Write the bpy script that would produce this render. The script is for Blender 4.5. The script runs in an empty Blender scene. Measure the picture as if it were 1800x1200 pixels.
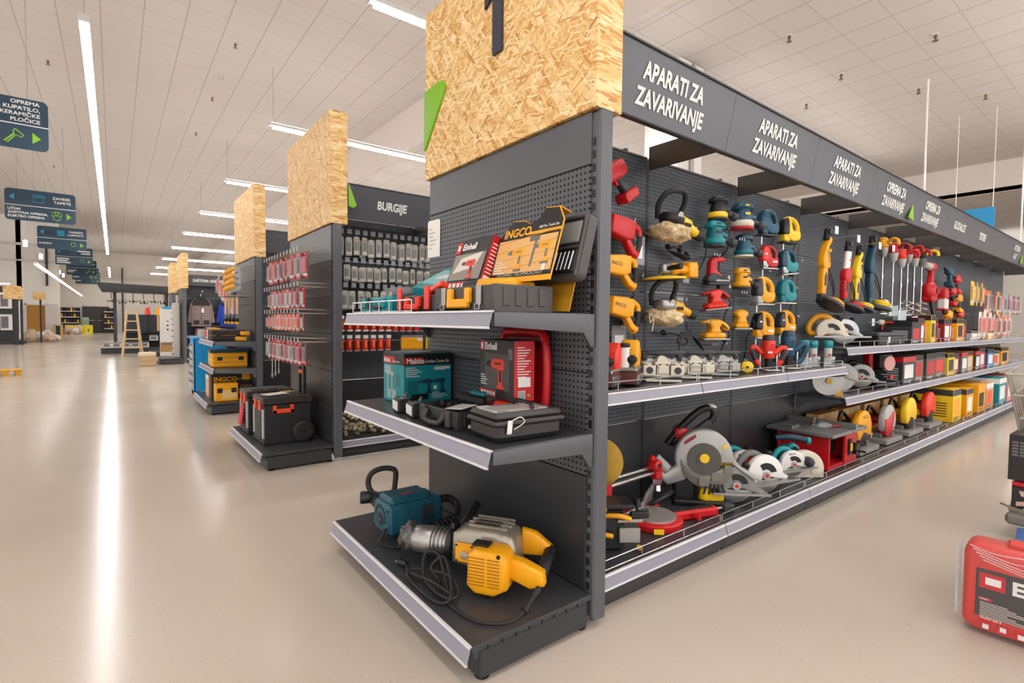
import bpy, math, random
from math import sin, cos, pi, radians as rad
from mathutils import Vector as V, Matrix as MX, Euler
random.seed(7)
SC = bpy.context.scene
COL = SC.collection

# ------------------------------------------------------------------ camera, world, exposure
CAM = V((-1.4798, -1.3863, 1.22))
cd = bpy.data.cameras.new('camera'); cam = bpy.data.objects.new('camera', cd); COL.objects.link(cam)
cd.sensor_width = 36.0; cd.lens = 908.0 / 1800 * 36; cd.clip_start = .05; cd.clip_end = 300
def cam_axes(yaw, pitch, roll):
    f = V((cos(yaw)*cos(pitch), sin(yaw)*cos(pitch), sin(pitch)))
    r = V((sin(yaw), -cos(yaw), 0)); d = f.cross(r)
    return cos(roll)*r + sin(roll)*d, -sin(roll)*r + cos(roll)*d, f
_r, _d, _f = cam_axes(rad(52.397), rad(-2.1791), rad(-.5671))
cam.matrix_world = MX(((_r.x, -_d.x, -_f.x, CAM.x), (_r.y, -_d.y, -_f.y, CAM.y), (_r.z, -_d.z, -_f.z, CAM.z), (0, 0, 0, 1)))
SC.camera = cam
w = bpy.data.worlds.new('world'); SC.world = w; w.use_nodes = True
w.node_tree.nodes['Background'].inputs[0].default_value = (.97, .98, 1, 1)
w.node_tree.nodes['Background'].inputs[1].default_value = .75
vs = SC.view_settings
vs.view_transform = 'Standard'; vs.look = 'None'; vs.gamma = 1; vs.use_curve_mapping = False
vs.exposure = 1.42
LAMP = 17.0          # radiance of the strip lamps' diffusers

# ------------------------------------------------------------------ materials
def lin(h):
    if not isinstance(h, str): return (*h, 1)
    c = [int(h[i:i+2], 16) / 255 for i in (0, 2, 4)]
    return (*[x/12.92 if x <= .04045 else ((x+.055)/1.055)**2.4 for x in c], 1)
class NT:
    def __init__(s, name):
        s.m = bpy.data.materials.new(name); s.m.use_nodes = True; s.t = s.m.node_tree; s.b = s.t.nodes['Principled BSDF']
    def n(s, kind, _in=None, **kw):
        o = s.t.nodes.new('ShaderNode' + kind)
        for k, v in kw.items(): setattr(o, k, v)
        for k, v in (_in or {}).items():
            if hasattr(v, 'links') or isinstance(v, bpy.types.NodeSocket): s.t.links.new(v, o.inputs[k])
            else: o.inputs[k].default_value = v
        return o
    def l(s, a, b): s.t.links.new(a, b)
    def ramp(s, f, *stops, interp='LINEAR'):
        r = s.n('ValToRGB', {0: f}); r.color_ramp.interpolation = interp; e = r.color_ramp.elements
        while len(e) < len(stops): e.new(.5)
        for x, (p, c) in zip(e, stops): x.position = p; x.color = lin(c) if isinstance(c, str) else (c, c, c, 1)
        return r.outputs[0]
    def mix(s, f, a, b, mode='MIX'):
        o = s.n('Mix', data_type='RGBA', blend_type=mode)
        for i, v in ((0, f), (6, a), (7, b)):
            if isinstance(v, bpy.types.NodeSocket): s.l(v, o.inputs[i])
            else: o.inputs[i].default_value = lin(v) if isinstance(v, str) else v
        return o.outputs[2]
    def math(s, op, a, b=0.0, c=None):
        o = s.n('Math', operation=op)
        for i, v in ((0, a), (1, b), (2, c)):
            if v is None: continue
            if isinstance(v, bpy.types.NodeSocket): s.l(v, o.inputs[i])
            else: o.inputs[i].default_value = v
        return o.outputs[0]
_mats = {}
def M(col, rough=.45, metal=0., var=.06, coat=0., alpha=None, bump=0., emit=0.):
    key = (col, rough, metal, var, coat, alpha, bump, emit)
    if key in _mats: return _mats[key]
    t = NT('surface_' + str(len(_mats))); b = t.b
    b.inputs['Roughness'].default_value = rough; b.inputs['Metallic'].default_value = metal
    b.inputs['Coat Weight'].default_value = coat
    co = t.n('TexCoord').outputs['Object']
    nz = t.n('TexNoise', {'Vector': co, 'Scale': 38., 'Detail': 3.}).outputs[0]
    c = lin(col)
    dk = tuple(x*(1-var) for x in c[:3]) + (1,); br = tuple(min(1, x*(1+var)) for x in c[:3]) + (1,)
    t.l(t.mix(nz, dk, br), b.inputs['Base Color'])
    t.l(t.math('MULTIPLY_ADD', nz, .3*rough, .85*rough), b.inputs['Roughness'])
    if bump:
        bp = t.n('Bump', {'Strength': bump, 'Distance': .002, 'Height': t.n('TexNoise', {'Vector': co, 'Scale': 420., 'Detail': 1.}).outputs[0]})
        t.l(bp.outputs[0], b.inputs['Normal'])
    if alpha is not None:
        b.inputs['Alpha'].default_value = alpha
    if emit:
        b.inputs['Emission Color'].default_value = lin(col); b.inputs['Emission Strength'].default_value = emit
    _mats[key] = t.m
    return t.m
STEEL = M('55565a', .36, 0, .03); SHELFM = M('3b3c3f', .34, 0, .03); BACKP_SHADE = M('2d2e31', .38, 0, .04)             # anthracite powder-coated shelving, lowest back panels darkened to paint in their shade
STEELD = M('333437', .4, 0, .03)
RAIL = M('918f9b', .35, 0, .02)           # price rail with its clear cover
RAILW = M('d6d2d2', .35)
TICKET = M('eceae6', .6)
CHROME = M('c9c9c7', .22, .95, .03); STEELB = M('a8a6a2', .35, .85); GALV = M('b9b6b0', .42, .7)
BLACK = M('161617', .45); RUB = M('1e1d1d', .62, bump=.1); DGREY = M('35353a', .5); GREY = M('6f6e6d', .5)
LGREY = M('b4b1ac', .5); WHITE = M('e9e6e0', .5); CREAM = M('d9d0bd', .5)
YEL = M('f2a60c', .42); YELB = M('f6c81a', .42); ORG = M('ef5a17', .42)
RED = M('c8141c', .4); REDO = M('e8361f', .4); DRED = M('8e1219', .45)
TEAL = M('12888f', .42); TEALD = M('0d6a74', .42); BLUE = M('1c4f66', .45); BLUED = M('123c50', .45)
NAVY = M('123a63', .5); CYAN = M('1c93c9', .5); GREEN = M('7cb518', .45)
SIGN = M('1f3a4d', .5); INK = M('e9e6df', .6); DARKINK = M('1a1a1a', .6)
KRAFT = M('c9a36b', .7); WOODL = M('d9ae72', .6)
CLEAR = M('e8ecee', .12, 0, .02, .0, .2); CLEARD = M('d4d7da', .15, 0, .02, .0, .22)
WOOL = None

# ------------------------------------------------------------------ mesh building
def catmull(P, n=6, closed=False):
    P = [V(p) for p in P]; N = len(P); out = []
    for i in range(N if closed else N-1):
        if closed: a, b, c, d = P[i-1], P[i], P[(i+1) % N], P[(i+2) % N]
        else: a, b, c, d = P[max(i-1, 0)], P[i], P[i+1], P[min(i+2, N-1)]
        for k in range(n):
            t = k/n
            out.append(.5*((2*b) + (c-a)*t + (2*a-5*b+4*c-d)*t*t + (3*b-a-3*c+d)*t**3))
    if not closed: out.append(P[-1])
    return out
def frame(d):
    d = V(d).normalized(); u = d.cross(V((0, 0, 1)))
    if u.length < 1e-4: u = d.cross(V((0, 1, 0)))
    u.normalize(); return u, d.cross(u).normalized()
_glyphs = {}
def glyphs(s, bold):
    k = (s, bold)
    if k not in _glyphs:
        cu = bpy.data.curves.new('text', 'FONT'); cu.body = s; cu.size = 1; cu.offset = bold; cu.resolution_u = 3
        ob = bpy.data.objects.new('text', cu)
        me = ob.to_mesh(); vv = [tuple(v.co) for v in me.vertices]; ff = [tuple(p.vertices) for p in me.polygons]
        ob.to_mesh_clear(); bpy.data.objects.remove(ob); bpy.data.curves.remove(cu)
        _glyphs[k] = (vv, ff)
    return _glyphs[k]
class MB:
    def __init__(s): s.v = []; s.f = []; s.mi = []; s.k = 0; s.T = MX.Identity(4)
    def add(s, vs_, fs):
        o = len(s.v); s.v += [s.T @ V(p) for p in vs_]
        s.f += [tuple(i+o for i in f) for f in fs]; s.mi += [s.k]*len(fs)
    def box(s, x, y, z, sx, sy, sz, b=0.):
        hx, hy, hz = sx/2, sy/2, sz/2
        b = min(b, hx*.9, hy*.9, hz*.9)
        if b <= 0:
            s.add([(x+a*hx, y+c*hy, z+d*hz) for a in (-1, 1) for c in (-1, 1) for d in (-1, 1)],
                  [(0, 1, 3, 2), (4, 6, 7, 5), (0, 4, 5, 1), (2, 3, 7, 6), (0, 2, 6, 4), (1, 5, 7, 3)]); return
        vv = []; ix = {}
        for a in (-1, 1):
            for c in (-1, 1):
                for d in (-1, 1):
                    for ax in range(3):
                        e = [hx-b, hy-b, hz-b]; e[ax] += b
                        ix[a, c, d, ax] = len(vv); vv.append((x+a*e[0], y+c*e[1], z+d*e[2]))
        ff = []
        for g in (-1, 1):
            ff += [[ix[g, p, q, 0] for p, q in ((-1, -1), (1, -1), (1, 1), (-1, 1))][::g],
                   [ix[p, g, q, 1] for p, q in ((-1, -1), (-1, 1), (1, 1), (1, -1))][::g],
                   [ix[p, q, g, 2] for p, q in ((-1, -1), (1, -1), (1, 1), (-1, 1))][::g]]
        for p in (-1, 1):
            for q in (-1, 1):
                g = p*q
                ff += [[ix[-1, p, q, 1], ix[1, p, q, 1], ix[1, p, q, 2], ix[-1, p, q, 2]][::g],
                       [ix[p, -1, q, 2], ix[p, 1, q, 2], ix[p, 1, q, 0], ix[p, -1, q, 0]][::g],
                       [ix[p, q, -1, 0], ix[p, q, 1, 0], ix[p, q, 1, 1], ix[p, q, -1, 1]][::g]]
                for d in (-1, 1):
                    ff.append([ix[p, q, d, 0], ix[p, q, d, 1], ix[p, q, d, 2]][::p*q*d])
        s.add(vv, ff)
    def lathe(s, prof, o, d, n=20, start=0., arc=2*pi):
        o = V(o); u, w_ = frame(d); d = V(d).normalized(); full = arc > 6.28; m = n if full else n+1
        vv = [o + d*h + (u*cos(start+arc*j/n) + w_*sin(start+arc*j/n))*max(r, 1e-5) for r, h in prof for j in range(m)]
        ff = []
        for i in range(len(prof)-1):
            for j in range(n):
                a, b = i*m+j, i*m+(j+1) % m
                ff.append((a, a+m, b+m, b))
        if full:
            if prof[0][0] > 1e-4: ff.append(tuple(range(m)))
            if prof[-1][0] > 1e-4: ff.append(tuple(reversed(range((len(prof)-1)*m, len(prof)*m))))
        s.add(vv, ff)
    def cyl(s, p, q, r, r1=None, n=16, b=0.):
        p, q = V(p), V(q); L = (q-p).length; r1 = r if r1 is None else r1
        b = min(b, r*.6, L*.4)
        pr = [(r-b, 0), (r, b), (r1, L-b), (r1-b, L)] if b else [(r, 0), (r1, L)]
        s.lathe(pr, p, q-p, n)
    def tube(s, P, r, n=8, sm=5, closed=False):
        P = catmull(P, sm, closed) if sm > 1 else [V(p) for p in P]; N = len(P); vv = []
        u = None
        for i, p in enumerate(P):
            t = (P[(i+1) % N]-P[i-1]) if closed else (P[min(i+1, N-1)]-P[max(i-1, 0)])
            t.normalize()
            if u is None: u = frame(t)[0]
            u = (u - t*u.dot(t)).normalized(); w_ = t.cross(u)
            vv += [p + (u*cos(2*pi*j/n) + w_*sin(2*pi*j/n))*r for j in range(n)]
        ff = []
        for i in range(N if closed else N-1):
            for j in range(n):
                a = i*n+j; b = i*n+(j+1) % n; c = ((i+1) % N)*n+j; d = ((i+1) % N)*n+(j+1) % n
                ff.append((a, b, d, c))
        if not closed: ff += [tuple(reversed(range(n))), tuple(range((N-1)*n, N*n))]
        s.add(vv, ff)
    def prism(s, P, y0, y1, b=0., sm=0):
        P = [V((p[0], 0, p[1])) for p in P]
        if sm: P = catmull(P, sm, True)
        n = len(P)
        ar = sum(P[i-1].x*P[i].z - P[i].x*P[i-1].z for i in range(n))
        if ar < 0: P.reverse()
        def inset(b):
            if b <= 0: return P
            out = []
            for i in range(n):
                a, c, e = P[i-1], P[i], P[(i+1) % n]
                t1 = (c-a).normalized(); t2 = (e-c).normalized()
                n1 = V((-t1.z, 0, t1.x)); n2 = V((-t2.z, 0, t2.x)); m = n1+n2
                m = m/max(m.dot(n1), .5) if m.length > 1e-6 else n1
                out.append(c + m*b)
            return out
        rings = [(P, y0), (P, y1)] if b <= 0 else [(inset(b), y0), (inset(b*.3), y0+b*.3), (P, y0+b), (P, y1-b), (inset(b*.3), y1-b*.3), (inset(b), y1)]
        vv = [(p.x, y, p.z) for R_, y in rings for p in R_]
        ff = [tuple(range(n)), tuple(reversed(range((len(rings)-1)*n, len(rings)*n)))]
        for i in range(len(rings)-1):
            for j in range(n):
                k = (j+1) % n
                ff.append((i*n+j, (i+1)*n+j, (i+1)*n+k, i*n+k))
        s.add(vv, ff)
    def ball(s, x, y, z, rx, ry=None, rz=None, n=16, m=10):
        ry = rx if ry is None else ry; rz = rx if rz is None else rz
        T0 = s.T.copy(); s.T = s.T @ MX.Translation((x, y, z)) @ MX.Diagonal((rx, ry, rz, 1))
        s.lathe([(sin(pi*i/m), -cos(pi*i/m)) for i in range(m+1)], (0, 0, 0), (0, 0, 1), n); s.T = T0
    def quad(s, o, u, v): o, u, v = V(o), V(u), V(v); s.add([o, o+u, o+u+v, o+v], [(0, 1, 2, 3)])
    def text(s, t, size, o, u=(1, 0, 0), v=(0, 0, 1), al='l', bold=.012, xs=1.):
        vv, ff = glyphs(t, bold); o, u, v = V(o), V(u).normalized(), V(v).normalized()
        if not vv: return
        xa = min(p[0] for p in vv); xb = max(p[0] for p in vv)
        sh = {'l': xa, 'r': xb, 'c': (xa+xb)/2}[al]
        s.add([o + u*((p[0]-sh)*size*xs) + v*(p[1]*size) for p in vv], ff)
def run(mb, ops):
    for op in ops:
        k, a = op[0], op[1:]
        kw = a[-1] if a and isinstance(a[-1], dict) else {}
        if kw: a = a[:-1]
        if k == 'M': mb.k = a[0]
        elif k == 'T': mb.T = MX.Translation(a[0]) @ Euler([rad(x) for x in a[1]]).to_matrix().to_4x4() @ (MX.Scale(a[2], 4) if len(a) > 2 else MX.Identity(4)) if a else MX.Identity(4)
        else: {'b': mb.box, 'c': mb.cyl, 't': mb.tube, 'p': mb.prism, 's': mb.ball, 'l': mb.lathe, 'q': mb.quad, 'x': mb.text}[k](*a, **kw)
def K(root, name, mats, *ops, label=None, kind=None, ang=50, flat=False):
    """one mesh part of root, from a list of shapes"""
    mb = MB(); run(mb, ops)
    me = bpy.data.meshes.new(name); me.from_pydata([tuple(p) for p in mb.v], [], mb.f); 
    for m in (mats if isinstance(mats, (list, tuple)) else [mats]): me.materials.append(m)
    me.polygons.foreach_set('material_index', mb.mi)
    if not flat:
        me.polygons.foreach_set('use_smooth', [True]*len(me.polygons)); me.set_sharp_from_angle(angle=rad(ang))
    me.update()
    o = bpy.data.objects.new(name, me); COL.objects.link(o)
    if root is not None: o.parent = root
    if label: o['label'] = label
    if kind: o['kind'] = kind
    return o
def KW(t, name, mats, *ops, **kw):
    """a part laid out in world coordinates, kept in place under its thing"""
    o = K(None, name, mats, *ops, **kw); o.parent = t
    o.matrix_parent_inverse = MX.LocRotScale(t.location, t.rotation_euler, t.scale).inverted()
    return o
def tag(o, label, cat, group=None, kind=None):
    o['label'] = label; o['category'] = cat
    if group: o['group'] = group
    if kind: o['kind'] = kind
    return o
def thing(name, label, cat, loc=(0, 0, 0), rot=0, group=None, sc=1.):
    o = bpy.data.objects.new(name, None); COL.objects.link(o); o.empty_display_size = .05
    o.location = loc; o.rotation_euler = tuple(rad(x) for x in rot) if isinstance(rot, (tuple, list)) else (0, 0, rad(rot))
    o.scale = (sc, sc, sc) if not isinstance(sc, (tuple, list)) else sc
    return tag(o, label, cat, group)
def dup(root, loc, rot=None, label=None, group=None, sc=None):
    def cp(o, par):
        c = o.copy(); COL.objects.link(c)
        if par is not None: c.parent = par
        for ch in list(o.children): cp(ch, c)
        return c
    r = cp(root, None); r.location = loc
    if rot is not None: r.rotation_euler = tuple(rad(x) for x in rot) if isinstance(rot, (tuple, list)) else (0, 0, rad(rot))
    if label: r['label'] = label
    if group: r['group'] = group
    if sc: r.scale = (sc, sc, sc) if not isinstance(sc, (tuple, list)) else sc
    return r
def struct(name, mats, *ops, **kw): return K(None, name, mats, *ops, kind='structure', **kw)
ORD = ['first', 'second', 'third', 'fourth', 'fifth', 'sixth', 'seventh', 'eighth', 'ninth', 'tenth', 'eleventh', 'twelfth', 'thirteenth', 'fourteenth', 'fifteenth', 'sixteenth', 'seventeenth', 'eighteenth', 'nineteenth', 'twentieth']
# ------------------------------------------------------------------ setting
def floor_mat():
    t = NT('polished_floor'); b = t.b; co = t.n('TexCoord').outputs['Object']
    big = t.n('TexNoise', {'Vector': co, 'Scale': .55, 'Detail': 4.}).outputs[0]
    base = t.ramp(big, (.3, 'c0b3a4'), (.7, 'cabeb0'))
    sp = t.n('TexNoise', {'Vector': co, 'Scale': 130., 'Detail': 1.}).outputs[0]
    base = t.mix(t.ramp(sp, (.68, 0.), (.76, .55)), base, '857b70')
    sp2 = t.n('TexNoise', {'Vector': co, 'Scale': 75., 'Detail': 1.}).outputs[0]
    base = t.mix(t.ramp(sp2, (.66, 0.), (.74, .35)), base, 'd6cdc3')
    sx = t.n('SeparateXYZ', {0: co})
    jx = t.math('ABSOLUTE', t.math('SUBTRACT', t.math('MODULO', t.math('ADD', sx.outputs[0], 300.185), 6.), 0.))
    jy = t.math('ABSOLUTE', t.math('SUBTRACT', t.math('MODULO', t.math('ADD', sx.outputs[1], 301.1), 6.), 0.))
    j = t.math('LESS_THAN', t.math('MINIMUM', jx, jy), .006)
    base = t.mix(t.math('MULTIPLY', j, .55), base, 'cdb896')
    t.l(base, b.inputs['Base Color'])
    t.l(t.math('MULTIPLY_ADD', t.n('TexNoise', {'Vector': co, 'Scale': 2.2, 'Detail': 5.}).outputs[0], .08, .135), b.inputs['Roughness'])
    b.inputs['Specular IOR Level'].default_value = .23
    bp = t.n('Bump', {'Strength': .05, 'Distance': .01, 'Height': t.n('TexNoise', {'Vector': co, 'Scale': 1.6, 'Detail': 3.}).outputs[0]})
    t.l(bp.outputs[0], b.inputs['Normal'])
    return t.m
def tile_mat(px, py):
    t = NT('ceiling_tiles'); b = t.b; co = t.n('TexCoord').outputs['Object']; sx = t.n('SeparateXYZ', {0: co})
    a = t.math('LESS_THAN', t.math('MODULO', t.math('ADD', sx.outputs[0], 60-px), .6), .022)
    c = t.math('LESS_THAN', t.math('MODULO', t.math('ADD', sx.outputs[1], 60-py), .6), .014)
    g = t.math('MAXIMUM', a, t.math('MULTIPLY', c, .7))
    nz = t.n('TexNoise', {'Vector': co, 'Scale': .9, 'Detail': 2.}).outputs[0]
    cell = t.n('TexWhiteNoise', {'Vector': t.n('VectorMath', {0: t.n('VectorMath', {0: co, 1: (60-px, 60-py, 0)}, operation='ADD').outputs[0], 1: (.6, .6, 9)}, operation='SNAP').outputs[0]}, noise_dimensions='3D').outputs[0]
    base = t.mix(nz, 'cdc6c0', 'cac3be'); base = t.mix(t.math('MULTIPLY', cell, .12), base, 'bdb2a8')
    t.l(t.mix(t.math('MULTIPLY', g, .5), base, '8d8177'), b.inputs['Base Color'])
    b.inputs['Roughness'].default_value = .85
    return t.m
def osb_mat():
    """strand board: layers of long flakes lying at different angles"""
    t = NT('osb_board'); b = t.b; co = t.n('TexCoord').outputs['Object']
    wob = t.n('VectorMath', {0: t.n('TexNoise', {'Vector': co, 'Scale': 9., 'Detail': 2.}).outputs[1], 'Scale': .03}, operation='SCALE').outputs[0]
    p = t.n('VectorMath', {0: co, 1: wob}, operation='ADD').outputs[0]
    base = t.ramp(t.n('TexNoise', {'Vector': co, 'Scale': 30., 'Detail': 4.}).outputs[0], (.3, 'c98f4c'), (.5, 'dcae6c'), (.7, 'e6c086')); hgt = None
    for ang, ln, wd, seed, cut in ((.2, 9, 62, 1.3, .35), (1.25, 11, 80, 4.1, .45), (-.75, 8, 55, 7.7, .5), (.65, 12, 95, 11.9, .5), (2.2, 10, 70, 15.2, .55), (-.15, 13, 120, 19.4, .6)):
        q = t.n('VectorRotate', {'Vector': p, 'Angle': ang, 'Axis': (1., 0, 0)}, rotation_type='AXIS_ANGLE').outputs[0]
        q = t.n('VectorMath', {0: t.n('VectorMath', {0: q, 1: (14, ln, wd)}, operation='MULTIPLY').outputs[0], 1: (seed, seed*.6, seed*.3)}, operation='ADD').outputs[0]
        v = t.n('TexVoronoi', {'Vector': q, 'Scale': 1.}); sc = t.n('SeparateColor', {0: v.outputs['Color']})
        grain = t.n('TexNoise', {'Vector': t.n('VectorMath', {0: q, 1: (1, .5, 3.)}, operation='MULTIPLY').outputs[0], 'Scale': 1.6, 'Detail': 3.}).outputs[0]
        tone = t.math('ADD', t.math('MULTIPLY', sc.outputs[1], .75), t.math('MULTIPLY', grain, .3))
        col = t.ramp(tone, (.08, 'a5692f'), (.2, 'c98d48'), (.4, 'e0b36d'), (.65, 'eac78b'), (.95, 'f3deb2'))
        on = t.math('GREATER_THAN', t.math('SUBTRACT', sc.outputs[0], t.math('MULTIPLY', v.outputs['Distance'], .28)), cut)
        base = t.mix(on, base, col)
        hgt = on if hgt is None else t.math('ADD', hgt, on)
    t.l(base, b.inputs['Base Color']); b.inputs['Roughness'].default_value = .6
    bp = t.n('Bump', {'Strength': .2, 'Distance': .0015, 'Height': hgt}); t.l(bp.outputs[0], b.inputs['Normal'])
    return t.m
def perf_mat(ax, step=.025, hole=.0048, col='4b4c51'):
    """steel sheet with a punched grid of holes; ax = the sheet's horizontal axis"""
    t = NT('perforated_steel'); b = t.b; co = t.n('TexCoord').outputs['Object']; sx = t.n('SeparateXYZ', {0: co})
    def fr(o): return t.math('SUBTRACT', t.math('MODULO', t.math('ADD', o, 50.), step), step/2)
    u, v = fr(sx.outputs[ax]), fr(sx.outputs[2])
    d = t.math('SQRT', t.math('ADD', t.math('MULTIPLY', u, u), t.math('MULTIPLY', v, v)))
    h = t.math('LESS_THAN', d, hole)
    t.l(t.mix(h, lin(col), '0c0c0d'), b.inputs['Base Color'])
    t.l(t.math('MULTIPLY_ADD', h, .5, .4), b.inputs['Roughness'])
    return t.m
FLOOR = floor_mat(); OSB = osb_mat(); PERFX = perf_mat(0, .022, .0048, '464a50'); PERFY = perf_mat(1, .0235, .0052, '515256')
WALLM = M('dcd4ca', .8, 0, .03); WALLW = M('e6e0d8', .75, 0, .03); BULK = M('d3c9c1', .8, 0, .02)

struct('floor', FLOOR, ('b', 2, 20, -.05, 58, 66, .1))
struct('ceiling', tile_mat(-1.0, 9.68), ('b', -11.25, 21, 6.57, 31.5, 66, .1))
struct('ceiling_low', tile_mat(5.16, 2.379), ('b', 10.45, 21, 5.48, 11.9, 66, .1))
struct('ceiling_right', tile_mat(5.16, 2.379), ('b', 23.7, 21, 4.70, 14.6, 66, .1))
struct('trim_1', BULK, ('b', 4.45, 21, 6.0, .1, 66, 1.06))
struct('trim_2', BULK, ('b', 16.45, 21, 5.04, .1, 66, .8))
struct('wall_back', WALLM, ('b', 12, 52.1, 3.3, 36, .2, 6.6))
struct('wall_left', WALLW, ('b', -15.4, 36.1, 3.3, 23.2, .2, 6.6), ('b', -5.4, 44, 3.3, .2, 16, 6.6))
struct('wall_right', WALLM, ('b', 30.9, 21, 3., .2, 66, 6))
struct('trim_3', M('ded8d0', .7), ('b', 6.0, 3.95, 2.715, .66, .66, 5.43))             # the white column behind the aisle
K(None, 'trim_4', M('a7a29c', .5), ('c', (6.0, 3.58, 0), (6.0, 3.58, 5.4), .035), kind='structure')
struct('trim_5', M('cfc6be', .7), ('b', -9.0, 35.92, 5.05, 10., .1, .12), ('b', -9, 35.92, 4.2, 10, .1, .08))
# the black double fire door in the back wall, the brown door in the left wall
d1 = struct('door_1', [M('3b3633', .5), M('1c1a19', .5)], ('b', -3.05, 51.97, 1.06, .84, .06, 2.12), ('b', -2.19, 51.97, 1.06, .84, .06, 2.12), ('M', 1), ('b', -2.62, 51.95, 1.06, .02, .06, 2.12))
for x in (-3.05, -2.19): K(d1, 'push_bar', M('b9b6b0', .4), ('c', (x-.34, 51.88, 1.0), (x+.34, 51.88, 1.0), .03), ('b', x-.3, 51.92, 1.0, .05, .08, .08), ('b', x+.3, 51.92, 1.0, .05, .08, .08))
d2 = struct('door_2', [M('b07a26', .55), M('ded8d0', .6)], ('b', -4.75, 35.97, .93, .78, .06, 1.86), ('M', 1), ('b', -5.17, 35.96, .98, .06, .1, 1.96), ('b', -4.33, 35.96, .98, .06, .1, 1.96), ('b', -4.75, 35.96, 1.9, .9, .1, .08))
K(d2, 'door_handle', STEELB, ('c', (-4.43, 35.9, .95), (-4.55, 35.9, .95), .015), ('c', (-4.43, 35.95, .95), (-4.43, 35.89, .95), .012))

# ------------------------------------------------------------------ strip lamps
DIFF = M('fdfbfa', .5, 0, 0, emit=LAMP); HOUS = M('cfccc8', .5); DIFFD = M('fffaf6', .5, 0, .01, emit=2.2); UPFILL = M('fdfbf9', .5, 0, 0, emit=LAMP*.22)
def strip_lamp(p, q, label, wires=True, ztop=6.5, wd=.075, group='linear lamps', dif=None):
    p, q = V(p), V(q); d = (q-p).normalized(); L = (q-p).length
    ang = math.degrees(math.atan2(d.y, d.x))
    t = thing('ceiling_lamp', label, 'lamp', p, ang, group)
    K(t, 'housing', HOUS, ('b', L/2, 0, .055, L, wd+.01, .05, .004), ('b', .0, 0, .045, .03, wd+.014, .075, .004))
    K(t, 'diffuser', dif or DIFF, ('b', L/2+.03, 0, .012, L-.08, wd, .036, .006))
    dif or K(t, 'added_uplight', UPFILL, ('b', L/2, 0, .083, L-.1, wd*.8, .004))  # upward glow added to the fixtures to brighten the ceiling
    if wires:
        for s in (.08, L-.1): K(t, "suspension_wire", M("8f8a86", .5), ("c", (s, 0, .08), (s, 0, ztop-p.z), .0035, {'n': 6}))
    return t
strip_lamp((-1.69, 6.0, 4.42), (-1.69, 31.8, 4.42), 'longest linear lamp running down the left aisle ceiling, nearest its hanging signs', wd=.085)
strip_lamp((-1.69, -12.5, 4.42), (-1.69, .5, 4.42), 'added linear lamp above and behind the viewpoint, brightening the near floor', wd=.085)  # added out of view for more light on the near floor
strip_lamp((-1.69, 40.5, 4.42), (-1.69, 50.5, 4.42), 'short far end linear lamp in line beyond the long aisle lamp', wd=.085)
strip_lamp((-3.4, 20.5, 2.86), (-3.4, 33.4, 2.86), 'low slanting linear lamp left of the hanging signs, nearer piece', dif=DIFFD)
strip_lamp((-3.4, 34.0, 2.86), (-3.4, 50.0, 2.86), 'low slanting linear lamp left of the hanging signs, farther piece', dif=DIFFD)
where = ['added behind the viewpoint, farther, to brighten the near floor', 'behind the viewpoint', 'over the right aisle', 'just left of the big numbered board', 'behind the blank board with hanging red packs', 'behind the narrow board of the third row', 'next beyond the narrow board', 'fifth up the left aisle', 'sixth up the left aisle', 'seventh up the left aisle', 'low over the jacket display', 'farthest, over the back wall']
for i, y in enumerate((-9.9, -5.4, -.74, 3.76, 8.02, 12.45, 17.0, 21.85, 26.9, 32.5, 38.5, 44.4)):  # the farthest row behind the viewpoint is added to light the near floor
    z = 4.42
    strip_lamp((.6, y, z), (14.0, y, z), 'linear lamp across the rows, ' + where[i], ztop=5.43)
strip_lamp((23.5, 2.7, 4.2), (29.5, 2.7, 4.2), 'short linear lamp at the right edge beyond the long header', wires=False)
for i, y in enumerate((-5.4, -.74, 3.76, 12., 20.)):
    strip_lamp((-4.5, y, 4.42), (-14., y, 4.42), 'linear lamp over the hall at left, ' + ['outside the view behind', 'outside the view beside', 'outside the view left', 'nearer of two beyond the signs', 'farther of two beyond the signs'][i])
for i, y in enumerate((24., 26., 28., 30.)):
    strip_lamp((-5.0-.3*(3-i), y, 2.95-.1*i), (-14., y, 2.95-.1*i), 'thin linear lamp at the far left edge, ' + ['topmost', 'second from top', 'third from top', 'lowest'][i] + ' of four', wires=False, wd=.05, dif=DIFFD)
for i, y in enumerate((28.4, 34.3, 38.7, 45.5, 49.)):
    t = thing('pendant_lamp', 'small white pendant lamp left of the hanging signs, %s from the front' % ORD[i], 'lamp', (-4.39 if y < 35.9 else -4.39, y if y < 35 else y, 4.3), 0, 'pendant lamps')
    K(t, 'lamp_shade', DIFFD, ('c', (0, 0, -.12), (0, 0, .14), .07)); K(t, 'suspension_wire', HOUS, ('c', (0, 0, .14), (0, 0, 2.25), .012, {'n': 6}))

# sprinklers, detectors on the ceilings
def sprinkler(x, y, z, label):
    t = thing('sprinkler', label, 'sprinkler', (x, y, z), 0, 'ceiling sprinklers')
    K(t, 'head', M('7d6a50', .4, .6), ('c', (0, 0, 0), (0, 0, -.05), .022), ('c', (0, 0, -.05), (0, 0, -.09), .012), ('c', (0, 0, -.09), (0, 0, -.097), .035))
    K(t, 'rosette', M('d8d2ca', .5), ('c', (0, 0, 0), (0, 0, -.012), .05))
for i, (x, y, z) in enumerate([(7.99, .95, 5.43), (9.04, 3.15, 5.43), (11.1, .95, 5.43), (9.89, 1.63, 5.43), (6.38, 2.27, 5.43), (8.25, 2.27, 5.43)]):
    sprinkler(x, y, z, 'brass sprinkler on the right ceiling, ' + ['brightest one near the top right', 'one just above the third header panel', 'rightmost one', 'one between two others at right', 'nearest the top edge', 'one left of the brightest'][i])
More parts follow.
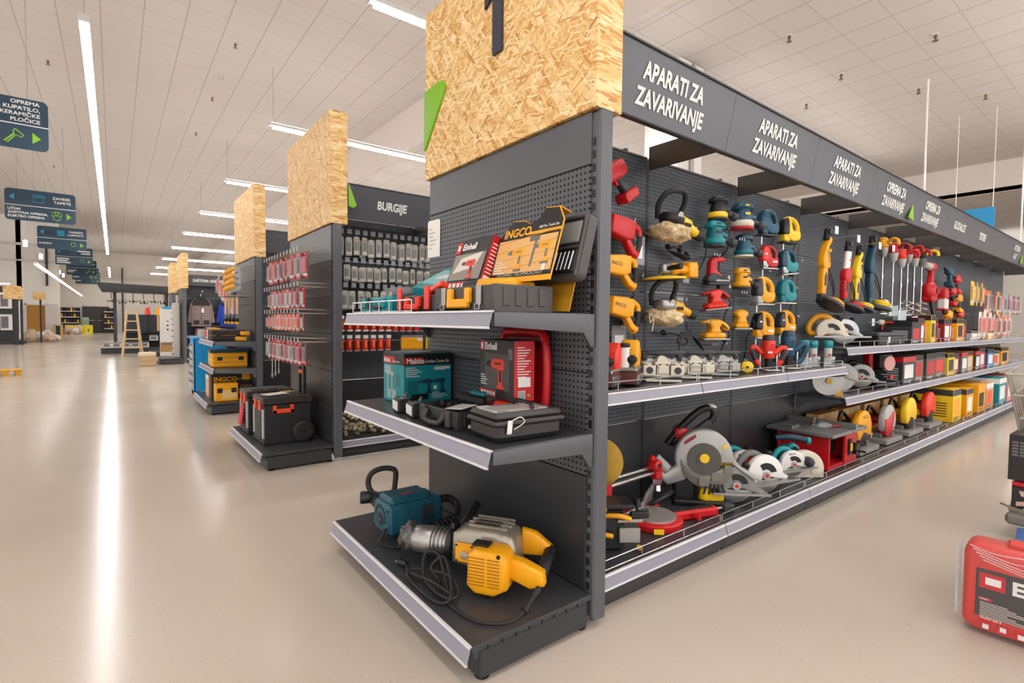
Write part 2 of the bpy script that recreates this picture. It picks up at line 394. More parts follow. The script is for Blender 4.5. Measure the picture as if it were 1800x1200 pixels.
for i, (x, y) in enumerate([(.45, 9.93), (.46, 12.97), (.45, 15.93), (-2.48, 13.1), (-3.06, 22.8)]):
    sprinkler(x, y, 6.52, 'small dark sprinkler on the left ceiling, ' + ['nearest one right of the long lamp', 'second one right of the long lamp', 'third one right of the long lamp', 'one above the nearest hanging sign', 'one left of the long lamp, far'][i])
for i, (x, y, z) in enumerate([(.458, 11.71, 6.52), (8.43, 4.27, 5.43)]):
    t = thing('smoke_detector', 'round white smoke detector on the %s ceiling' % ('left' if i == 0 else 'right'), 'detector', (x, y, z))
    K(t, 'body', M('b9b2aa', .5), ('l', [(.0, -.05), (.045, -.05), (.06, -.02), (.07, 0)], (0, 0, 0), (0, 0, 1)))

# ------------------------------------------------------------------ hanging aisle signs
def tri(x, z, s, d): return ('p', [(x, z-s), (x, z+s), (x+d*s*1.15, z)], -.016, -.012)
LINE = M('7fae3a', .5); LINEB = M('2f94b8', .5)
def icon(kind, x, z, s):
    r = lambda P, rr=.012: ('t', [(x+a*s, -.016, z+b*s) for a, b in P], rr, {'n': 6, 'sm': 1, 'closed': True})
    if kind == 'bolt': return [r([(-1, -.9), (-.7, -1), (.15, .1), (.75, -.1), (.95, .2), (.1, .9), (-.1, .6), (.0, .25)]), r([(-.7, -.7), (-.5, -.9)]), r([(-.4, -.35), (-.2, -.5)])]
    if kind == 'roll': return [r([(-1, .75), (.9, .75), (1, .5), (.9, .3), (-.9, .3), (-1, .5)]), r([(-.9, .3), (-.9, -.8), (.8, -.8), (.8, .3)])]
    if kind == 'helmet': return [r([(-.9, 0), (-.7, .7), (0, 1), (.7, .7), (.9, 0)]), r([(-1, 0), (1, 0)]), r([(-.7, 0), (-.6, -.8), (0, -1.1), (.6, -.8), (.7, 0)]), r([(-.25, .95), (-.2, .2), (.2, .2), (.25, .95)])]
    if kind == 'boards': return [r([(-.9, -.9+.36*i), (.9, -.9+.36*i), (.9, -.7+.36*i), (-.9, -.7+.36*i)], .01) for i in range(5)]
    if kind == 'bulb': return [r([(-.3, -.5), (-.6, .1), (-.4, .7), (0, .9), (.4, .7), (.6, .1), (.3, -.5)]), r([(-.3, -.9), (.3, -.9)]), r([(-1.1, .3), (-.9, .3)]), r([(1.1, .3), (.9, .3)])]
    return [r([(-.8, -.6), (.8, -.6), (.8, .6), (-.8, .6)])]
def rrect(w, z0, z1, r, x0=0.):
    P = []
    for cx, cz, a in ((x0+w-r, z1-r, 0), (x0+r, z1-r, 90), (x0+r, z0+r, 180), (x0+w-r, z0+r, 270)):
        P += [(cx+r*cos(rad(a+k*22.5)), cz+r*sin(rad(a+k*22.5))) for k in range(5)]
    return P
def hang_sign(y, top, bot, ic1, ic2, label, w=1.46, xr=-2.3, z0=3.86, z1=4.72):
    t = thing('hanging_sign', label, 'sign', (xr-w, y, 0), 0, 'aisle signs in a row')
    h = z1-z0; zm = z0+h*.48
    K(t, 'board', SIGN, ('p', rrect(w, z0, z1, .08), -.012, .012), ang=30)
    K(t, 'divider', INK, ('b', w/2, -.013, zm, w, .004, .014))
    K(t, 'arrow', LINEB if bot else LINE, tri(.19, z0+h*.74, .085, -1), label='cyan arrow pointing left')
    K(t, 'arrow', GREEN, tri(w-.2, z0+h*.24, .09, 1), label='green arrow pointing right')
    T = []
    L1 = top.split('\n'); L2 = bot.split('\n')
    s1 = min(.1, .33/len(L1)); s2 = min(.085, .3/max(1, len(L2)))
    # lines too small to read in the photo are plain strokes ('#' per letter group)
    bar = lambda l, x, z, s, al: ('q', (x-(len(l)*s*.62 if al == 'r' else 0), -.0135, z), (len(l)*s*.62, 0, 0), (0, 0, s*.6))
    for i, l in enumerate(L1): T.append(bar(l, w-.1, z0+h*.74+(len(L1)/2-i-.75)*s1*1.15, s1, 'r') if l[:1] == '#' else ('x', l, s1, (w-.1, -.014, z0+h*.74+(len(L1)/2-i-.75)*s1*1.15), {'al': 'r', 'xs': 1.1, 'bold': .018}))
    for i, l in enumerate(L2): T.append(bar(l, .06, z0+h*.24+(len(L2)/2-i-.75)*s2*1.15, s2, 'l') if l[:1] == '#' else ('x', l, s2, (.06, -.014, z0+h*.24+(len(L2)/2-i-.75)*s2*1.15), {'al': 'l', 'xs': 1.05, 'bold': .018}))
    K(t, 'lettering', INK, *T)
    K(t, 'pictogram', LINEB, *icon(ic1, w*.47, z0+h*.74, .12)) if ic1 else None
    K(t, 'pictogram', LINE, *icon(ic2, w*.72, z0+h*.24, .12))
    for s in (.25, w-.25): K(t, 'suspension_wire', M('8f8a86', .5), ('c', (s, 0, z1), (s, 0, 6.52), .004, {'n': 6}))
hang_sign(10.3, 'OPREMA\nZA KUPATILO,\nKERAMIČKE\nPLOČICE', '', None, 'bolt', 'large dark blue hanging sign cut by the left edge with bathroom lettering', z0=3.965, z1=4.78, w=1.5)
hang_sign(18.0, 'ZAVESE,\nTAPETE', 'LIČNA\nZAŠTITNA OPREMA,\nELEKTRO OPREMA', 'roll', 'helmet', 'dark blue hanging sign with cyan paper roll and green helmet', z0=3.85, z1=4.69)
hang_sign(25.4, 'PARKETI,\nLAMINATI', 'RASVETA', 'boards', 'bulb', 'dark blue hanging sign with cyan floorboards and green bulb')
hang_sign(33.0, '########\n######', '#########\n########\n##########', 'roll', 'bulb', 'fourth hanging sign from the front, partly behind the floorboard sign', z1=4.75)
hang_sign(40.5, '####', '########\n######', 'roll', 'bolt', 'fifth hanging sign from the front', z1=4.78)
hang_sign(46.0, '#####', '######', 'roll', 'helmet', 'sixth hanging sign from the front', z1=4.75)
hang_sign(50.0, '####', '#####', 'roll', 'bulb', 'farthest hanging sign, lowest of the row', z0=3.8)
# ------------------------------------------------------------------ shelving
W = 1.35                                   # depth of a double-sided row
def rail_ops(x0, x1, z, y, h=.052, lean=.014):      # a price rail facing -y
    return [('T', (x0, y, z), (0, 0, 90)), ('p', [(0, 0), (-.004, .0), (-lean-.004, -h), (-lean, -h)], -(x1-x0), 0), ('M', 1),
            ('p', [(-.005, .003), (.004, .003), (.004, -.004), (-.009, -.004)], -(x1-x0), 0),
            ('p', [(-lean-.007, -h-.004), (-lean+.003, -h-.004), (-lean+.003, -h+.003), (-lean-.005, -h+.004)], -(x1-x0), 0), ('T',), ('M', 0)]
def guard_ops(x0, x1, y, z, h=.048):
    o = [('c', (x0, y, z+k), (x1, y, z+k), .0028, {'n': 6}) for k in (.006, h)]
    n = max(1, round((x1-x0)/.33))
    return o + [('c', (x0+(x1-x0)*i/n, y, z-.01), (x0+(x1-x0)*i/n, y, z+h), .0028, {'n': 6}) for i in range(n+1)]
def rows_slots(x, y, z0, z1, dx=.006, dy=.014):
    return [('b', x, y, z0+.05*k, dx, dy, .03) for k in range(int((z1-z0)/.05))]
def shelf_end(y0, zs, label, boards=True, hooks=()):
    """end of a double-sided row: frame, panels, base and shelves that face -x"""
    t = thing('shelving_end', label, 'shelving', (0, y0, 0))
    K(t, 'upright', [STEEL, BLACK], ('b', .043, .012, 1.036, .068, .024, 2.01, .003), ('b', .008, .022, 1.04, .01, .036, 1.98), ('M', 1), *rows_slots(.003, .027, .12, 2.0, .004, .014))
    K(t, 'upright', STEEL, ('b', .043, W-.012, 1.036, .068, .024, 2.01, .003), ('b', .012, W-.02, 1.04, .02, .02, 1.98))
    K(t, 'end_panel', STEEL, ('b', .055, W/2, 1.036, .03, W-.05, 2.0))
    zz = [.15, .612, 1.021, 1.411, 1.833, 2.036] if boards else [.15, .45, .78, 1.1, 1.42, 1.73, 2.036]
    for i in range(len(zz)-1):
        perf = boards and 0 < i < 4
        ops = [('b', .0, W/2+.008, (zz[i]+zz[i+1])/2, .012, W-.062, zz[i+1]-zz[i]-.004, .0015)]
        K(t, 'perforated_panel' if perf else 'back_panel', PERFY if perf else ((BACKP_SHADE if i == 0 else STEEL) if i in (0, len(zz)-2) or boards else M('322f2e', .35, 0, .05)), *ops)
    b = K(t, 'base_shelf', [SHELFM, BLACK], ('b', -.282, W/2, .136, .563, W-.004, .022, .002), ('b', -.545, W/2, .125, .02, W-.01, .045), ('M', 1), *[('b', -.5+.06*k, .0, .128, .006, .004, .012) for k in range(8)])
    def erail(par, x, z, h=.055, lean=.016):
        P1 = [(x, z), (x-.004, z), (x-lean-.004, z-h), (x-lean, z-h)]
        K(par, 'price_rail', [RAIL, RAILW], ('p', P1, .006, W-.006), ('M', 1), ('p', [(x-.005, z+.003), (x+.004, z+.003), (x+.004, z-.004), (x-.009, z-.004)], .006, W-.006), ('p', [(x-lean-.007, z-h-.004), (x-lean+.003, z-h-.004), (x-lean+.003, z-h+.003), (x-lean-.005, z-h+.004)], .006, W-.006))
    erail(b, -.565, .146)
    K(t, 'plinth', STEELD, ('b', -.268, .02, .068, .51, .016, .1, .003), ('b', -.268, W-.02, .068, .51, .016, .1, .003), ('b', -.517, W/2, .062, .016, W-.05, .09, .003), ('b', -.512, W/2, .032, .012, W-.06, .03))
    for fy in (.05, W-.05):
        for fx in (-.49, -.02): K(t, 'foot', BLACK, ('l', [(.0, 0), (.026, 0), (.028, .006), (.016, .014), (.008, .02), (.008, .05)], (fx, fy, 0), (0, 0, 1)))
    for i, z in enumerate(zs):
        s = K(t, 'shelf', SHELFM, ('b', -.247, W/2, z-.011, .482, W-.03, .022, .002), ('b', -.478, W/2, z-.025, .016, W-.03, .05, .003))
        for yy in (.02, W-.02): K(s, 'bracket', STEEL, ('p', [(-.48, z-.004), (-.001, z-.002), (-.001, z-.13), (-.02, z-.13), (-.06, z-.075), (-.48, z-.05)], yy-.012, yy+.002, .001), ('b', -.01, yy, z-.06, .02, .01, .1))
        erail(s, -.488, z)
    return t
def osb_sign(y0, label, numeral=None, z0=2.042, z1=2.985, leaf='right'):
    t = thing('aisle_board', label, 'sign', (0, y0, 0))
    K(t, 'board', OSB, ('b', .052, W/2+.005, (z0+z1)/2, .145, W+.012, z1-z0, .002))
    if numeral: K(t, 'numeral', M('34343e', .5), ('T', (-.021, .0, 0), (0, 0, -90)), ('p', [(-.669, 2.485), (-.596, 2.485), (-.596, 2.92), (-.655, 2.92), (-.735, 2.86), (-.735, 2.73), (-.669, 2.77)], -.014, .0))
    return t
def green_leaf(t):
    K(t, 'leaf_sign', GREEN, ('T', (-.021, 0, 0), (0, 0, -90)), ('p', [(-1.352, 2.21), (-1.352, 2.545), (-1.19, 2.548), (-1.14, 2.54), (-1.12, 2.515), (-1.125, 2.48), (-1.34, 2.215)], -.012, 0, .001))
PEGY = .6
def bay(x0, y0, side, label, lev, header, base=True, peg=None, brk=True, rail_y=.225, canopy=True, cat='shelving', guard=True, group=None, first=False):
    """one metre of a row, its shelves facing -y; lev = shelf heights"""
    t = thing('shelving_bay', label, cat, (x0, y0, 0), 0, group)
    peg = peg or PERFX
    xi = .052 if first else .001
    K(t, 'upright', BLACK, ('b', .988, PEGY+.02, 1.1, .022, .04, 2.18))
    for a, b_, m, nm in ((.15, .632, BACKP_SHADE, 'back_panel'), (.632, 1.02, peg, 'perforated_panel'), (1.02, 1.41, peg, 'perforated_panel'), (1.41, 1.8, peg, 'perforated_panel'), (1.8, 2.2, peg, 'perforated_panel')):
        x_ = xi if b_ > 1.9 else .001
        K(t, nm, m, ('b', (x_+.975)/2, PEGY+.006, (a+b_)/2, .975-x_, .012, b_-a-.004, .0015))
    K(t, 'top_rail', STEEL, ('b', (xi+.975)/2, PEGY+.02, 2.2, .975-xi, .05, .01), ('b', .2, PEGY+.02, 2.215, .02, .03, .02), ('b', .8, PEGY+.02, 2.215, .02, .03, .02))
    b = K(t, 'base_shelf', SHELFM, ('b', .5, .33, .143, .998, .54, .022, .002), ('b', .5, .075, .13, .998, .02, .045))
    K(b, 'price_rail', [RAIL, RAILW], *rail_ops(.004, .996, .155, .062))
    K(b, 'price_ticket', TICKET, ('T', (.12+.6*random.random(), .0, 0), (0, 0, 0)), ('q', (0, .0585, .15), (.035, 0, 0), (0, -.0115, -.042)))
    if guard: K(t, 'wire_guard', CHROME, *guard_ops(.01, .99, .085, .155))
    K(t, 'plinth', STEELD, ('b', .5, .085, .068, .996, .016, .09, .003), ('b', .5, .078, .05, .94, .006, .04, .002), ('b', .5, .075, .095, .996, .01, .012), ('b', .5, .095, .02, .97, .016, .03))
    for z in lev:
        s = K(t, 'shelf', SHELFM, ('b', .5, (PEGY+rail_y)/2, z-.012, .994, PEGY-rail_y-.02, .024, .002), ('b', .5, rail_y+.014, z-.024, .994, .016, .044))
        K(s, 'price_rail', [RAIL, RAILW], *rail_ops(.004, .996, z, rail_y, .05))
        for k in range(2): K(s, 'price_ticket', TICKET, ('q', (.1+.45*k+.2*random.random(), rail_y-.003, z-.005), (.05, 0, 0), (0, -.0118, -.04)))
        for xx in (.008, .992): K(s, 'bracket', STEEL, ('T', (xx, PEGY, z), (0, 0, 90)), ('p', [(-.36, -.004), (-.01, -.004), (-.01, -.12), (-.04, -.12), (-.09, -.07), (-.36, -.04)], -.003, .003))
        if guard: K(s, 'wire_guard', CHROME, *guard_ops(.01, .99, rail_y+.018, z))
    if canopy:
        c = K(t, 'header_panel', M('54555a', .32, 0, .03), ('T', (0, .055, 2.41), (0, 0, 90)), ('p', [(0, 0), (.018, .0), (.078, -.285), (.06, -.285)], -.998, -xi))
        K(c, 'header_edge', STEELD, ('b', (.998+xi)/2, .066, 2.408, .998-xi, .04, .008), ('b', (.998+xi)/2, .132, 2.124, .998-xi, .03, .008))
        if header:
            n = header.split('\n'); sz = .087
            T = []
            v = V((0, -.06, .285)).normalized(); o = V((.5, .085-.0035, 2.2675))
            for i, l in enumerate(n):
                T.append(('x', l, sz*1.16, tuple(o + v*((len(n)/2-i-.86)*sz*1.24)), (1, 0, 0), tuple(v), 'c', .032, .8))
            K(c, 'lettering', INK, *T)
        if brk: K(t, 'canopy_bracket', M('3b3634', .4), ('b', .988, .37, 2.197, .016, .44, .135, .002))
    return t

# row 1: the numbered row in front
END1 = shelf_end(0, (.787, 1.255), 'front end shelving with two shelves and base under the numbered board')
K(END1, 'wire_guard', CHROME, *[('c', (-.475, .62, 1.255+k), (-.475, 1.3, 1.255+k), .003, {'n': 6}) for k in (.006, .055)], *[('c', (-.475, .62+.113*i, 1.25), (-.475, .62+.113*i, 1.31), .003, {'n': 6}) for i in range(7)])
B1 = osb_sign(0, 'big strand board with dark numeral on the front end shelving', numeral=1)
green_leaf(B1)
heads = ['APARATI ZA\nZAVARIVANJE']*3 + ['OPREMA ZA\nZAVARIVANJE']*2 + ['GLODALICE', 'TESTERE', '', 'MOTORNI\nALAT', '', '']
for i, h in enumerate(heads):
    lab = ('right aisle shelving bay, %s from the front end, ' % ORD[i]) + ['saws on its base', 'sanders and jigsaws on its back', 'routers on its shelf', 'long neck sanders hanging', 'paint mixers hanging', 'hand power tools hanging', 'yellow packets hanging', 'orange packets hanging', 'mixed packets hanging', 'beside the trolley', 'at the right edge'][i]
    bb_ = bay(.076+i, 0, 0, lab, (.893,) if i < 3 else (.642, 1.038), h, first=i == 0)
    if i in (3, 8): K(bb_, 'leaf_sign', GREEN, ('T', (.98, .085, 2.13), (0, 0, 0)), ('p', [(0, 0), (-.13, .02), (-.02, .14)], -.004, .004, .001))
# row 2: blank board, drill bits on its right side
END2 = shelf_end(3.03, (), 'second end shelving with hook rows of red packs and tool boxes on base', boards=False)
B2 = osb_sign(3.03, 'tall blank strand board above the red hanging packs')
K(B2, 'leaf_sign', GREEN, ('T', (.13, -.012, 2.2), (0, 0, 0)), ('p', [(0, .0), (.04, -.015), (.07, .01), (.0, .19)], -.006, .006, .001))
for i in range(2):
    bay(.076+i, 3.03, 0, 'drill bit shelving bay under the white drill lettering, ' + ('left part' if i == 0 else 'right part'), (), '' if i else 'BURGIJE', guard=False, first=i == 0)
# row 3
END3 = shelf_end(6.05, (.58, .93), 'third end shelving with yellow tool cases on its shelves', boards=False)
B3 = osb_sign(6.05, 'narrow looking blank strand board of the third row')
bay(.076, 6.05, 0, 'third row bay, only its dark header shows between two boards', (), '', guard=False, first=True)
# rows 6 and 7 far up the aisle
END6 = shelf_end(15.05, (), 'distant end shelving beside the jackets', boards=False)
B6 = osb_sign(15.05, 'distant strand board beside the jacket header, nearer of two')
END7 = shelf_end(18.2, (), 'distant end shelving behind the white display panel', boards=False)
B7 = osb_sign(18.2, 'distant strand board farther of two beside the ladder')
K(B7, 'leaf_sign', GREEN, ('T', (.13, -.012, 2.25), (0, 0, 0)), ('p', [(0, .0), (.06, -.02), (.1, .02), (.0, .3)], -.006, .006, .001))
for i in range(2): bay(.076+i, 15.05, 0, 'jacket shelving bay with workwear header, ' + ('left part' if i == 0 else 'right part'), (.45, .75), 'ZAŠTITNA ODEĆA' if i == 0 else '', guard=False, peg=STEELD, first=i == 0)
# ------------------------------------------------------------------ power tools (local frame: x along, z up, faces -y)
def cord(t, P, r=.0042, m=None): return K(t, 'cord', m or RUB, ('t', P, r, {'n': 6}))
def plug(t, p, d=(0, 0, -1)):
    p, d = V(p), V(d).normalized(); u = frame(d)[0]
    K(t, 'plug', [BLACK, CHROME], ('c', p, p+d*.045, .012, .017), ('M', 1), ('c', p+d*.045+u*.009, p+d*.063+u*.009, .0024, {'n': 6}), ('c', p+d*.045-u*.009, p+d*.063-u*.009, .0024, {'n': 6}))
def orbit_sander(label, loc, rot=0, sc=1., top=YEL, body=BLACK, ring=YEL, pad=DGREY, badge=None, drop=.0):
    t = thing('orbital_sander', label, 'sander', loc, rot, None, sc)
    K(t, 'pad', pad, ('l', [(.0, 0), (.060, 0), (.063, .005), (.060, .013), (.03, .014)], (0, 0, 0), (0, 0, 1), 28))
    K(t, 'skirt', ring, ('l', [(.057, .014), (.063, .02), (.064, .038), (.056, .05), (.0, .052)], (0, 0, 0), (0, 0, 1), 28))
    K(t, 'motor_housing', body, ('l', [(.05, .05), (.05, .075), (.043, .095), (.042, .112), (.0, .114)], (0, 0, 0), (0, 0, 1), 24), ('p', [(.02, .058), (.075, .058), (.082, .075), (.03, .1)], -.028, .028, .008), *[('b', .03*cos(a), .043*sin(a)-.002, .078, .012, .01, .022, .003) for a in (3.6, 4.2, 4.8, 5.4)])
    K(t, 'palm_grip', top, ('p', [(-.048, .108), (-.052, .135), (-.03, .155), (.015, .156), (.048, .142), (.06, .118), (.045, .105)], -.038, .038, .016, {'sm': 4}))
    K(t, 'dust_port', DGREY, ('c', (.06, 0, .058), (.115, 0, .038), .017, .015, {'b': .003}), ('c', (.112, 0, .04), (.15, 0, .026), .026, .028, {'b': .006}))
    if badge: K(t, 'badge', badge, ('b', -.005, -.0505, .085, .035, .004, .014, .001), ('b', .0, -.039, .135, .03, .003, .01))
    if drop: cord(t, [(.055, 0, .12), (.09, -.02, .1), (.1, .0, 0), (.1, .07, -drop*.3), (.1, .07, -drop)]); plug(t, (.1, .07, -drop))
    return t
def jigsaw(label, loc, rot=0, sc=1., body=YEL, nose=DGREY, gear=STEELB, plate=STEELB, grip=None, badge=None, drop=.0):
    t = thing('jigsaw', label, 'jigsaw', loc, rot, None, sc)
    K(t, 'base_plate', plate, ('p', [(-.095, .0), (.075, .0), (.085, .008), (.085, .011), (-.085, .011), (-.095, .006)], -.036, .036, .001))
    K(t, 'gear_housing', gear, ('p', [(-.078, .018), (-.08, .075), (-.03, .082), (-.015, .05), (-.02, .014), (-.05, .011)], -.026, .026, .007), ('c', (-.06, 0, .02), (-.06, 0, -.0), .008), ('c', (-.045, -.027, .028), (-.045, .027, .028), .012))
    K(t, 'saw_blade', CHROME, ('b', -.06, 0, -.03, .009, .0016, .07), ('c', (-.073, -.014, .05), (-.073, -.014, .0), .002, {'n': 6}), ('c', (-.073, .014, .05), (-.073, .014, .0), .002, {'n': 6}))
    K(t, 'nose_cover', nose, ('p', [(-.088, .07), (-.09, .13), (-.075, .175), (-.045, .193), (-.032, .16), (-.025, .1), (-.03, .066)], -.033, .033, .012, {'sm': 4}))
    K(t, 'housing', body, ('p', [(-.05, .06), (-.045, .12), (-.04, .185), (-.02, .19), (-.005, .15), (.012, .105), (.045, .095), (.088, .098), (.094, .05), (.07, .024), (.0, .02)], -.031, .031, .011, {'sm': 4}))
    K(t, 'handle', grip or body, ('t', [(-.055, 0, .172), (-.03, 0, .187), (.015, 0, .188), (.055, 0, .172), (.083, 0, .135), (.086, 0, .09)], .0185, {'n': 10}), ('b', .02, 0, .168, .03, .016, .012, .004))
    if badge: K(t, 'badge', badge, ('b', .045, -.032, .065, .05, .003, .014), ('b', -.06, -.034, .125, .022, .003, .012))
    if drop: cord(t, [(.088, 0, .1), (.125, 0, .09), (.13, .05, 0), (.125, .072, -drop*.5), (.125, .072, -drop)]); plug(t, (.125, .072, -drop))
    return t
def recip_saw(label, loc, rot=0, sc=1., body=YEL, mark=True, slope=1, drop=.12):
    t = thing('reciprocating_saw', label, 'saw', loc, rot, None, sc)
    K(t, 'housing', body, ('p', [(-.14, .045), (-.14, .135), (-.03, .15), (.03, .15), (.03, .06), (-.02, .042)], -.036, .036, .01), ('p', [(-.03, .06), (.04, -.005), (.085, -.018), (.09, .01), (.05, .03), (.0, .075)], -.022, .022, .007))
    K(t, 'handle', body, ('t', [(.02, 0, .137), (.06, 0, .135), (.09, 0, .12), (.1, 0, .06), (.094, 0, .0), (.07, 0, -.012)], .0165, {'n': 10}))
    K(t, 'soft_grip', RUB, ('t', [(.095, -.001, .1), (.1005, -.001, .06), (.095, -.001, .015)], .0175, {'n': 10}), ('b', .055, 0, .1, .022, .026, .03, .005), ('p', [(.03, .04), (.06, .02), (.075, .05), (.045, .09)], -.014, .014, .004))
    K(t, 'shoe', STEELB, ('b', -.175, 0, .09, .07, .03, .04, .006), ('b', -.215, 0, .09, .012, .05, .07, .003)); K(t, 'saw_blade', CHROME, ('b', -.27, 0, .09, .12, .0016, .018))
    if mark: K(t, 'lettering', DARKINK, ('x', 'INGCO', .026, (-.085, -.0368, .09), {'al': 'c'}))
    if drop: cord(t, [(.075, 0, -.015), (.1, .0, -.05), (.11, .065, -.08), (.11, .07, -drop)]); plug(t, (.11, .07, -drop))
    return t
def pistol(label, loc, rot=0, sc=1., name='cordless_drill', body=RED, dark=DGREY, batt=None, head=.055, L=.17, cat='drill', chuck=BLACK, tip=None):
    t = thing(name, label, cat, loc, rot, None, sc)
    K(t, 'motor_housing', body, ('p', [(-.07, .115), (-.075, .165), (-.06, .19), (.04, .192), (.062, .175), (.066, .13), (.05, .112)], -head/2, head/2, .014, {'sm': 3}))
    K(t, 'gear_case', dark, ('c', (.055, 0, .155), (.1, 0, .155), head*.46, head*.36, {'b': .004}))
    K(t, 'chuck', chuck, ('c', (.098, 0, .155), (.135, 0, .155), head*.36, head*.22, {'b': .003}))
    if tip: K(t, 'bit', tip, ('c', (.13, 0, .155), (.2, 0, .155), .005))
    K(t, 'grip', dark, ('p', [(-.045, .13), (-.0, .13), (.0, .1), (-.02, .03), (-.066, .03), (-.056, .08)], -.019, .019, .008)); K(t, 'trigger', body, ('p', [(.0, .115), (.014, .112), (.012, .085), (-.006, .082)], -.01, .01, .003))
    K(t, 'battery', batt or body, ('p', [(-.09, -.01), (-.092, .032), (.0, .038), (.012, .02), (.01, -.01)], -.037, .037, .006), ('b', -.04, 0, .012, .06, .078, .012, .002))
    K(t, 'badge', WHITE, ('b', -.01, -head/2-.0005, .165, .05, .002, .009))
    return t
def angle_grinder(label, loc, rot=0, sc=1., body=YEL, disc=YELB, guard=False, D=.125):
    t = thing('angle_grinder', label, 'grinder', loc, rot, None, sc)
    K(t, 'gear_head', STEELB, ('c', (0, 0, .03), (0, 0, .085), .034, .03, {'b': .006}), ('b', .0, -.0, .075, .05, .05, .03, .008), ('c', (.0, 0, .06), (.05, 0, .06), .03, .034, {'b': .004}))
    K(t, 'disc', [disc, DGREY], ('l', [(.02, .022), (D, .008), (D+.002, .0), (D-.004, -.006)], (0, 0, .0), (0, 0, 1), 32), ('M', 1), ('l', [(D-.004, -.006), (.0, -.008)], (0, 0, 0), (0, 0, 1), 32), ('c', (0, 0, .015), (0, 0, .035), .014))
    K(t, 'motor_housing', body, ('c', (.045, 0, .06), (.115, 0, .06), .036, .034, {'b': .006}), ('c', (.11, 0, .06), (.2, 0, .055), .024, .027, {'b': .004}))
    K(t, 'battery', body, ('p', [(.185, .01), (.185, .1), (.255, .1), (.265, .07), (.26, .005)], -.037, .037, .008))
    K(t, 'side_handle', BLACK, ('c', (0, -.03, .06), (0, -.13, .065), .014, .017, {'b': .004}))
    return t
def wool_mat():
    t = NT('lambswool'); b = t.b; co = t.n('TexCoord').outputs['Object']
    n = t.n('TexNoise', {'Vector': co, 'Scale': 60., 'Detail': 5.}).outputs[0]
    t.l(t.ramp(n, (.3, 'b99d70'), (.55, 'dcc49a'), (.75, 'eedfc2')), b.inputs['Base Color']); b.inputs['Roughness'].default_value = .9
    bp = t.n('Bump', {'Strength': .9, 'Distance': .012, 'Height': n}); t.l(bp.outputs[0], b.inputs['Normal'])
    return t.m
WOOL = wool_mat()
def lumpy(mb, c, rx, ry, rz, amp, seed, n=36, m=16):
    from mathutils import noise
    vv = []; ff = []
    for i in range(m+1):
        for j in range(n):
            p = V((sin(pi*i/m)*cos(2*pi*j/n), sin(pi*i/m)*sin(2*pi*j/n), -cos(pi*i/m)))
            k = 1 + amp*noise.noise(p*2.3+V((seed, 0, 0))) + amp*.5*noise.noise(p*6+V((0, seed, 0)))
            vv.append((c[0]+p.x*rx*k, c[1]+p.y*ry*k, c[2]+p.z*rz*k))
    for i in range(m):
        for j in range(n): ff.append((i*n+j, i*n+(j+1) % n, (i+1)*n+(j+1) % n, (i+1)*n+j))
    mb.add(vv, ff)
def lump_obj(root, name, mat, c, r, amp, seed):
    mb = MB(); lumpy(mb, c, *r, amp, seed)
    me = bpy.data.meshes.new(name); me.from_pydata([tuple(p) for p in mb.v], [], mb.f); me.materials.append(mat)
    me.polygons.foreach_set('use_smooth', [True]*len(me.polygons)); me.update()
    o = bpy.data.objects.new(name, me); COL.objects.link(o)
    if root: o.parent = root
    return o
def polisher(label, loc, rot=0, sc=1., body=YEL, head=BLACK, tiltb=0, seed=1., string=False, drop=True):
    t = thing('polisher', label, 'polisher', loc, rot, None, sc)
    lump_obj(t, 'wool_bonnet', WOOL, (0, 0, .03), (.108, .108, .052), .32, seed)
    if string: K(t, 'drawstring', M('d8ccb4', .8), ('t', [(-.1, -.02, .03), (-.135, -.03, .05), (-.13, -.03, .0), (-.105, -.03, .02), (-.115, -.035, -.05)], .003, {'n': 6}))
    K(t, 'gear_head', head, ('l', [(.03, .055), (.045, .07), (.062, .085), (.066, .105), (.055, .13), (.0, .14)], (0, 0, 0), (0, 0, 1), 24), ('b', .04, 0, .1, .07, .07, .05, .012))
    K(t, 'motor_housing', body, ('c', (.06, 0, .1), (.13, 0, .08), .036, .038, {'b': .008}), ('c', (.12, 0, .085), (.2, 0, .055), .026, .024, {'b': .006}))
    K(t, 'rear_grip', RUB, ('c', (.195, 0, .057), (.25, 0, .038), .028, .025, {'b': .006}), ('b', .09, -.036, .085, .05, .012, .02, .004))
    K(t, 'bail_handle', RUB, ('t', [(-.05, .05, .1), (-.075, .03, .17), (-.06, .0, .225), (-.0, -.01, .25), (.07, -.0, .25), (.1, .02, .2), (.09, .05, .11)], .015, {'n': 10}))
    K(t, 'badge', CHROME, ('c', (-.0, -.055, .12), (.0, -.064, .118), .018))
    if drop: cord(t, [(.25, 0, .038), (.29, 0, .02), (.32, .02, -.06), (.31, .05, -.14), (.26, .06, -.17)])
    return t
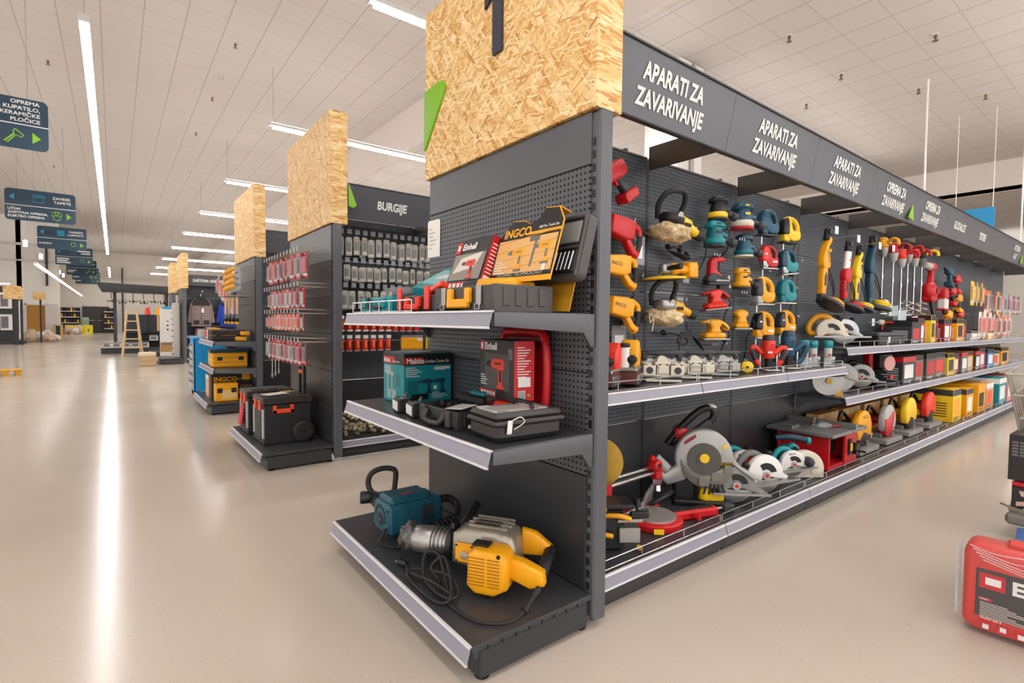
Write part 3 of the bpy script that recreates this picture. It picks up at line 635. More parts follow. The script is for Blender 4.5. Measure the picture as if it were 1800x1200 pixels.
def palm_sander(label, loc, rot=0, sc=1., body=YEL, base=STEELB, L=.17, grip2=True, dark=None, drop=.0):
    t = thing('sheet_sander', label, 'sander', loc, rot, None, sc)
    K(t, 'pad', [base, DGREY], ('b', 0, 0, .008, L+.02, .09, .008, .002), ('M', 1), ('b', 0, 0, .003, L, .086, .007))
    K(t, 'skirt', body, ('b', 0, 0, .03, L-.02, .084, .036, .012), *[('b', -.03+.02*k, -.0425, .032, .005, .004, .018) for k in range(4)])
    K(t, 'motor_housing', body, ('p', [(-.035, .045), (-.028, .08), (-.045, .105), (-.03, .13), (.035, .132), (.045, .105), (.03, .08), (.04, .045)], -.034, .034, .012, {'sm': 3}))
    K(t, 'handle', dark or body, ('p', [(-.085, .1), (-.08, .12), (-.03, .134), (.03, .134), (.085, .108), (.105, .08), (.098, .062), (.075, .07), (.04, .1), (-.03, .105)] if grip2 else [(-.045, .105), (-.04, .13), (0, .142), (.045, .128), (.05, .1)], -.025, .025, .012, {'sm': 3}))
    if drop: cord(t, [(.1, 0, .07), (.115, 0, .03), (.108, .065, -.05), (.105, .07, -drop)]); plug(t, (.105, .07, -drop))
    return t
def delta_sander(label, loc, rot=0, sc=1.):
    t = thing('delta_sander', label, 'sander', loc, rot, None, sc)
    K(t, 'pad', [DGREY, LGREY], ('p', [(-.08, 0), (.07, 0), (.09, .01), (.08, .018), (-.075, .014)], -.045, .045, .002), ('M', 1), ('b', .02, -.02, .026, .1, .05, .012, .004))
    K(t, 'body', DGREY, ('p', [(-.075, .016), (-.07, .06), (-.03, .075), (.05, .045), (.085, .03), (.08, .016)], -.038, .038, .01, {'sm': 3}))
    K(t, 'handle', RED, ('p', [(-.065, .06), (-.06, .15), (-.04, .175), (.03, .18), (.045, .165), (.04, .15), (-.01, .145), (-.018, .1), (.03, .055), (.06, .03), (.03, .03)], -.028, .028, .009))
    K(t, 'switch', WHITE, ('b', -.035, -.029, .045, .06, .003, .012)); K(t, 'cord_guard', CREAM, ('c', (.07, -.02, .06), (.075, -.03, -.02), .007))
    return t
def belt_sander(label, loc, rot=0, sc=1., body=YEL, belt=M('5b2a24', .8), frame_=STEELB, tall=True):
    t = thing('belt_sander', label, 'sander', loc, rot, None, sc)
    K(t, 'sanding_belt', belt, ('p', [(-.11, .005), (.11, .005), (.135, .03), (.125, .065), (.1, .075), (-.1, .075), (-.13, .06), (-.138, .03)], -.05, .035, .004, {'sm': 2}))
    K(t, 'side_frame', frame_, ('p', [(-.12, .012), (.12, .012), (.125, .055), (-.12, .062)], -.058, -.051, .002), ('b', 0, -.0, .085, .23, .1, .022, .006), *[('c', (x, -.063, .036), (x, -.05, .036), .022, {'n': 14}) for x in (-.1, .1)])
    if tall:
        K(t, 'motor_housing', body, ('p', [(-.02, .09), (-.025, .19), (.015, .2), (.035, .235), (.06, .23), (.07, .2), (.12, .195), (.125, .12), (.1, .085)], -.045, .05, .012), ('c', (.09, -.047, .15), (.09, -.044, .15), .016))
        K(t, 'front_knob', BLACK, ('l', [(.0, 0), (.022, 0), (.018, .02), (.035, .04), (.036, .055), (.02, .068), (0, .07)], (-.07, -.01, .09), (0, 0, 1)))
        K(t, 'dust_tube', [WHITE, DARKINK], ('c', (-.08, .02, .08), (-.085, .02, .2), .028), ('M', 1), *[('b', -.083, -.009, .1+.014*k, .018, .004, .005) for k in range(7)], ('c', (-.085, .02, .2), (-.086, .02, .22), .03, .03, {'b': .004}))
    return t
def bench_sander(label, loc, rot=0, sc=1., mat=LGREY, dark=DGREY, eyes=True):
    """underside of a belt sander on its side: cast frame with rollers and a dark handle bar"""
    t = thing('belt_sander', label, 'sander', loc, rot, None, sc)
    K(t, 'cast_frame', mat, ('b', 0, 0, .055, .22, .085, .05, .004), ('b', -.085, -.0, .085, .05, .08, .05, .005), ('b', .08, -.0, .085, .055, .08, .05, .005), ('b', -.005, 0, .1, .09, .07, .04, .006), ('c', (-.005, -.03, .125), (-.005, .03, .125), .03, {'n': 14}), ('b', -.08, -.047, .07, .07, .012, .06, .004), ('b', .075, -.047, .07, .075, .012, .06, .004), ('b', 0, -.045, .075, .06, .01, .05, .003), ('b', 0, -.03, .012, .2, .05, .014, .003))
    K(t, 'dark_gap', BLACK, ('b', 0, -.02, .027, .2, .05, .016), ('b', -.042, -.04, .075, .008, .012, .055), ('b', .034, -.04, .075, .008, .012, .055), *[('b', -.1+.04*i, -.044, .104, .014, .004, .006) for i in range(6)])
    K(t, 'rear_frame', GALV, ('b', 0, .05, .08, .24, .02, .12, .006), ('c', (-.11, .04, .03), (-.11, .04, .16), .01), ('c', (.11, .04, .03), (.11, .04, .16), .01))
    K(t, 'roller', dark, *[('c', (x, -.056, .072), (x, -.046, .072), .02, {'n': 14}) for x in (-.08, .078)]) if eyes else K(t, 'clamp_wire', CHROME, ('t', [(-.06, -.05, .03), (-.055, -.06, .085), (.055, -.06, .085), (.06, -.05, .03)], .004, {'n': 6, 'sm': 1}))
    K(t, 'handle_bar', dark, ('c', (-.13, .03, .165), (.13, .03, .17), .016, {'b': .004}), ('b', -.1, .03, .145, .03, .03, .05, .006), ('b', .1, .03, .145, .03, .03, .05, .006), *[('s', -.1+.05*k, -.0, .14, .008) for k in range(5)])
    return t
def router(label, loc, rot=0, sc=1., body=REDO, cap=DGREY, side=True):
    t = thing('plunge_router', label, 'router', loc, rot, None, sc)
    K(t, 'base_plate', [STEELB, BLACK], ('l', [(0, 0), (.082, 0), (.085, .004), (.082, .012), (.04, .014)], (0, 0, 0), (0, 0, 1), 28))
    [K(t, 'guide_column', CHROME, ('c', (x, 0, .01), (x, 0, .15), .008, {'n': 10})) for x in (-.055, .055)]; K(t, 'collet', BLACK, ('c', (0, 0, .02), (0, 0, .09), .02, .026))
    K(t, 'motor_housing', body, ('l', [(.036, .085), (.042, .1), (.044, .2), (.04, .215)], (0, 0, 0), (0, 0, 1), 20), *[('b', .012*k-.024, -.044, .165, .005, .006, .05) for k in range(5)])
    K(t, 'cap', cap, ('l', [(.042, .212), (.043, .225), (.034, .25), (.0, .254)], (0, 0, 0), (0, 0, 1), 20))
    if side: K(t, 'side_handle', [body, cap], *[x for s in (-1, 1) for x in (('M', 0), ('t', [(s*.04, 0, .12), (s*.085, 0, .16), (s*.11, 0, .15), (s*.095, 0, .1), (s*.07, 0, .05), (s*.055, -.0, .045)], .019, {'n': 10}), ('M', 1), ('t', [(s*.108, -.004, .15), (s*.098, -.004, .11), (s*.082, -.004, .075)], .0185, {'n': 10}))])
    K(t, 'badge', WHITE, ('b', 0, -.0445, .13, .03, .003, .012))
    return t
def trimmer(label, loc, rot=0, sc=1., cap=TEAL):
    t = thing('trim_router', label, 'router', loc, rot, None, sc)
    K(t, 'base', [STEELB, CLEAR], ('b', 0, 0, .006, .1, .09, .012, .003), ('b', 0, .02, .05, .07, .04, .08, .01), ('M', 1), ('b', 0, -.04, .045, .08, .006, .06))
    K(t, 'barrel', LGREY, ('c', (0, 0, .05), (0, 0, .16), .03, .032, {'b': .003}), ('c', (.03, 0, .07), (.055, 0, .07), .015, {'b': .003}))
    K(t, 'cap', cap, ('c', (0, 0, .155), (0, 0, .22), .036, .038, {'b': .008}), ('b', 0, -.034, .19, .04, .01, .02, .003)); K(t, 'knob', RED, ('c', (0, -.03, .1), (0, -.05, .1), .009))
    return t
def circ_saw(label, loc, rot=0, sc=1., guard=WHITE, body=TEAL, grip=None, blade=True, badge=None, mark=None, R=.095, plate=STEELB):
    t = thing('circular_saw', label, 'circular saw', loc, rot, None, sc)
    # blade in the x-z plane, motor behind it
    A = [(R*cos(rad(a)), .085+R*sin(rad(a))) for a in range(-20, 206, 12)]
    K(t, 'upper_guard', guard, ('p', A+[(-R*.75, .045), (-R*.3, .07), (R*.35, .07)], -.03, .004, .006), ('p', [(R*.9, .05), (R*1.25, .045), (R*1.3, .06), (R*.9, .09)], -.022, .0, .003))
    K(t, 'guard_slot', BLACK, ('p', [(R*.62*cos(rad(a)), .085+R*.62*sin(rad(a))) for a in range(10, 130, 12)]+[(R*.3*cos(rad(a)), .085+R*.3*sin(rad(a))) for a in range(120, 0, -20)], -.0325, -.028))
    K(t, 'base_plate', plate, ('b', .02, -.005, .046, R*2.9, .12, .004), ('b', .02, -.066, .05, R*2.9, .004, .012))
    if blade: K(t, 'lower_guard', STEELB, ('p', [(R*.92*cos(rad(a)), .085+R*.92*sin(rad(a))) for a in range(190, 351, 10)]+[(R*.5, .06), (-R*.5, .06)], -.022, -.004, .002)); K(t, 'blade_bolt', [GALV, RED], ('c', (0, -.04, .085), (0, -.02, .085), .02, {'n': 14}), ('M', 1), ('c', (0, -.042, .085), (0, -.039, .085), .01, {'n': 10}))
    K(t, 'motor_housing', body, ('c', (-.01, .01, .1), (-.01, .13, .1), .044, .042, {'b': .01}), ('p', [(-.06, .13), (-.04, .17), (.0, .175), (.04, .14), (.02, .1), (-.05, .1)], .006, .05, .01))
    K(t, 'rear_handle', grip or body, ('t', [(.03, .03, .155), (-.02, .03, .19), (-.075, .03, .185), (-.12, .03, .13), (-.115, .03, .075), (-.06, .03, .075)], .019, {'n': 10})); K(t, 'front_knob', BLACK, ('c', (.05, .03, .13), (.075, .03, .19), .014, .02, {'b': .008}))
    if badge: K(t, 'badge', badge, ('T', (0, 0, 0), (0, 0, 0)), ('b', -R*.45, -.031, .085+R*.66, .05, .002, .022))
    if mark: K(t, 'lettering', DARKINK, ('x', mark, .02, (-.005, -.0305, .085+R*.72), {'al': 'c'}))
    return t
def arc(R, a0, a1, n=16, cx=0., cz=0.): return [(cx+R*cos(rad(a0+(a1-a0)*i/n)), cz+R*sin(rad(a0+(a1-a0)*i/n))) for i in range(n+1)]
def chop_saw(label, loc, rot=0, sc=1., guard=YEL, body=None, mark=None, base=GALV, lower=BLACK, band=None):
    """metal cut-off saw seen from its wheel side; x = cutting direction, faces -y"""
    t = thing('cutoff_saw', label, 'cut-off saw', loc, rot, None, sc); body = body or guard
    K(t, 'base', [base, M('8a8783', .45, .6)], ('b', 0, 0, .05, .5, .27, .012, .003), ('b', 0, -.13, .03, .5, .012, .05, .003), ('b', 0, .13, .03, .5, .012, .05, .003), ('b', -.25, 0, .03, .012, .27, .05, .003), ('b', .25, 0, .03, .012, .27, .05, .003), ('M', 1), ('b', .05, .0, .085, .03, .2, .06, .003), ('b', -.08, .02, .08, .05, .1, .05, .005))
    K(t, 'cutting_disc', M('2c2523', .8), ('c', (0, -.05, .24), (0, -.046, .24), .165, {'n': 40}))
    K(t, 'wheel_guard', guard, ('p', arc(.185, -28, 205, 22, 0, .24)+[(-.13, .13), (-.07, .165), (-.03, .2), (.05, .19), (.11, .16)], -.085, -.015, .012))
    if mark: K(t, 'lettering', M('8a5a08', .5), ('x', mark, .045, (0, -.0858, .345), {'al': 'c'}))
    if band: K(t, 'guard_label', band, ('p', [(-.04, .34), (.03, .34), (.02, .375), (-.03, .375)], -.0865, -.083))
    K(t, 'lower_guard', lower, ('p', arc(.172, 195, 320, 10, 0, .24)+[(.1, .22), (-.1, .24)], -.075, -.022, .004))
    K(t, 'motor_housing', body, ('c', (.02, .0, .25), (.02, .15, .25), .06, .055, {'b': .01}), ('p', [(.05, .2), (.2, .12), (.22, .1), (.2, .07), (.1, .09), (.02, .2)], .0, .05, .008))
    K(t, 'handle', BLACK, ('t', [(-.02, .06, .3), (-.1, .06, .36), (-.2, .06, .41), (-.26, .06, .38), (-.27, .06, .32), (-.2, .06, .31), (-.1, .06, .3)], .017, {'n': 8, 'closed': True}))
    K(t, 'vise_screw', CHROME, ('c', (-.2, .03, .09), (-.08, .03, .085), .009), ('t', [(-.2, .03, .09), (-.215, .03, .12), (-.23, .03, .06)], .006, {'n': 6}))
    return t
def neck_sander(label, loc, rot=0, sc=1., body=YEL, neck=BLACK, head=None, tilt=-25, bars=False, mark=None, dark=DGREY):
    """long-neck wall sander hung upside down: body on top, disc head below"""
    t = thing('drywall_sander', label, 'wall sander', loc, rot, None, sc)
    K(t, 'hanger_end', BLACK, ('c', (0, 0, .5), (0, 0, .6), .028, .02, {'b': .005}), ('b', .01, -.02, .57, .05, .03, .05, .006))
    if bars: K(t, 'tube', WHITE, ('c', (-.015, 0, .3), (.0, 0, .52), .021), ('c', (.03, 0, .3), (.045, 0, .5), .014)); 
    K(t, 'motor_housing', body, ('p', [(-.05, .27), (-.055, .36), (-.02, .47), (.012, .53), (.04, .5), (.0, .43), (.02, .38), (.035, .33), (.03, .27)] if not bars else [(-.045, .22), (-.04, .33), (.05, .33), (.055, .24), (.03, .2)], -.032, .032, .012, {'sm': 3}), ('b', .045, 0, .42, .03, .035, .03, .006))
    K(t, 'handle', body, ('p', [(-.045, .05), (-.05, .2), (-.04, .29), (.015, .29), (.02, .2), (.01, .05)], -.026, .026, .01))
    K(t, 'soft_grip', dark, ('p', [(-.025, .12), (-.03, .2), (-.01, .24), (.005, .2), (.0, .12)], -.0285, .0285, .004), ('p', [(-.042, .0), (-.045, .06), (.012, .06), (.01, .0)], -.024, .024, .006))
    a = rad(tilt); hd = head or body
    K(t, 'sanding_head', [hd, DGREY], ('T', (.06, -.03, -.035), (10, -tilt, 0)), ('l', [(.05, .075), (.075, .06), (.07, .03), (.03, .022)], (.04, 0, 0), (0, 0, 1), 8), ('M', 1), ('l', [(.03, .03), (.1, .024), (.112, .012), (.112, -.004), (.1, -.01), (0, -.01)], (0, 0, 0), (0, 0, 1), 30))
    if mark: K(t, 'lettering', DARKINK, ('T', (-.012, -.0335, .36), (0, 68, 0)), ('x', mark, .03, (0, 0, 0), {'al': 'c'}))
    K(t, 'flex_shaft', BLACK, ('t', [(.015, -.01, .3), (.06, -.03, .2), (.09, -.04, .1), (.1, -.03, .03)], .006, {'n': 6}), ('t', [(.02, .01, .3), (.075, -.0, .2), (.11, -.02, .1), (.115, -.02, .03)], .004, {'n': 6}))
    return t
def mixer(label, loc, rot=0, sc=1., body=RED, gear=LGREY, L=.62, grip=None, spiral=True):
    t = thing('paint_mixer', label, 'mixer', loc, rot, None, sc)
    K(t, 'motor_housing', body, ('c', (0, 0, L+.1), (0, 0, L+.2), .05, .045, {'b': .012}), ('s', 0, 0, L+.2, .044, .044, .022)); K(t, 'gear_case', gear, ('l', [(.02, L), (.036, L+.02), (.05, L+.1), (.0, L+.105)], (0, 0, 0), (0, 0, 1), 18))
    K(t, 'handle', grip or body, ('t', [(0, -.04, L+.15), (.0, -.1, L+.19), (.0, -.15, L+.17), (0, -.16, L+.12)], .017, {'n': 8}), ('t', [(0.03, .0, L+.16), (.08, .0, L+.19), (.13, .0, L+.16)], .016, {'n': 8}))
    K(t, 'shaft', CHROME, ('c', (0, 0, .05), (0, 0, L+.01), .0075, {'n': 8}), ('c', (0, 0, L*.62), (0, 0, L*.7), .012, {'n': 8}))
    if spiral: K(t, 'paddle', CHROME, *[('t', [(.07*cos(k*1.05+s), .07*sin(k*1.05+s), .17-.022*k) for k in range(8)], .007, {'n': 6, 'sm': 3}) for s in (0, pi)], ('l', [(.055, .0), (.062, .0), (.062, .01), (.055, .01), (.055, 0)], (0, 0, -.005), (0, 0, 1), 20), *[('c', (0, 0, .0), (.06*cos(a), .06*sin(a), .005), .004, {'n': 6}) for a in (0, 2.1, 4.2)])
    else: K(t, 'paddle', M('dfe8ea', .3), *[('b', .03*cos(a), .03*sin(a), .06, .06*abs(cos(a))+.006, .06*abs(sin(a))+.006, .12, .002) for a in (0, 1.57, 3.14, 4.71)])
    return t
def hook(x, z, y=PEGY, L=.1, label='short chrome hook in the perforated back panel', group='chrome hooks', n=1):
    t = thing('panel_hook', label, 'hook', (x, y-.003, z), 0, group)
    for k in range(n):
        K(t, 'prong', CHROME, ('t', [(.03*k, 0, 0), (.03*k, -L+.01, 0), (.03*k, -L, .004), (.03*k, -L-.004, .018)], .0026, {'n': 6, 'sm': 2}))
    return t
# ------------------------------------------------------------------ packages
def carton(label, loc, w, d, h, rot=0, mats=(YEL, BLACK), cat='box', name='tool_carton', group=None, face=(), lid=True, rxy=None):
    """closed carton, x-z face is its front (towards -y); origin bottom centre"""
    t = thing(name, label, cat, loc, rxy if rxy else rot, group)
    K(t, 'box', mats[0], ('b', 0, 0, h/2, w, d, h, .0015))
    if face: K(t, 'front_print', list(mats), *face)
    return t
def fq(x0, z0, x1, z1, d, e=.0006): return ('q', (x0, -d/2-e, z0), (x1-x0, 0, 0), (0, 0, z1-z0))
def sq(y0, z0, y1, z1, w, e=.0006, s=-1): return ('q', (s*(w/2+e), y0, z0), (0, y1-y0, 0), (0, 0, z1-z0))
def blister(label, loc, w=.09, h=.2, d=.03, rot=0, card=RED, fill=BLACK, cat='pack', group=None, kind='bits', name='blister_pack'):
    t = thing(name, label, cat, loc, rot, group)
    K(t, 'card', [card, WHITE], ('p', [(-w/2, -h), (w/2, -h), (w/2, -.008), (w/2-.008, 0), (-w/2+.008, 0), (-w/2, -.008)], -.0006, .0006), ('M', 1), ('b', 0, -.001, -h*.86, w*.7, .001, h*.1), ('c', (0, -.001, -.014), (0, .001, -.014), .006))
    K(t, 'blister_shell', CLEAR, ('b', 0, -d/2, -h*.52, w*.82, d, h*.7, .006))
    if kind == 'bits': K(t, 'contents', fill, *[('c', (x*w, -d*.45, -h*.78), (x*w, -d*.45, -h*.28), .0045, {'n': 8}) for x in (-.22, 0, .22)])
    elif kind == 'blade': K(t, 'contents', fill, ('b', 0, -d*.4, -h*.5, w*.5, d*.4, h*.55, .004), ('b', w*.1, -d*.6, -h*.45, w*.2, d*.3, h*.4, .003))
    else: K(t, 'contents', fill, ('c', (0, -d*.45, -h*.8), (0, -d*.45, -h*.42), w*.2), ('c', (0, -d*.45, -h*.42), (0, -d*.45, -h*.25), w*.1))
    return t
# ------------------------------------------------------------------ tools hung on the back of the first bays
Y0 = .5
def tagcard(x, z, label, w=.05, h=.045, y=.575):
    t = thing('price_card', label, 'price card', (x, y, z), 0, 'price cards on the tool panel')
    K(t, 'sleeve', CLEARD, ('b', 0, 0, 0, w+.02, .002, h+.09)); K(t, 'card', TICKET, ('b', 0, -.002, -.01, w*.75, .001, h))
pistol('red cordless impact driver, topmost tool beside the steel post', (.73, Y0, 1.88), (0, 34, 180), 1.12, 'impact_driver', body=RED, head=.07, cat='drill')
recip_saw('red reciprocating saw under the red impact driver', (.74, Y0, 1.62), (0, 12, 0), 1.1, body=RED, mark=False, drop=0)
recip_saw('yellow reciprocating saw, upper of two beside the post', (.73, Y0, 1.43), (0, 3, 0), 1.05, drop=.16)
recip_saw('yellow reciprocating saw, lower of two beside the post', (.75, Y0, 1.2), (0, 10, 0), 1.05, drop=.18)
tagcard(.86, 1.63, 'clear price sleeve hanging from the red saw', .1, .07, .5); tagcard(.8, 1.13, 'dark price sleeve below the lower yellow saw', .1, .06)
tagcard(1.44, 1.55, 'price card right of the cordless grinder'); tagcard(1.38, 1.32, 'price card right of the lower polisher')
pa = polisher('black and yellow polisher with lumpy wool bonnet and cord', (1.09, .465, 1.715), (6, 4, -8), 1.1, body=YELB)
k = thing('cord_bundle', 'bundled black cord hanging under the wool polisher', 'cord', (1.29, .55, 1.66))
K(k, 'coil', RUB, *[('t', [(-.08, -.01*i, .02), (-.02, -.015*i, .035-.006*i), (.06, -.012*i, .0), (.1, -.01*i, -.03), (.06, -.02-.012*i, -.045+.004*i), (-.04, -.015*i, -.01), (-.09, -.01, .0)], .005, {'n': 6, 'closed': True}) for i in range(4)])
plug(k, (-.085, -.02, .02), (-1, -.2, 0)); K(k, 'tie', BLACK, ('c', (0, -.03, -.025), (.012, -.03, .035), .022))
angle_grinder('yellow cordless angle grinder with a yellow sanding disc', (1.06, .465, 1.478), (0, -3, -6), .98)
polisher('silver and yellow polisher with flat wool bonnet and drawstring', (1.06, .465, 1.225), (3, 0, -10), 1.0, body=YEL, head=STEELB, seed=5., string=True, drop=False)
k = thing('cord_bundle', 'tangled dark cord with plug under the lower polisher', 'cord', (1.33, .56, 1.13))
K(k, 'coil', RUB, ('t', [(-.1, 0, .03), (-.03, -.02, .02), (.04, -.03, .0), (.09, -.02, -.02), (.05, -.03, -.04), (-.02, -.02, -.03), (.0, -.03, .03), (.07, -.02, .03), (.1, 0, .1)], .006, {'n': 6})); plug(k, (-.1, 0, .03), (-1, 0, .1))
orbit_sander('yellow and black orbital sander, top of the sander columns', (1.66, Y0, 1.895), (0, 0, -20), 1., top=BLACK, body=BLACK, ring=YELB)
orbit_sander('big dark blue orbital sander with cream and red pad', (1.97, Y0, 1.87), (0, 0, -20), 1.2, top=BLUE, body=BLUE, ring=CREAM, pad=RED, badge=YELB)
orbit_sander('teal orbital sander under the yellow and black one', (1.63, Y0, 1.72), (0, 0, -20), 1.08, top=TEAL, body=TEALD, ring=TEAL, badge=BLACK, drop=.2)
orbit_sander('dark blue palm sander with cream pad under the big blue one', (2.0, Y0, 1.685), (0, 0, -20), 1., top=BLUED, body=BLUE, ring=TEALD, pad=CREAM)
delta_sander('red and black delta sander below the teal orbital sander', (1.67, Y0, 1.475), (0, 0, -28), 1.02)
orbit_sander('amber orbital sander between the delta sander and the silver jigsaw', (1.98, Y0, 1.465), (0, 0, -20), .93, top=YEL, body=YEL, ring=YEL, badge=BLACK)
palm_sander('red and black sheet sander above the wide yellow one', (1.66, Y0, 1.31), (0, -6, -26), 1., body=REDO, dark=M('b3241d', .4), drop=.18)
palm_sander('wide yellow sheet sander with two grips at the bottom of its column', (1.645, Y0, 1.112), (0, 0, -26), 1.02, drop=.12)
palm_sander('small yellow palm sander right of the wide one', (1.975, Y0, 1.18), (0, 0, -26), 1., L=.12, grip2=False, drop=.16)
jigsaw('dark blue jigsaw, topmost jigsaw of the left column', (2.33, Y0, 1.865), (0, 0, -14), 0.95, body=BLUE, nose=BLUE, gear=BLUED, plate=DGREY, drop=.2)
jigsaw('bright yellow and black jigsaw, topmost of the right column', (2.67, Y0, 1.845), (0, 0, -14), 1.00, body=YELB, nose=BLACK, gear=YELB, plate=BLACK, drop=.2)
jigsaw('red jigsaw with silver base under the dark blue one', (2.35, Y0, 1.625), (0, 0, -14), 0.87, body=RED, nose=REDO, badge=WHITE, grip=DRED, drop=0)
jigsaw('teal and dark jigsaw under the bright yellow one', (2.67, Y0, 1.605), (0, -6, -14), 0.95, body=TEAL, nose=BLUED, grip=BLUED, drop=.15)
jigsaw('amber jigsaw with silver gear case and grey nose', (2.29, Y0, 1.36), (0, 0, -14), 1.00, body=YEL, nose=DGREY, gear=LGREY)
jigsaw('all teal jigsaw right of the amber silver one', (2.65, Y0, 1.38), (0, 0, -14), 0.93, body=TEAL, nose=TEALD, gear=TEALD, plate=CREAM, drop=.25)
jigsaw('amber and black jigsaw lowest of the left column', (2.29, Y0, 1.11), (0, 4, -14), 1.00, body=YEL, nose=BLACK, gear=YEL, badge=WHITE)
jigsaw('amber and black jigsaw lowest of the right column', (2.65, Y0, 1.135), (0, 0, -14), 0.95, body=YEL, nose=DGREY, gear=YEL, badge=WHITE)
n = 0
HK = ['right of the red impact driver', 'right of the wool polisher', 'right of the top yellow sander', 'under the top yellow sander', 'under the teal orbital sander', 'right of the dark blue jigsaw', 'right of the top yellow jigsaw', 'under the delta sander', 'under the dark blue palm sander', 'under the amber orbital sander', 'under the wide yellow sheet sander', 'under the big blue sander', 'right of the all teal jigsaw', 'right of the teal and dark jigsaw', 'right of the lowest jigsaws', 'right of the flat bonnet polisher', 'left of the cordless grinder', 'under the red sheet sander']
for x, z, c in ((.8, 1.78, 1), (1.36, 1.8, 2), (1.82, 1.93, 1), (1.6, 1.86, 3), (1.6, 1.66, 3), (2.42, 1.98, 1), (2.78, 1.97, 1), (1.65, 1.42, 3), (2.0, 1.6, 2), (1.95, 1.43, 3), (1.6, 1.08, 3), (1.9, 1.79, 3), (2.75, 1.5, 2), (2.85, 1.72, 1), (2.8, 1.28, 2), (1.3, 1.36, 1), (.88, 1.48, 1), (1.55, 1.22, 2)):
    hook(x, z, L=.12, n=c, label='short chrome hook '+HK[n]); n += 1

# ------------------------------------------------------------------ on the middle shelf of the first three bays
Z = .8945
belt_sander('red orange belt sander with upright handle at the post', (.53, .4, Z), (0, 0, 24), .95, body=REDO, belt=M('5b2a24', .8))
belt_sander('yellow belt sander with black knob and brown belt', (.7, .41, Z), (0, 0, 33), 1.0, body=YEL)
bench_sander('grey cast belt sander on edge, first of three', (.93, .37, Z), -45, .95, CREAM)
bench_sander('grey cast belt sander with wire clamp, second of three', (1.24, .37, Z), -45, .9, CREAM, eyes=False)
bench_sander('grey cast belt sander with teal light inside, third of three', (1.56, .38, Z), -45, .85, LGREY, M('41413f', .5), eyes=False)
k = thing('cord_loop', 'black cord looped on the second cast sander', 'cord', (1.22, .4, Z+.16))
K(k, 'coil', RUB, *[('t', [(-.1, 0, -.02), (-.08, .0, .06+.01*i), (.0, .0, .1+.012*i), (.1, .01*i, .06), (.16, .0, .0)], .005, {'n': 6}) for i in range(3)])
k = thing('guide_wheel', 'small yellow wheel lying behind the wire guard', 'wheel', (1.86, .38, Z), -50)
K(k, 'wheel', YELB, ('c', (0, -.02, .04), (0, .02, .04), .04, {'b': .006})); K(k, 'hub', BLACK, ('c', (0, -.022, .04), (0, .022, .04), .009))
router('red plunge router with two side handles', (2.19, .4, Z), -50, 1.0, REDO)
router('dark blue plunge router right of the red one', (2.49, .4, Z), -50, 1.12, BLUE, BLUED)
trimmer('teal capped trim router beside the blue router', (2.66, .36, Z), -50, .95)
trimmer('teal capped trim router, left of the pair at the shelf end', (2.84, .37, Z), -50, .92); trimmer('teal capped trim router, right of the pair at the shelf end', (2.96, .31, Z), -50, .92)

# ------------------------------------------------------------------ saws on the base shelf
Z = .157
t = thing('mitre_saw', 'red sliding mitre saw lying low behind the post', 'mitre saw', (.78, .3, Z))
K(t, 'base', RED, ('l', [(.145, .0), (.152, .01), (.152, .032), (.14, .04), (0, .04)], (0, 0, 0), (0, 0, 1), 36), ('b', -.03, .14, .02, .44, .09, .04, .01)); K(t, 'turntable', [GALV, YELB], ('c', (0, 0, .04), (0, 0, .05), .118, {'n': 36}), ('M', 1), ('T', (-.03, -.02, 0), (0, 0, -40)), ('b', 0, -.136, .02, .05, .004, .026))
K(t, 'mitre_arm', [RED, BLACK], ('T', (0, 0, 0), (0, 0, -18)), ('b', .26, 0, .025, .3, .07, .05, .012), ('b', .3, .0, .008, .05, .05, .014, .003), ('M', 1), ('b', .25, 0, .0525, .26, .035, .006, .002)); K(t, 'arm_clamp', [STEELB, DGREY], ('T', (0, 0, 0), (0, 0, -18)), ('c', (.4, 0, .03), (.46, 0, .03), .008), ('M', 1), ('b', .49, 0, .03, .07, .05, .04, .006))
K(t, 'fence', GALV, ('T', (0, .09, 0), (0, 0, 20)), ('p', [(-.26, .04), (.2, .04), (.24, .13), (.12, .11), (.06, .075), (-.06, .075), (-.26, .1)], -.006, .006, .002))
for k in range(2): K(t, 'slide_rail', CHROME, ('c', (-.3, .1+.02*k, .215+.025*k), (.16, .12+.02*k, .215+.025*k), .012))
K(t, 'rail_bracket', [RED, BLACK], ('b', .18, .12, .225, .05, .06, .1, .01), ('c', (.16, .085, .26), (.16, .15, .26), .034, {'b': .004}), ('b', .14, .12, .3, .03, .03, .03, .006), ('M', 1), ('c', (.16, .083, .26), (.16, .086, .26), .014))
K(t, 'rear_column', RED, ('b', -.3, .1, .13, .09, .09, .26, .012), ('b', -.25, .1, .3, .08, .07, .1, .012)); K(t, 'blade', M('c19a45', .3, .8), ('T', (-.36, .07, .37), (0, 0, -48)), ('c', (0, -.0014, 0), (0, .0014, 0), .125, {'n': 48}), ('c', (0, -.004, 0), (0, .004, 0), .02))
K(t, 'hold_down', BLACK, ('c', (-.16, -.02, .05), (-.16, -.02, .14), .008), ('c', (-.16, -.02, .13), (-.16, -.02, .17), .02, .014), ('c', (-.16, -.02, .1), (-.1, -.04, .1), .01)); K(t, 'side_handle', BLACK, ('t', [(.1, .1, .05), (.14, .05, .09), (.28, .08, .09), (.3, .13, .05)], .014, {'sm': 2})); K(t, 'lock_knob', RED, ('c', (.2, -.12, .03), (.2, -.15, .03), .018))
k = thing('bench_vise', 'black bench clamp with yellow levers on the base at the post', 'clamp', (.35, .25, Z), -35)
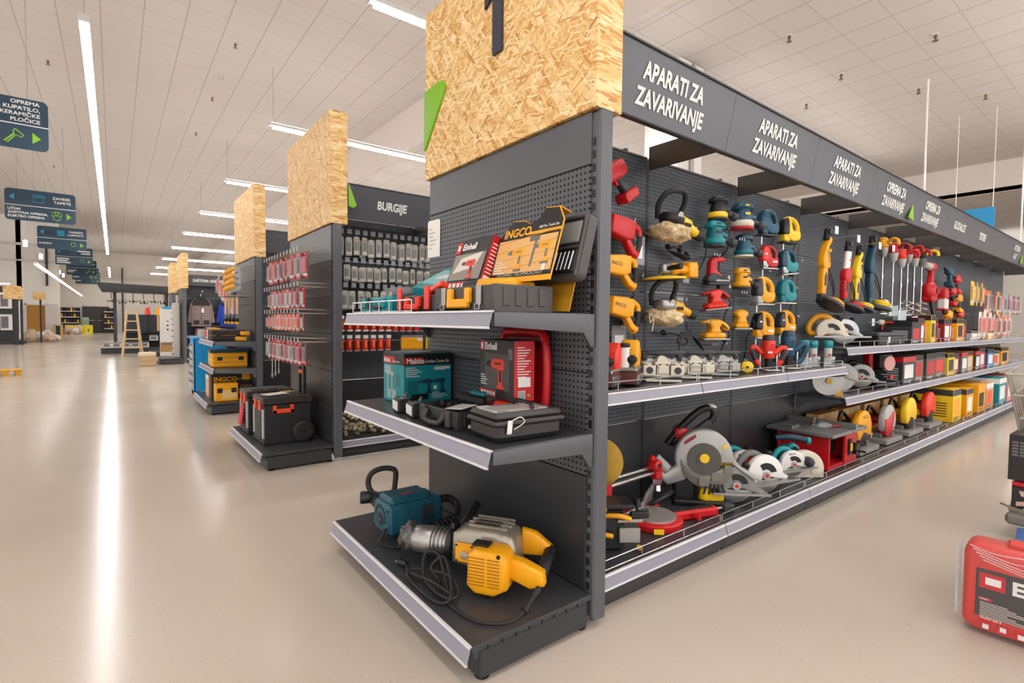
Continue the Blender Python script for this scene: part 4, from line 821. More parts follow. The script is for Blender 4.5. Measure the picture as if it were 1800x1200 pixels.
K(k, 'frame', BLACK, ('b', 0, .02, .1, .16, .12, .2, .01), ('b', -.09, 0, .05, .05, .1, .1, .008), ('c', (-.1, -.03, .0), (-.1, -.03, .14), .02), ('b', .02, .0, .215, .2, .14, .02, .004)); K(k, 'side_plate', STEELB, ('b', .1, -.03, .08, .1, .07, .07, .004), ('b', .1, -.03, .15, .12, .08, .015, .003))
K(k, 'lever', YEL, ('t', [(-.02, -.05, .17), (.05, -.07, .175), (.1, -.07, .16)], .012)); K(k, 'lever', YEL, ('t', [(-.04, -.06, .09), (.02, -.07, .08)], .012)); K(k, 'edge_strip', YEL, ('b', -.06, -.065, .205, .1, .015, .02, .004)); K(k, 'foot_screw', YEL, ('c', (.14, -.05, .02), (.16, -.06, .02), .012)); K(k, 'grip', BLACK, ('b', .15, -.04, .17, .09, .025, .03, .006))
def plunge_saw(label, loc, rot):
    t = thing('mitre_saw', label, 'mitre saw', loc, rot)
    K(t, 'blade_guard', M('a9a7a2', .4, .3), ('p', arc(.165, -10, 200, 20, 0, .28)+[(-.22, .17), (-.25, .2), (-.28, .17), (-.2, .1), (-.1, .14), (-.05, .19), (.06, .19), (.1, .25)], -.03, .03, .012), ('p', [(.15, .25), (.28, .16), (.33, .155), (.32, .175), (.22, .22), (.14, .31)], -.02, .02, .006))
    K(t, 'hub_cover', M('55504b', .45), ('c', (0, -.045, .27), (0, -.03, .27), .095, {'n': 32}), ('c', (0, -.05, .27), (0, -.04, .27), .045, {'n': 24})); K(t, 'hub_cap', YELB, ('c', (0, -.056, .28), (0, -.04, .28), .027)); 
    K(t, 'lower_guard', M('7d7870', .3, .2), ('p', arc(.15, 175, 350, 16, 0.02, .25)+[(.1, .22), (.02, .18), (-.08, .22)], -.042, -.028, .003), ('b', .07, -.046, .17, .06, .008, .05, .002), ('b', .13, -.046, .22, .04, .008, .05, .002), ('b', 0, -.046, .14, .06, .008, .05, .002))
    K(t, 'handle', BLACK, ('t', [(-.2, .06, .33), (-.12, .05, .44), (-.02, .05, .54), (.05, .05, .56), (.06, .05, .5), (-.04, .05, .4), (-.13, .05, .3)], .022, {'n': 10}), ('p', [(-.18, .33), (-.13, .29), (.06, .46), (.03, .5)], .02, .06, .008)); K(t, 'handle_top', M('cfcabd', .5), ('s', .045, .05, .565, .035, .02, .02))
    K(t, 'motor_housing', RED, ('c', (-.12, .03, .4), (-.12, .14, .4), .045, {'b': .01}), ('c', (-.08, .03, .36), (-.08, .1, .36), .05, {'b': .01})); K(t, 'dust_spout', LGREY, ('c', (-.2, .0, .19), (-.27, .0, .26), .03, .026, {'b': .003}))
    K(t, 'badge', DRED, ('p', [(-.11, .35), (-.06, .385), (-.045, .4), (-.05, .415), (-.1, .38), (-.115, .365)], -.033, -.03)); K(t, 'warning_label', YELB, ('p', [(.11, .33), (.135, .36), (.1, .36)], -.033, -.03)); K(t, 'pivot_stand', BLACK, ('b', -.1, .05, .09, .12, .1, .18, .01), ('b', 0, .03, .015, .34, .2, .03, .008))
    K(t, 'slide_bar', CHROME, ('c', (-.2, .09, .16), (.2, .09, .16), .012), ('c', (-.26, .06, .2), (-.26, .0, .05), .03), ('c', (-.26, .06, .12), (-.26, -.02, .12), .028)); K(t, 'spring', M('1c1b1a', .5), *[('c', (.02+.02*i, -.04, .13), (.0+.03*i, -.05, .07), .006) for i in range(5)])
    return t
plunge_saw('large grey mitre saw with yellow hub cap and black handle', (1.27, .32, Z), -48)
t = circ_saw('yellow and black circular saw with grey guard at the wire guard', (1.41, .2, Z+.024), -42, 1.12, guard=M('8b8984', .4), body=YELB, grip=YELB, badge=YELB, mark=None, R=.1)
K(t, 'front_handle', [YELB, DGREY], ('c', (-.16, -.02, .0), (-.15, -.01, .07), .03, .026, {'b': .006}), ('b', -.11, -.01, .02, .1, .06, .05, .01), ('M', 1), ('c', (-.15, -.01, .07), (-.14, .0, .17), .022, .024, {'b': .006}))
circ_saw('teal circular saw with white guard behind the red one', (1.85, .38, Z+.024), (0, -8, -28), 1.1, guard=WHITE, body=TEALD, grip=TEAL, mark='Makita', R=.1)
circ_saw('red circular saw with white guard in front of the teal one', (1.74, .19, Z+.024), (0, -6, -26), 1.2, guard=WHITE, body=REDO, grip=GREY, R=.105)
circ_saw('small teal circular saw with white guard left of the cutter', (2.22, .23, Z+.024), (0, -6, -28), .95, guard=WHITE, body=TEAL, grip=TEAL, mark='Makita', R=.1)
t = thing('groove_cutter', 'cream guarded teal cutter standing before the table saw', 'cutter', (2.34, .215, Z), -35)
K(t, 'disc_guard', CREAM, ('p', arc(.13, 0, 180, 20, 0, .06)+[(-.13, .0), (.13, 0)], -.05, .0, .008), ('b', .05, -.052, .05, .03, .004, .05, .002)); K(t, 'motor_housing', TEAL, ('c', (-.05, .0, .12), (-.05, .16, .16), .04, {'b': .008}), ('p', [(-.12, .12), (-.1, .2), (-.05, .23), (-.01, .2), (-.03, .1)], .01, .06, .012)); K(t, 'handle', BLUED, ('t', [(-.14, .1, .25), (-.06, .08, .26), (.02, .06, .25), (.06, .05, .24)], .022)); K(t, 'end_cap', TEAL, ('c', (.055, .05, .24), (.08, .045, .238), .026)); K(t, 'side_knob', DGREY, ('s', .0, -.07, .12, .035, .05, .035))
t = thing('table_saw', 'red table saw with a grey table and loose parts on top', 'table saw', (2.83, .33, Z))
K(t, 'cabinet', RED, ('b', .14, -.19, .13, .22, .02, .25, .004), ('b', -.2, .0, .12, .02, .36, .24, .004), ('b', .24, 0, .13, .02, .38, .25, .004), ('b', 0, .18, .13, .44, .02, .25, .004), ('b', -.02, 0, .02, .44, .38, .03, .006)); K(t, 'inner_motor', BLACK, ('b', -.05, -.02, .15, .26, .2, .12, .02), ('c', (-.14, -.1, .12), (-.14, .1, .12), .05))
K(t, 'table', [M('8d8c8a', .4, .6), M('5d5c5b', .5)], ('b', .02, 0, .268, .64, .48, .026, .006), ('M', 1), *[('b', -.2+.08*i, 0, .2818, .004, .44, .001) for i in range(6)]); K(t, 'fence', STEELB, ('b', .1, 0, .3, .03, .5, .04, .004), ('b', -.22, .1, .29, .12, .1, .02, .003))
K(t, 'switch', [BLACK, YELB], ('b', .1, -.205, .14, .05, .02, .12, .004), ('M', 1), ('b', .1, -.217, .14, .03, .006, .06, .002)); K(t, 'crank_wheel', BLACK, ('c', (.18, -.2, .12), (.18, -.235, .12), .045), ('c', (.2, -.235, .1), (.2, -.28, .1), .009)); K(t, 'parts_bag', CLEARD, ('s', -.05, -.08, .3, .07, .05, .025)); K(t, 'riving_knife', CHROME, ('p', [(-.02, .28), (.04, .28), (.05, .34), (.01, .33)], .02, .024)); K(t, 'screwdrivers', DRED, ('c', (-.02, -.1, .292), (.14, -.16, .292), .009), ('c', (.0, .05, .292), (.2, .1, .292), .009))
chop_saw('yellow cut-off saw with brand lettering, first of four', (3.5, .28, Z), 0, .82, YEL, mark='INGCO', band=None)
t = chop_saw('red cut-off saw with grey upper guard, second of four', (4.12, .28, Z), 0, .8, LGREY, RED, lower=RED)
K(t, 'guard_cover', RED, ('p', [(-.18, .28), (-.17, .13), (-.05, .1), (.02, .12), (.09, .25), (.1, .36), (.02, .31), (-.08, .27)], -.093, -.083, .004))
chop_saw('bright yellow cut-off saw, third of four', (4.72, .28, Z), 0, .84, YELB)
chop_saw('red orange cut-off saw, fourth of four', (5.36, .28, Z), 0, .86, REDO)
def print_ops(w, h, d, pic=2, band=1):
    """front picture, title band and small lines on a carton: material slots 1 band, 2 picture, 3 ink"""
    return [('M', band), fq(-w/2+.003, h*.8, w/2-.003, h-.003, d), ('M', pic), fq(-w*.38, h*.2, w*.3, h*.7, d, .0008), ('M', 3), *[fq(-w*.4, h*(.06+.035*i), w*(.1+.12*(i % 3)), h*(.075+.035*i), d, .001) for i in range(3)]]
def side_ops(w, h, d, band=1):
    return [('M', band), sq(-d/2+.003, h*.8, d/2-.003, h-.003, w), ('M', 3), *[sq(-d*.35, h*(.15+.08*i), d*(.05+.1*(i % 3)), h*(.18+.08*i), w, .001) for i in range(6)]]
def carton2(label, loc, w, d, h, c, band, pic, ink=WHITE, rot=0, group=None, cat='box'):
    return carton(label, loc, w, d, h, rot, (c, band, pic, ink), cat, 'tool_carton', group, (*print_ops(w, h, d), *side_ops(w, h, d)))
ZB = .157
carton2('yellow and black saw carton standing after the red cut-off saw', (6.0, .31, ZB), .34, .36, .36, YELB, DGREY, YEL, DARKINK)
carton2('amber carton with black bands behind the yellow and black one', (6.52, .31, ZB), .3, .38, .33, YEL, DGREY, WHITE, DARKINK)
carton2('amber carton with small black picture right of the banded one', (7.1, .31, ZB), .36, .38, .34, YEL, YEL, BLACK, DARKINK)
carton2('pale printed carton farthest right on the base', (7.55, .31, ZB), .4, .38, .33, M('d8a070', .5), WHITE, ORG, DARKINK)
for i in range(5):
    carton2('dim orange printed carton at the back of the base, %s from the left' % ORD[i], (3.45+.52*i, .525, ZB), .42, .1, .3, (M('b5722a', .6), M('a9601f', .6))[i % 2], KRAFT, DRED, DARKINK)
for i, (c, b) in enumerate(((TEAL, WHITE), (M('d98a8a', .5), WHITE), (RED, DGREY), (YEL, BLACK))):
    carton2(('teal', 'pale pink', 'red', 'amber')[i]+' carton lying far along the base behind the trolley', (8.2+.55*i, .3, ZB), .46, .4, .36-.02*i, c, b, WHITE)
# ------------------------------------------------------------------ long tools hung in bays four to six
neck_sander('amber long neck wall sander, leftmost of its row', (3.1, .42, 1.42), (0, 4, -10), .98, YEL, tilt=-28, mark='INGCO')
neck_sander('red and white long neck wall sander, second of its row', (3.55, .42, 1.4), (0, 3, -10), .92, RED, bars=True, tilt=-20)
neck_sander('bright yellow long neck wall sander with black stripes', (3.8, .42, 1.4), (0, 3, -10), .9, YELB, tilt=-15, mark='///')
neck_sander('dark blue long neck wall sander with red ring, fourth of its row', (4.15, .42, 1.42), (0, 0, -10), 1.06, BLUED, neck=BLUE, head=YELB, tilt=-10, dark=BLUE)
mx = [('amber paint mixer hung first from the left', YEL, STEELB, YEL, 4.45, 1.26), ('red paint mixer with silver gear case, second from the left', RED, LGREY, DRED, 4.75, 1.24), ('red paint mixer, third from the left', REDO, LGREY, RED, 5.0, 1.2), ('tall red paint mixer with silver neck, fourth from the left', DRED, STEELB, RED, 5.2, 1.26), ('red paint mixer with narrow grey neck, fifth from the left', RED, LGREY, RED, 5.42, 1.24), ('black and yellow paint mixer, last of the row', BLACK, GREY, YELB, 5.68, 1.26)]
for i, (l, b, g, gr, x, z) in enumerate(mx): mixer(l, (x, .42, z+.075), (0, 0, -15+10*(i % 3)), .88, b, g, .62, gr, spiral=i not in (1, 2))
t = thing('heat_gun', 'silver and red heat gun hung above the red pump', 'heat gun', (6.12, .45, 1.72)); K(t, 'barrel', LGREY, ('c', (-.2, 0, .2), (-.02, 0, .19), .035, .042, {'b': .006})); K(t, 'body', RED, ('c', (-.03, 0, .19), (.09, 0, .19), .05, {'b': .012}), ('p', [(.0, .15), (.07, .15), (.06, .0), (.0, .0)], -.025, .025, .01)); K(t, 'battery', RED, ('b', .03, 0, -.02, .12, .08, .05, .008))
t = thing('air_blower', 'red blower with black hose hung over the boxes', 'blower', (6.0, .42, 1.5)); K(t, 'housing', RED, ('s', 0, 0, .12, .12, .08, .11), ('p', [(-.05, .18), (.0, .3), (.04, .3), (.03, .18)], -.03, .03, .01), ('b', .0, 0, .04, .18, .12, .08, .02)); K(t, 'hose', BLACK, ('t', [(-.03, -.02, .04), (-.04, -.05, -.12), (.0, -.08, -.3), (.1, -.08, -.42)], .022), ('t', [(.05, -.02, .04), (.06, -.04, -.15), (.1, -.05, -.3)], .012)); K(t, 'vent', DRED, ('b', 0, -.08, .12, .08, .02, .06, .006))
t = thing('spray_pump', 'red spray gun with white container below the heat gun', 'spray gun', (6.55, .42, 1.42)); K(t, 'container', WHITE, ('b', 0, 0, .07, .12, .1, .14, .02)); K(t, 'body', RED, ('p', [(-.08, .14), (-.08, .24), (.0, .27), (.08, .24), (.08, .14)], -.045, .045, .012), ('b', .0, .0, .0, .14, .11, .02, .006))
P6 = [('dark blue and grey cordless drill, top right hung tool', BLUED, BLUE, 6.75, 1.73), ('red cordless driver under the dark blue drill', RED, DGREY, 7.1, 1.66), ('red and black cordless driver lower beside the packets', RED, BLACK, 6.9, 1.5), ('amber cordless driver below the red ones', YEL, DGREY, 7.2, 1.42), ('amber cordless drill at the lower end of the hung tools', YEL, BLACK, 6.75, 1.2), ('red drill hung low beside the yellow packet', REDO, BLACK, 7.3, 1.22)]
for l, b, dk, x, z in P6: pistol(l, (x, .42, z), (0, -10, 175), 1.15, 'cordless_drill', b, dk)
for i, (x, z) in enumerate(((3.0, 1.98), (3.45, 1.96), (3.95, 1.95), (4.3, 1.96))):
    t = thing('scan_hook', 'long chrome hook with white price flag above the wall sanders, %s from the left' % ORD[i], 'hook', (x, PEGY-.004, z), 0, 'flag hooks'); K(t, 'prong', CHROME, ('c', (0, 0, 0), (0, -.3, .01), .003, {'n': 6})); K(t, 'flag', TICKET, ('b', 0, -.305, -.02, .06, .003, .06))
# ------------------------------------------------------------------ shelves of bays four onward
Z1, Z2 = 1.0395, .6435
circ_saw('amber and cream masonry cutter at the corner of the upper shelf', (3.22, .4, Z1+.024), -52, 1.2, guard=CREAM, body=YEL, grip=YEL, blade=False, R=.09, plate=LGREY)
circ_saw('grey disc cutter with silver plate tilted on the upper shelf', (3.55, .42, Z1+.024), -50, 1.15, guard=M('b8b8b6', .35, .5), body=BLACK, grip=BLACK, R=.1)
t = thing('tool_case', 'long black case flat on the upper shelf behind the wire guard', 'case', (4.3, .4, Z1)); K(t, 'lower_shell', BLACK, ('b', 0, 0, .04, .7, .26, .08, .012)); K(t, 'upper_shell', DGREY, ('b', 0, 0, .095, .7, .25, .04, .012)); K(t, 'label', WHITE, ('b', -.1, -.1315, .05, .05, .002, .05))
mixer('yellow and red hand mixer lying on the black case', (4.1, .38, Z1+.21), (0, 90, 0), .55, YELB, LGREY, .3, RED, spiral=False)
boxes1 = [('dark carton with red picture after the black case', DGREY, RED), ('red and grey carton with white top, upper shelf', RED, WHITE), ('yellow chisel carton upright on the upper shelf', YELB, DGREY), ('red and black carton behind the yellow chisel carton', RED, BLACK), ('dark red carton right of the yellow chisel carton', DRED, WHITE), ('red carton with pale picture, upper shelf', RED, WHITE), ('amber carton with black emblem, upper shelf', YEL, BLACK), ('grey and red carton with white lettering band, upper shelf', DGREY, RED), ('silver long carton beside the grey and red one', LGREY, WHITE), ('red flat carton beneath the hanging yellow packet', RED, YELB), ('amber flat carton at the far upper shelf', YEL, WHITE), ('pale wooden coloured carton far along the upper shelf', KRAFT, WHITE)]
x = 4.85
for i, (l, c, p) in enumerate(boxes1):
    w_ = (.3, .22, .16, .22, .24, .2, .3, .28, .34, .42, .4, .45)[i]; h_ = (.22, .26, .3, .27, .26, .26, .27, .27, .12, .12, .12, .14)[i]
    carton2(l, (x+w_/2, .38+.04*(i % 2), Z1), w_, .22, h_, c, BLACK if c != BLACK else RED, p); x += w_+.06
t = thing('disc_cutter', 'amber motor cutter with large grey segmented wheel at the shelf corner', 'cutter', (3.2, .42, Z2), -52, None, .78)
K(t, 'cutting_wheel', [GALV, STEELB], ('c', (0, -.12, .155), (0, -.114, .155), .15, {'n': 48}), ('M', 1), *[('b', .105*cos(k*.45), -.1215, .155+.105*sin(k*.45), .01, .002, .01) for k in range(14)], ('c', (0, -.125, .155), (0, -.11, .155), .06)); K(t, 'hub', M('b98a3a', .35, .7), ('c', (0, -.15, .155), (0, -.12, .155), .03)); K(t, 'guard', M('57534f', .4, .5), ('p', arc(.165, 20, 150, 14, 0, .155)+[(-.05, .2), (.05, .2)], -.15, -.09, .006)); K(t, 'motor_housing', YELB, ('c', (.02, -.09, .17), (.06, .12, .17), .07, .06, {'b': .012}), ('b', .03, -.03, .05, .1, .1, .1, .01)); K(t, 'tag', YEL, ('b', .1, -.11, .03, .06, .003, .06))
t = thing('disc_cutter', 'grey metal cutting wheel machine behind the amber motor cutter', 'cutter', (3.5, .44, Z2), -52, None, .78); K(t, 'cutting_wheel', GALV, ('c', (0, -.1, .16), (0, -.094, .16), .15, {'n': 40})); K(t, 'guard', LGREY, ('p', arc(.17, -10, 120, 12, 0, .16)+[(0, .18)], -.13, -.06, .006)); K(t, 'motor_housing', YELB, ('c', (0, -.09, .16), (0, .1, .16), .06, {'b': .01}))
circ_saw('red circular saw with grey blade on the lower shelf', (3.85, .38, Z2+.024), -52, 1.1, guard=LGREY, body=RED, grip=BLACK, R=.1)
t = thing('drill_stand', 'red and black bench machine with pink sanding disc', 'bench machine', (4.3, .4, Z2), -20); K(t, 'base', BLACK, ('b', 0, 0, .02, .26, .24, .04, .008)); K(t, 'column', RED, ('b', -.08, .02, .18, .05, .08, .3, .008)); K(t, 'machine_head', BLACK, ('b', .05, 0, .24, .16, .16, .16, .02)); K(t, 'sanding_disc', M('d79a92', .7), ('c', (.05, -.1, .22), (.05, -.085, .22), .07)); K(t, 'knob', RED, ('c', (.08, -.1, .09), (.08, -.08, .09), .02))
boxes2 = [('large dark carton with white and red lettering, lower shelf', DGREY, WHITE), ('clear red tool carton beside the large dark one', M('8e6b62', .4), RED), ('tall grey carton with red drill picture, lower shelf', M('5a504b', .4), RED), ('second tall grey carton with red drill picture', M('6a5c55', .4), REDO), ('yellow hammer carton upright on the lower shelf', YELB, DGREY), ('dark red carton with white picture, lower shelf', DRED, WHITE), ('grey carton with red band and white picture, lower shelf', GREY, WHITE), ('amber carton with cream picture, lower shelf', YEL, CREAM), ('dark grey carton after the amber one, lower shelf', DGREY, WHITE), ('stacked red carton, lower shelf', RED, WHITE), ('blue carton far along the lower shelf', M('2470a8', .5), WHITE), ('cream carton far along the lower shelf', CREAM, ORG), ('yellow carton far along the lower shelf', YEL, DARKINK)]
x = 4.62
for i, (l, c, p) in enumerate(boxes2):
    w_ = (.4, .3, .36, .4, .3, .26, .3, .34, .26, .36, .4, .45, .5)[i]; h_ = (.27, .27, .28, .28, .26, .25, .25, .25, .25, .28, .26, .22, .26)[i]
    carton2(l, (x+w_/2, .39+.02*(i % 2), Z2), w_, .24, h_, c, RED if c in (GREY, DGREY) else BLACK, p); x += w_+.03
# ------------------------------------------------------------------ packets on the far hooks
def packs(n, x0, dx, z, label, group, colors, fill, w=.1, h=.22, y=.3, kind='bits', jit=.02, name='blister_pack', d=.03, rot=0):
    proto = []
    for i in range(n):
        c = colors[i % len(colors)]
        p = blister(label % (ORD[i] if i < 20 else 'last'), (x0+dx*i+random.uniform(-1, 1)*jit*.5, y+random.uniform(-1, 1)*jit, z+random.uniform(-1, 1)*.008), w, h, d, rot+random.uniform(-6, 6), c, fill[i % len(fill)], 'pack', group, kind, name) if len(proto) < len(colors) else dup(proto[i % len(colors)], (x0+dx*i+random.uniform(-1, 1)*jit*.5, y+random.uniform(-1, 1)*jit, z+random.uniform(-1, 1)*.008), rot+random.uniform(-6, 6), label % (ORD[i] if i < 20 else 'last'))
        if len(proto) < len(colors): proto.append(p)
packs(4, 7.55, .16, 1.82, 'yellow paint tool packet in the far top row, %s from the left', 'yellow packets in the far top row', [YELB, YEL], [YELB], .12, .32, .34, 'blade')
packs(8, 8.2, .14, 1.74, 'orange handled packet in the far top row, %s from the left', 'orange packets in the far top row', [ORG, M('a34a1e', .5), YEL], [BLACK, ORG], .1, .34, .32, 'blade')
packs(9, 9.4, .14, 1.72, 'small mixed packet right of the orange ones, %s from the left', 'mixed packets in the far top row', [LGREY, DRED, M('8a93a8', .5)], [DGREY, RED], .1, .3, .3)
packs(7, 7.75, .14, 1.42, 'white and red packet in the far second row, %s from the left', 'packets in the far second row', [WHITE, M('d99b86', .5), CREAM], [ORG, RED], .11, .36, .3, 'blade')
packs(9, 8.75, .14, 1.4, 'thin orange and white packet in the far second row, %s from the left', 'thin packets in the far second row', [M('e0b8a0', .5), ORG, WHITE], [ORG, DGREY], .1, .32, .3)
# ------------------------------------------------------------------ goods on the front end shelving (they face -x: rot -90 turns a -y face to -x)
PICW = M('d9d3c8', .5); PICB = M('e3b06a', .5); GRIMY = M('8d8479', .5)
def lines(x, z, w, n, d, dz=.012, h=.005, e=.001):
    return [fq(x, z-dz*i, x+w*(.6+.4*((i*7) % 5)/4), z-dz*i+h, d, e) for i in range(n)]
DP = [(-.9, .18), (-.9, .27), (-.52, .32), (-.45, .42), (.35, .45), (.47, .3), (.42, .05), (.27, .0), (.32, -.58), (.44, -.62), (.44, -.85), (-.12, -.85), (-.12, -.62), (.02, -.56), (-.03, .05), (-.4, .06), (-.5, .14)]
def drill_pic(x, z, s, d, m1, m2, e=.0012):
    """small flat printed drill"""
    y = -d/2-e
    return [('M', m1), ('p', [(x+a*s, z+b*s) for a, b in DP], y-.0003, y), ('M', m2), ('p', [(x+a*s, z+b*s) for a, b in ((-.95, .14), (-.95, .3), (-.6, .36), (-.6, .1))], y-.0007, y-.0003), ('p', [(x+a*s, z+b*s) for a, b in ((.05, -.0), (.22, -.0), (.24, -.45), (.09, -.45))], y-.0007, y-.0003), ('q', (x-.16*s, y-.0007, z-.86*s), (.63*s, 0, 0), (0, 0, .14*s)), ('q', (x-.3*s, y-.0007, z+.22*s), (.5*s, 0, 0), (0, 0, .07*s))]
ZT, ZM, ZB = 1.257, .789, .149
# paper note
t = thing('paper_note', 'handwritten white paper note taped to the end panel', 'note', (-.009, 1.27, 1.695), -90)
K(t, 'sheet', M('efebe3', .8), ('p', [(-.072, -.105), (.068, -.108), (.072, .09), (.06, .105), (-.06, .107), (-.072, .095)], -.002, 0)); K(t, 'handwriting', M('4a4a4c', .8), *[('t', [(-.055+.012*k, -.0026, .055-.022*i+(.004 if k % 2 else -.003)) for k in range(4+(i*3) % 5)], .0011, {'n': 5, 'sm': 3}) for i in range(6)])
def open_case(label, loc, rot, w, d, h, shell=M('4a4644', .5), latch=STEELB, handle=YEL, fill=None, name='tool_case'):
    t = thing(name, label, 'case', loc, rot)
    K(t, 'lower_shell', shell, ('p', [(-w/2, .0), (w/2, .0), (w/2, h), (w/2-.012, h), (w/2-.012, .015), (-w/2+.012, .015), (-w/2+.012, h), (-w/2, h)], -d/2, d/2, .003), ('b', 0, -d/2+.006, h/2, w-.02, .012, h-.004, .004), ('b', 0, d/2-.006, h/2, w-.02, .012, h-.004, .004), *[('b', s*(w/2+.002), -d/2+d*(.2+.2*i), h*.55, .006, .03, h*.7, .002) for s in (-1, 1) for i in range(4)])
    if latch:
        for s in (-1, 1): K(t, 'latch', latch, ('b', s*w*.3, -d/2-.006, h*.6, .03, .008, h*.75, .002), ('t', [(s*w*.3-.014, -d/2-.012, h*.3), (s*w*.3-.014, -d/2-.014, h*.08), (s*w*.3+.014, -d/2-.014, h*.08), (s*w*.3+.014, -d/2-.012, h*.3)], .0028, {'n': 6, 'sm': 1}))
    if handle: K(t, 'carry_handle', handle, ('b', 0, -d/2-.016, h*.3, w*.34, .026, h*.36, .006), ('b', -w*.15, -d/2-.012, h*.6, .03, .022, h*.6, .005), ('b', w*.15, -d/2-.012, h*.6, .03, .022, h*.6, .005))
    return t
c = open_case('dark open tool case with yellow handle and steel latches, front of the top shelf', (-.307, .27, ZT), -90, .41, .275, .095)
K(c, 'tray_insert', BLACK, ('b', 0, 0, .05, .37, .24, .03, .004))
t = thing('cordless_drill', 'yellow drill lying in the dark open tool case', 'drill', (-.315, .2, ZT+.1), (90, 0, -70)); K(t, 'motor_housing', YEL, ('c', (-.1, 0, 0), (.08, 0, 0), .03, {'b': .008}), ('p', [(.0, -.02), (.05, -.02), (.08, -.12), (.03, -.12)], -.02, .02, .008)); K(t, 'chuck', DGREY, ('c', (-.17, 0, 0), (-.1, 0, 0), .02, .025))
t = thing('display_carton', 'black and yellow tool set carton with two peaks leaning on the top shelf', 'box', (-.245, .19, ZT+.115), (-17, 0, -90))
K(t, 'front_panel', BLACK, ('p', [(-.19, 0), (.19, 0), (.19, .235), (.15, .29), (.07, .3), (.045, .255), (-.01, .24), (-.05, .262), (-.12, .27), (-.19, .2)], -.0025, .0025))
K(t, 'card_edge', YEL, *[('t', P, .003, {'n': 6, 'sm': 1}) for P in ([(.19, 0, .0), (.19, 0, .235), (.15, 0, .29), (.07, 0, .3)], [(-.05, 0, .262), (-.12, 0, .27)])], ('p', [(.07, .3), (.15, .29), (.2, .22), (.19, .235)], .0, .05) if False else ('b', .11, .03, .293, .085, .06, .003), ('b', -.085, .03, .265, .07, .06, .003))
K(t, 'front_print', [PICB, YEL, BLACK, WHITE, M('c98a3f', .5), GREY], fq(-.18, .03, .18, .185, .005), ('M', 1), fq(-.19, .0, .19, .022, .005), fq(.0, .195, .19, .207, .005), ('M', 4), *[('q', (-.18, -.0034, .05+.04*i), (.36, 0, .03), (0, 0, .003)) for i in range(4)],
  *drill_pic(-.03, .11, .075, .005, 1, 5), *drill_pic(.125, .125, .07, .005, 1, 5), ('M', 5), ('q', (.05, -.0042, .06), (.012, 0, 0), (.006, 0, .11)), ('q', (.02, -.0042, .165), (.06, 0, 0), (0, 0, .02)), ('M', 3), fq(.13, .04, .15, .065, .005, .002), *lines(-.17, .09, .08, 5, .005, .012, .004, .002), ('M', 2), fq(-.18, .026, .18, .04, .005, .0012))
K(t, 'lettering', YEL, ('x', 'INGCO', .05, (-.155, -.004, .197), {'bold': .03, 'xs': 1.05}))
K(t, 'lettering', WHITE, ('x', '108 Pcs Tools Set', .016, (.06, -.004, .215))); K(t, 'lettering', [M('b9b4a6', .5)], ('x', 'TECHNIC TECHNOLOGY', .02, (0, -.0045, .027), {'al': 'c', 'xs': 1.25}))
KW(t, 'back_panel', [M('c48a16', .6), BLACK], ('T', (-.125, .0, ZT), (0, 0, 0)), ('T', (-.125, .215, ZT+.004), (0, 15, 0)), ('b', 0, 0, .13, .004, .385, .26))
t = thing('bit_case', 'open grey case lid with clear pocket behind the peaked carton', 'case', (-.125, .125, ZT+.115), (-15, 0, -90))
K(t, 'lid_shell', M('4d4846', .45), ('p', rrect(.34, 0, .26, .03, -.17), -.025, .02, .008), ('b', .155, -.03, .13, .014, .012, .24, .003), ('b', 0, -.03, .245, .3, .012, .014, .003), ('b', 0, -.03, .125, .3, .01, .01, .002)); K(t, 'inner_recess', M('2a2726', .5), ('b', .0, -.026, .13, .29, .004, .21)); K(t, 'clear_pocket', M('8d8a86', .2), ('b', .05, -.031, .185, .18, .008, .085, .004)); K(t, 'bit_rack', BLACK, ('b', .05, -.03, .07, .19, .01, .09, .003)); K(t, 'drill_bits', CHROME, *[('c', (-.03+.022*i, -.039, .035), (-.022+.022*i, -.039, .105), .0045, {'n': 8}) for i in range(8)])
t = thing('tool_carton', 'dark red sided kit carton leaning beside the peaked carton', 'box', (-.3, .52, ZT+.104), (-20, 0, -90))
K(t, 'box', [M('2f2b2b', .5), RED], ('b', 0, .045, .12, .27, .085, .24, .002), ('M', 1), ('b', .1355, .045, .12, .0012, .083, .236)); K(t, 'carry_tab', BLACK, ('b', -.02, .05, .25, .1, .06, .02, .006))
K(t, 'front_print', [RED, GRIMY, PICW, REDO, WHITE, DGREY], fq(-.135, .0, .135, .03, .0-.005+.005), fq(-.13, .17, -.085, .225, 0), ('M', 1), fq(-.12, .04, .125, .165, 0), ('M', 2), ('q', (-.1, -.0012, .075), (.16, 0, .02), (.04, 0, .07)), *drill_pic(.03, .1, .075, 0, 3, 5, .002), ('M', 4), *[fq(-.1+.035*i, .006, -.078+.035*i, .024, 0, .0014) for i in range(5)], ('q', (-.115, -.002, .185), (.018, 0, 0), (0, 0, .026)))
K(t, 'lettering', WHITE, ('x', 'Einhell', .042, (-.075, -.0012, .185), {'bold': .035})); K(t, 'side_print', [WHITE], *[sq(.012, .2-.016*i, .012+.04+.02*((i*3) % 3), .205-.016*i, .272, .001, 1) for i in range(9)], sq(.01, .02, .07, .06, .272, .001, 1))
for nm, loc, sh, hd, lt, lab in (('tool_case', (-.29, .68, ZT), M('3d3a39', .5), REDO, None, 'dark open case with red orange latches, middle of the top shelf'),):
    c = open_case(lab, loc, -90, .36, .28, .075, sh, None, hd)
    for s in (-1, 1): K(c, 'latch', REDO, ('b', s*.13, -.15, .06, .035, .014, .1, .004))
    K(c, 'tray_insert', BLACK, ('b', 0, 0, .05, .33, .25, .02)); K(c, 'lifted_flap', REDO, ('T', (.08, -.08, .1), (-20, -14, 0)), ('b', 0, 0, 0, .16, .04, .03, .006))
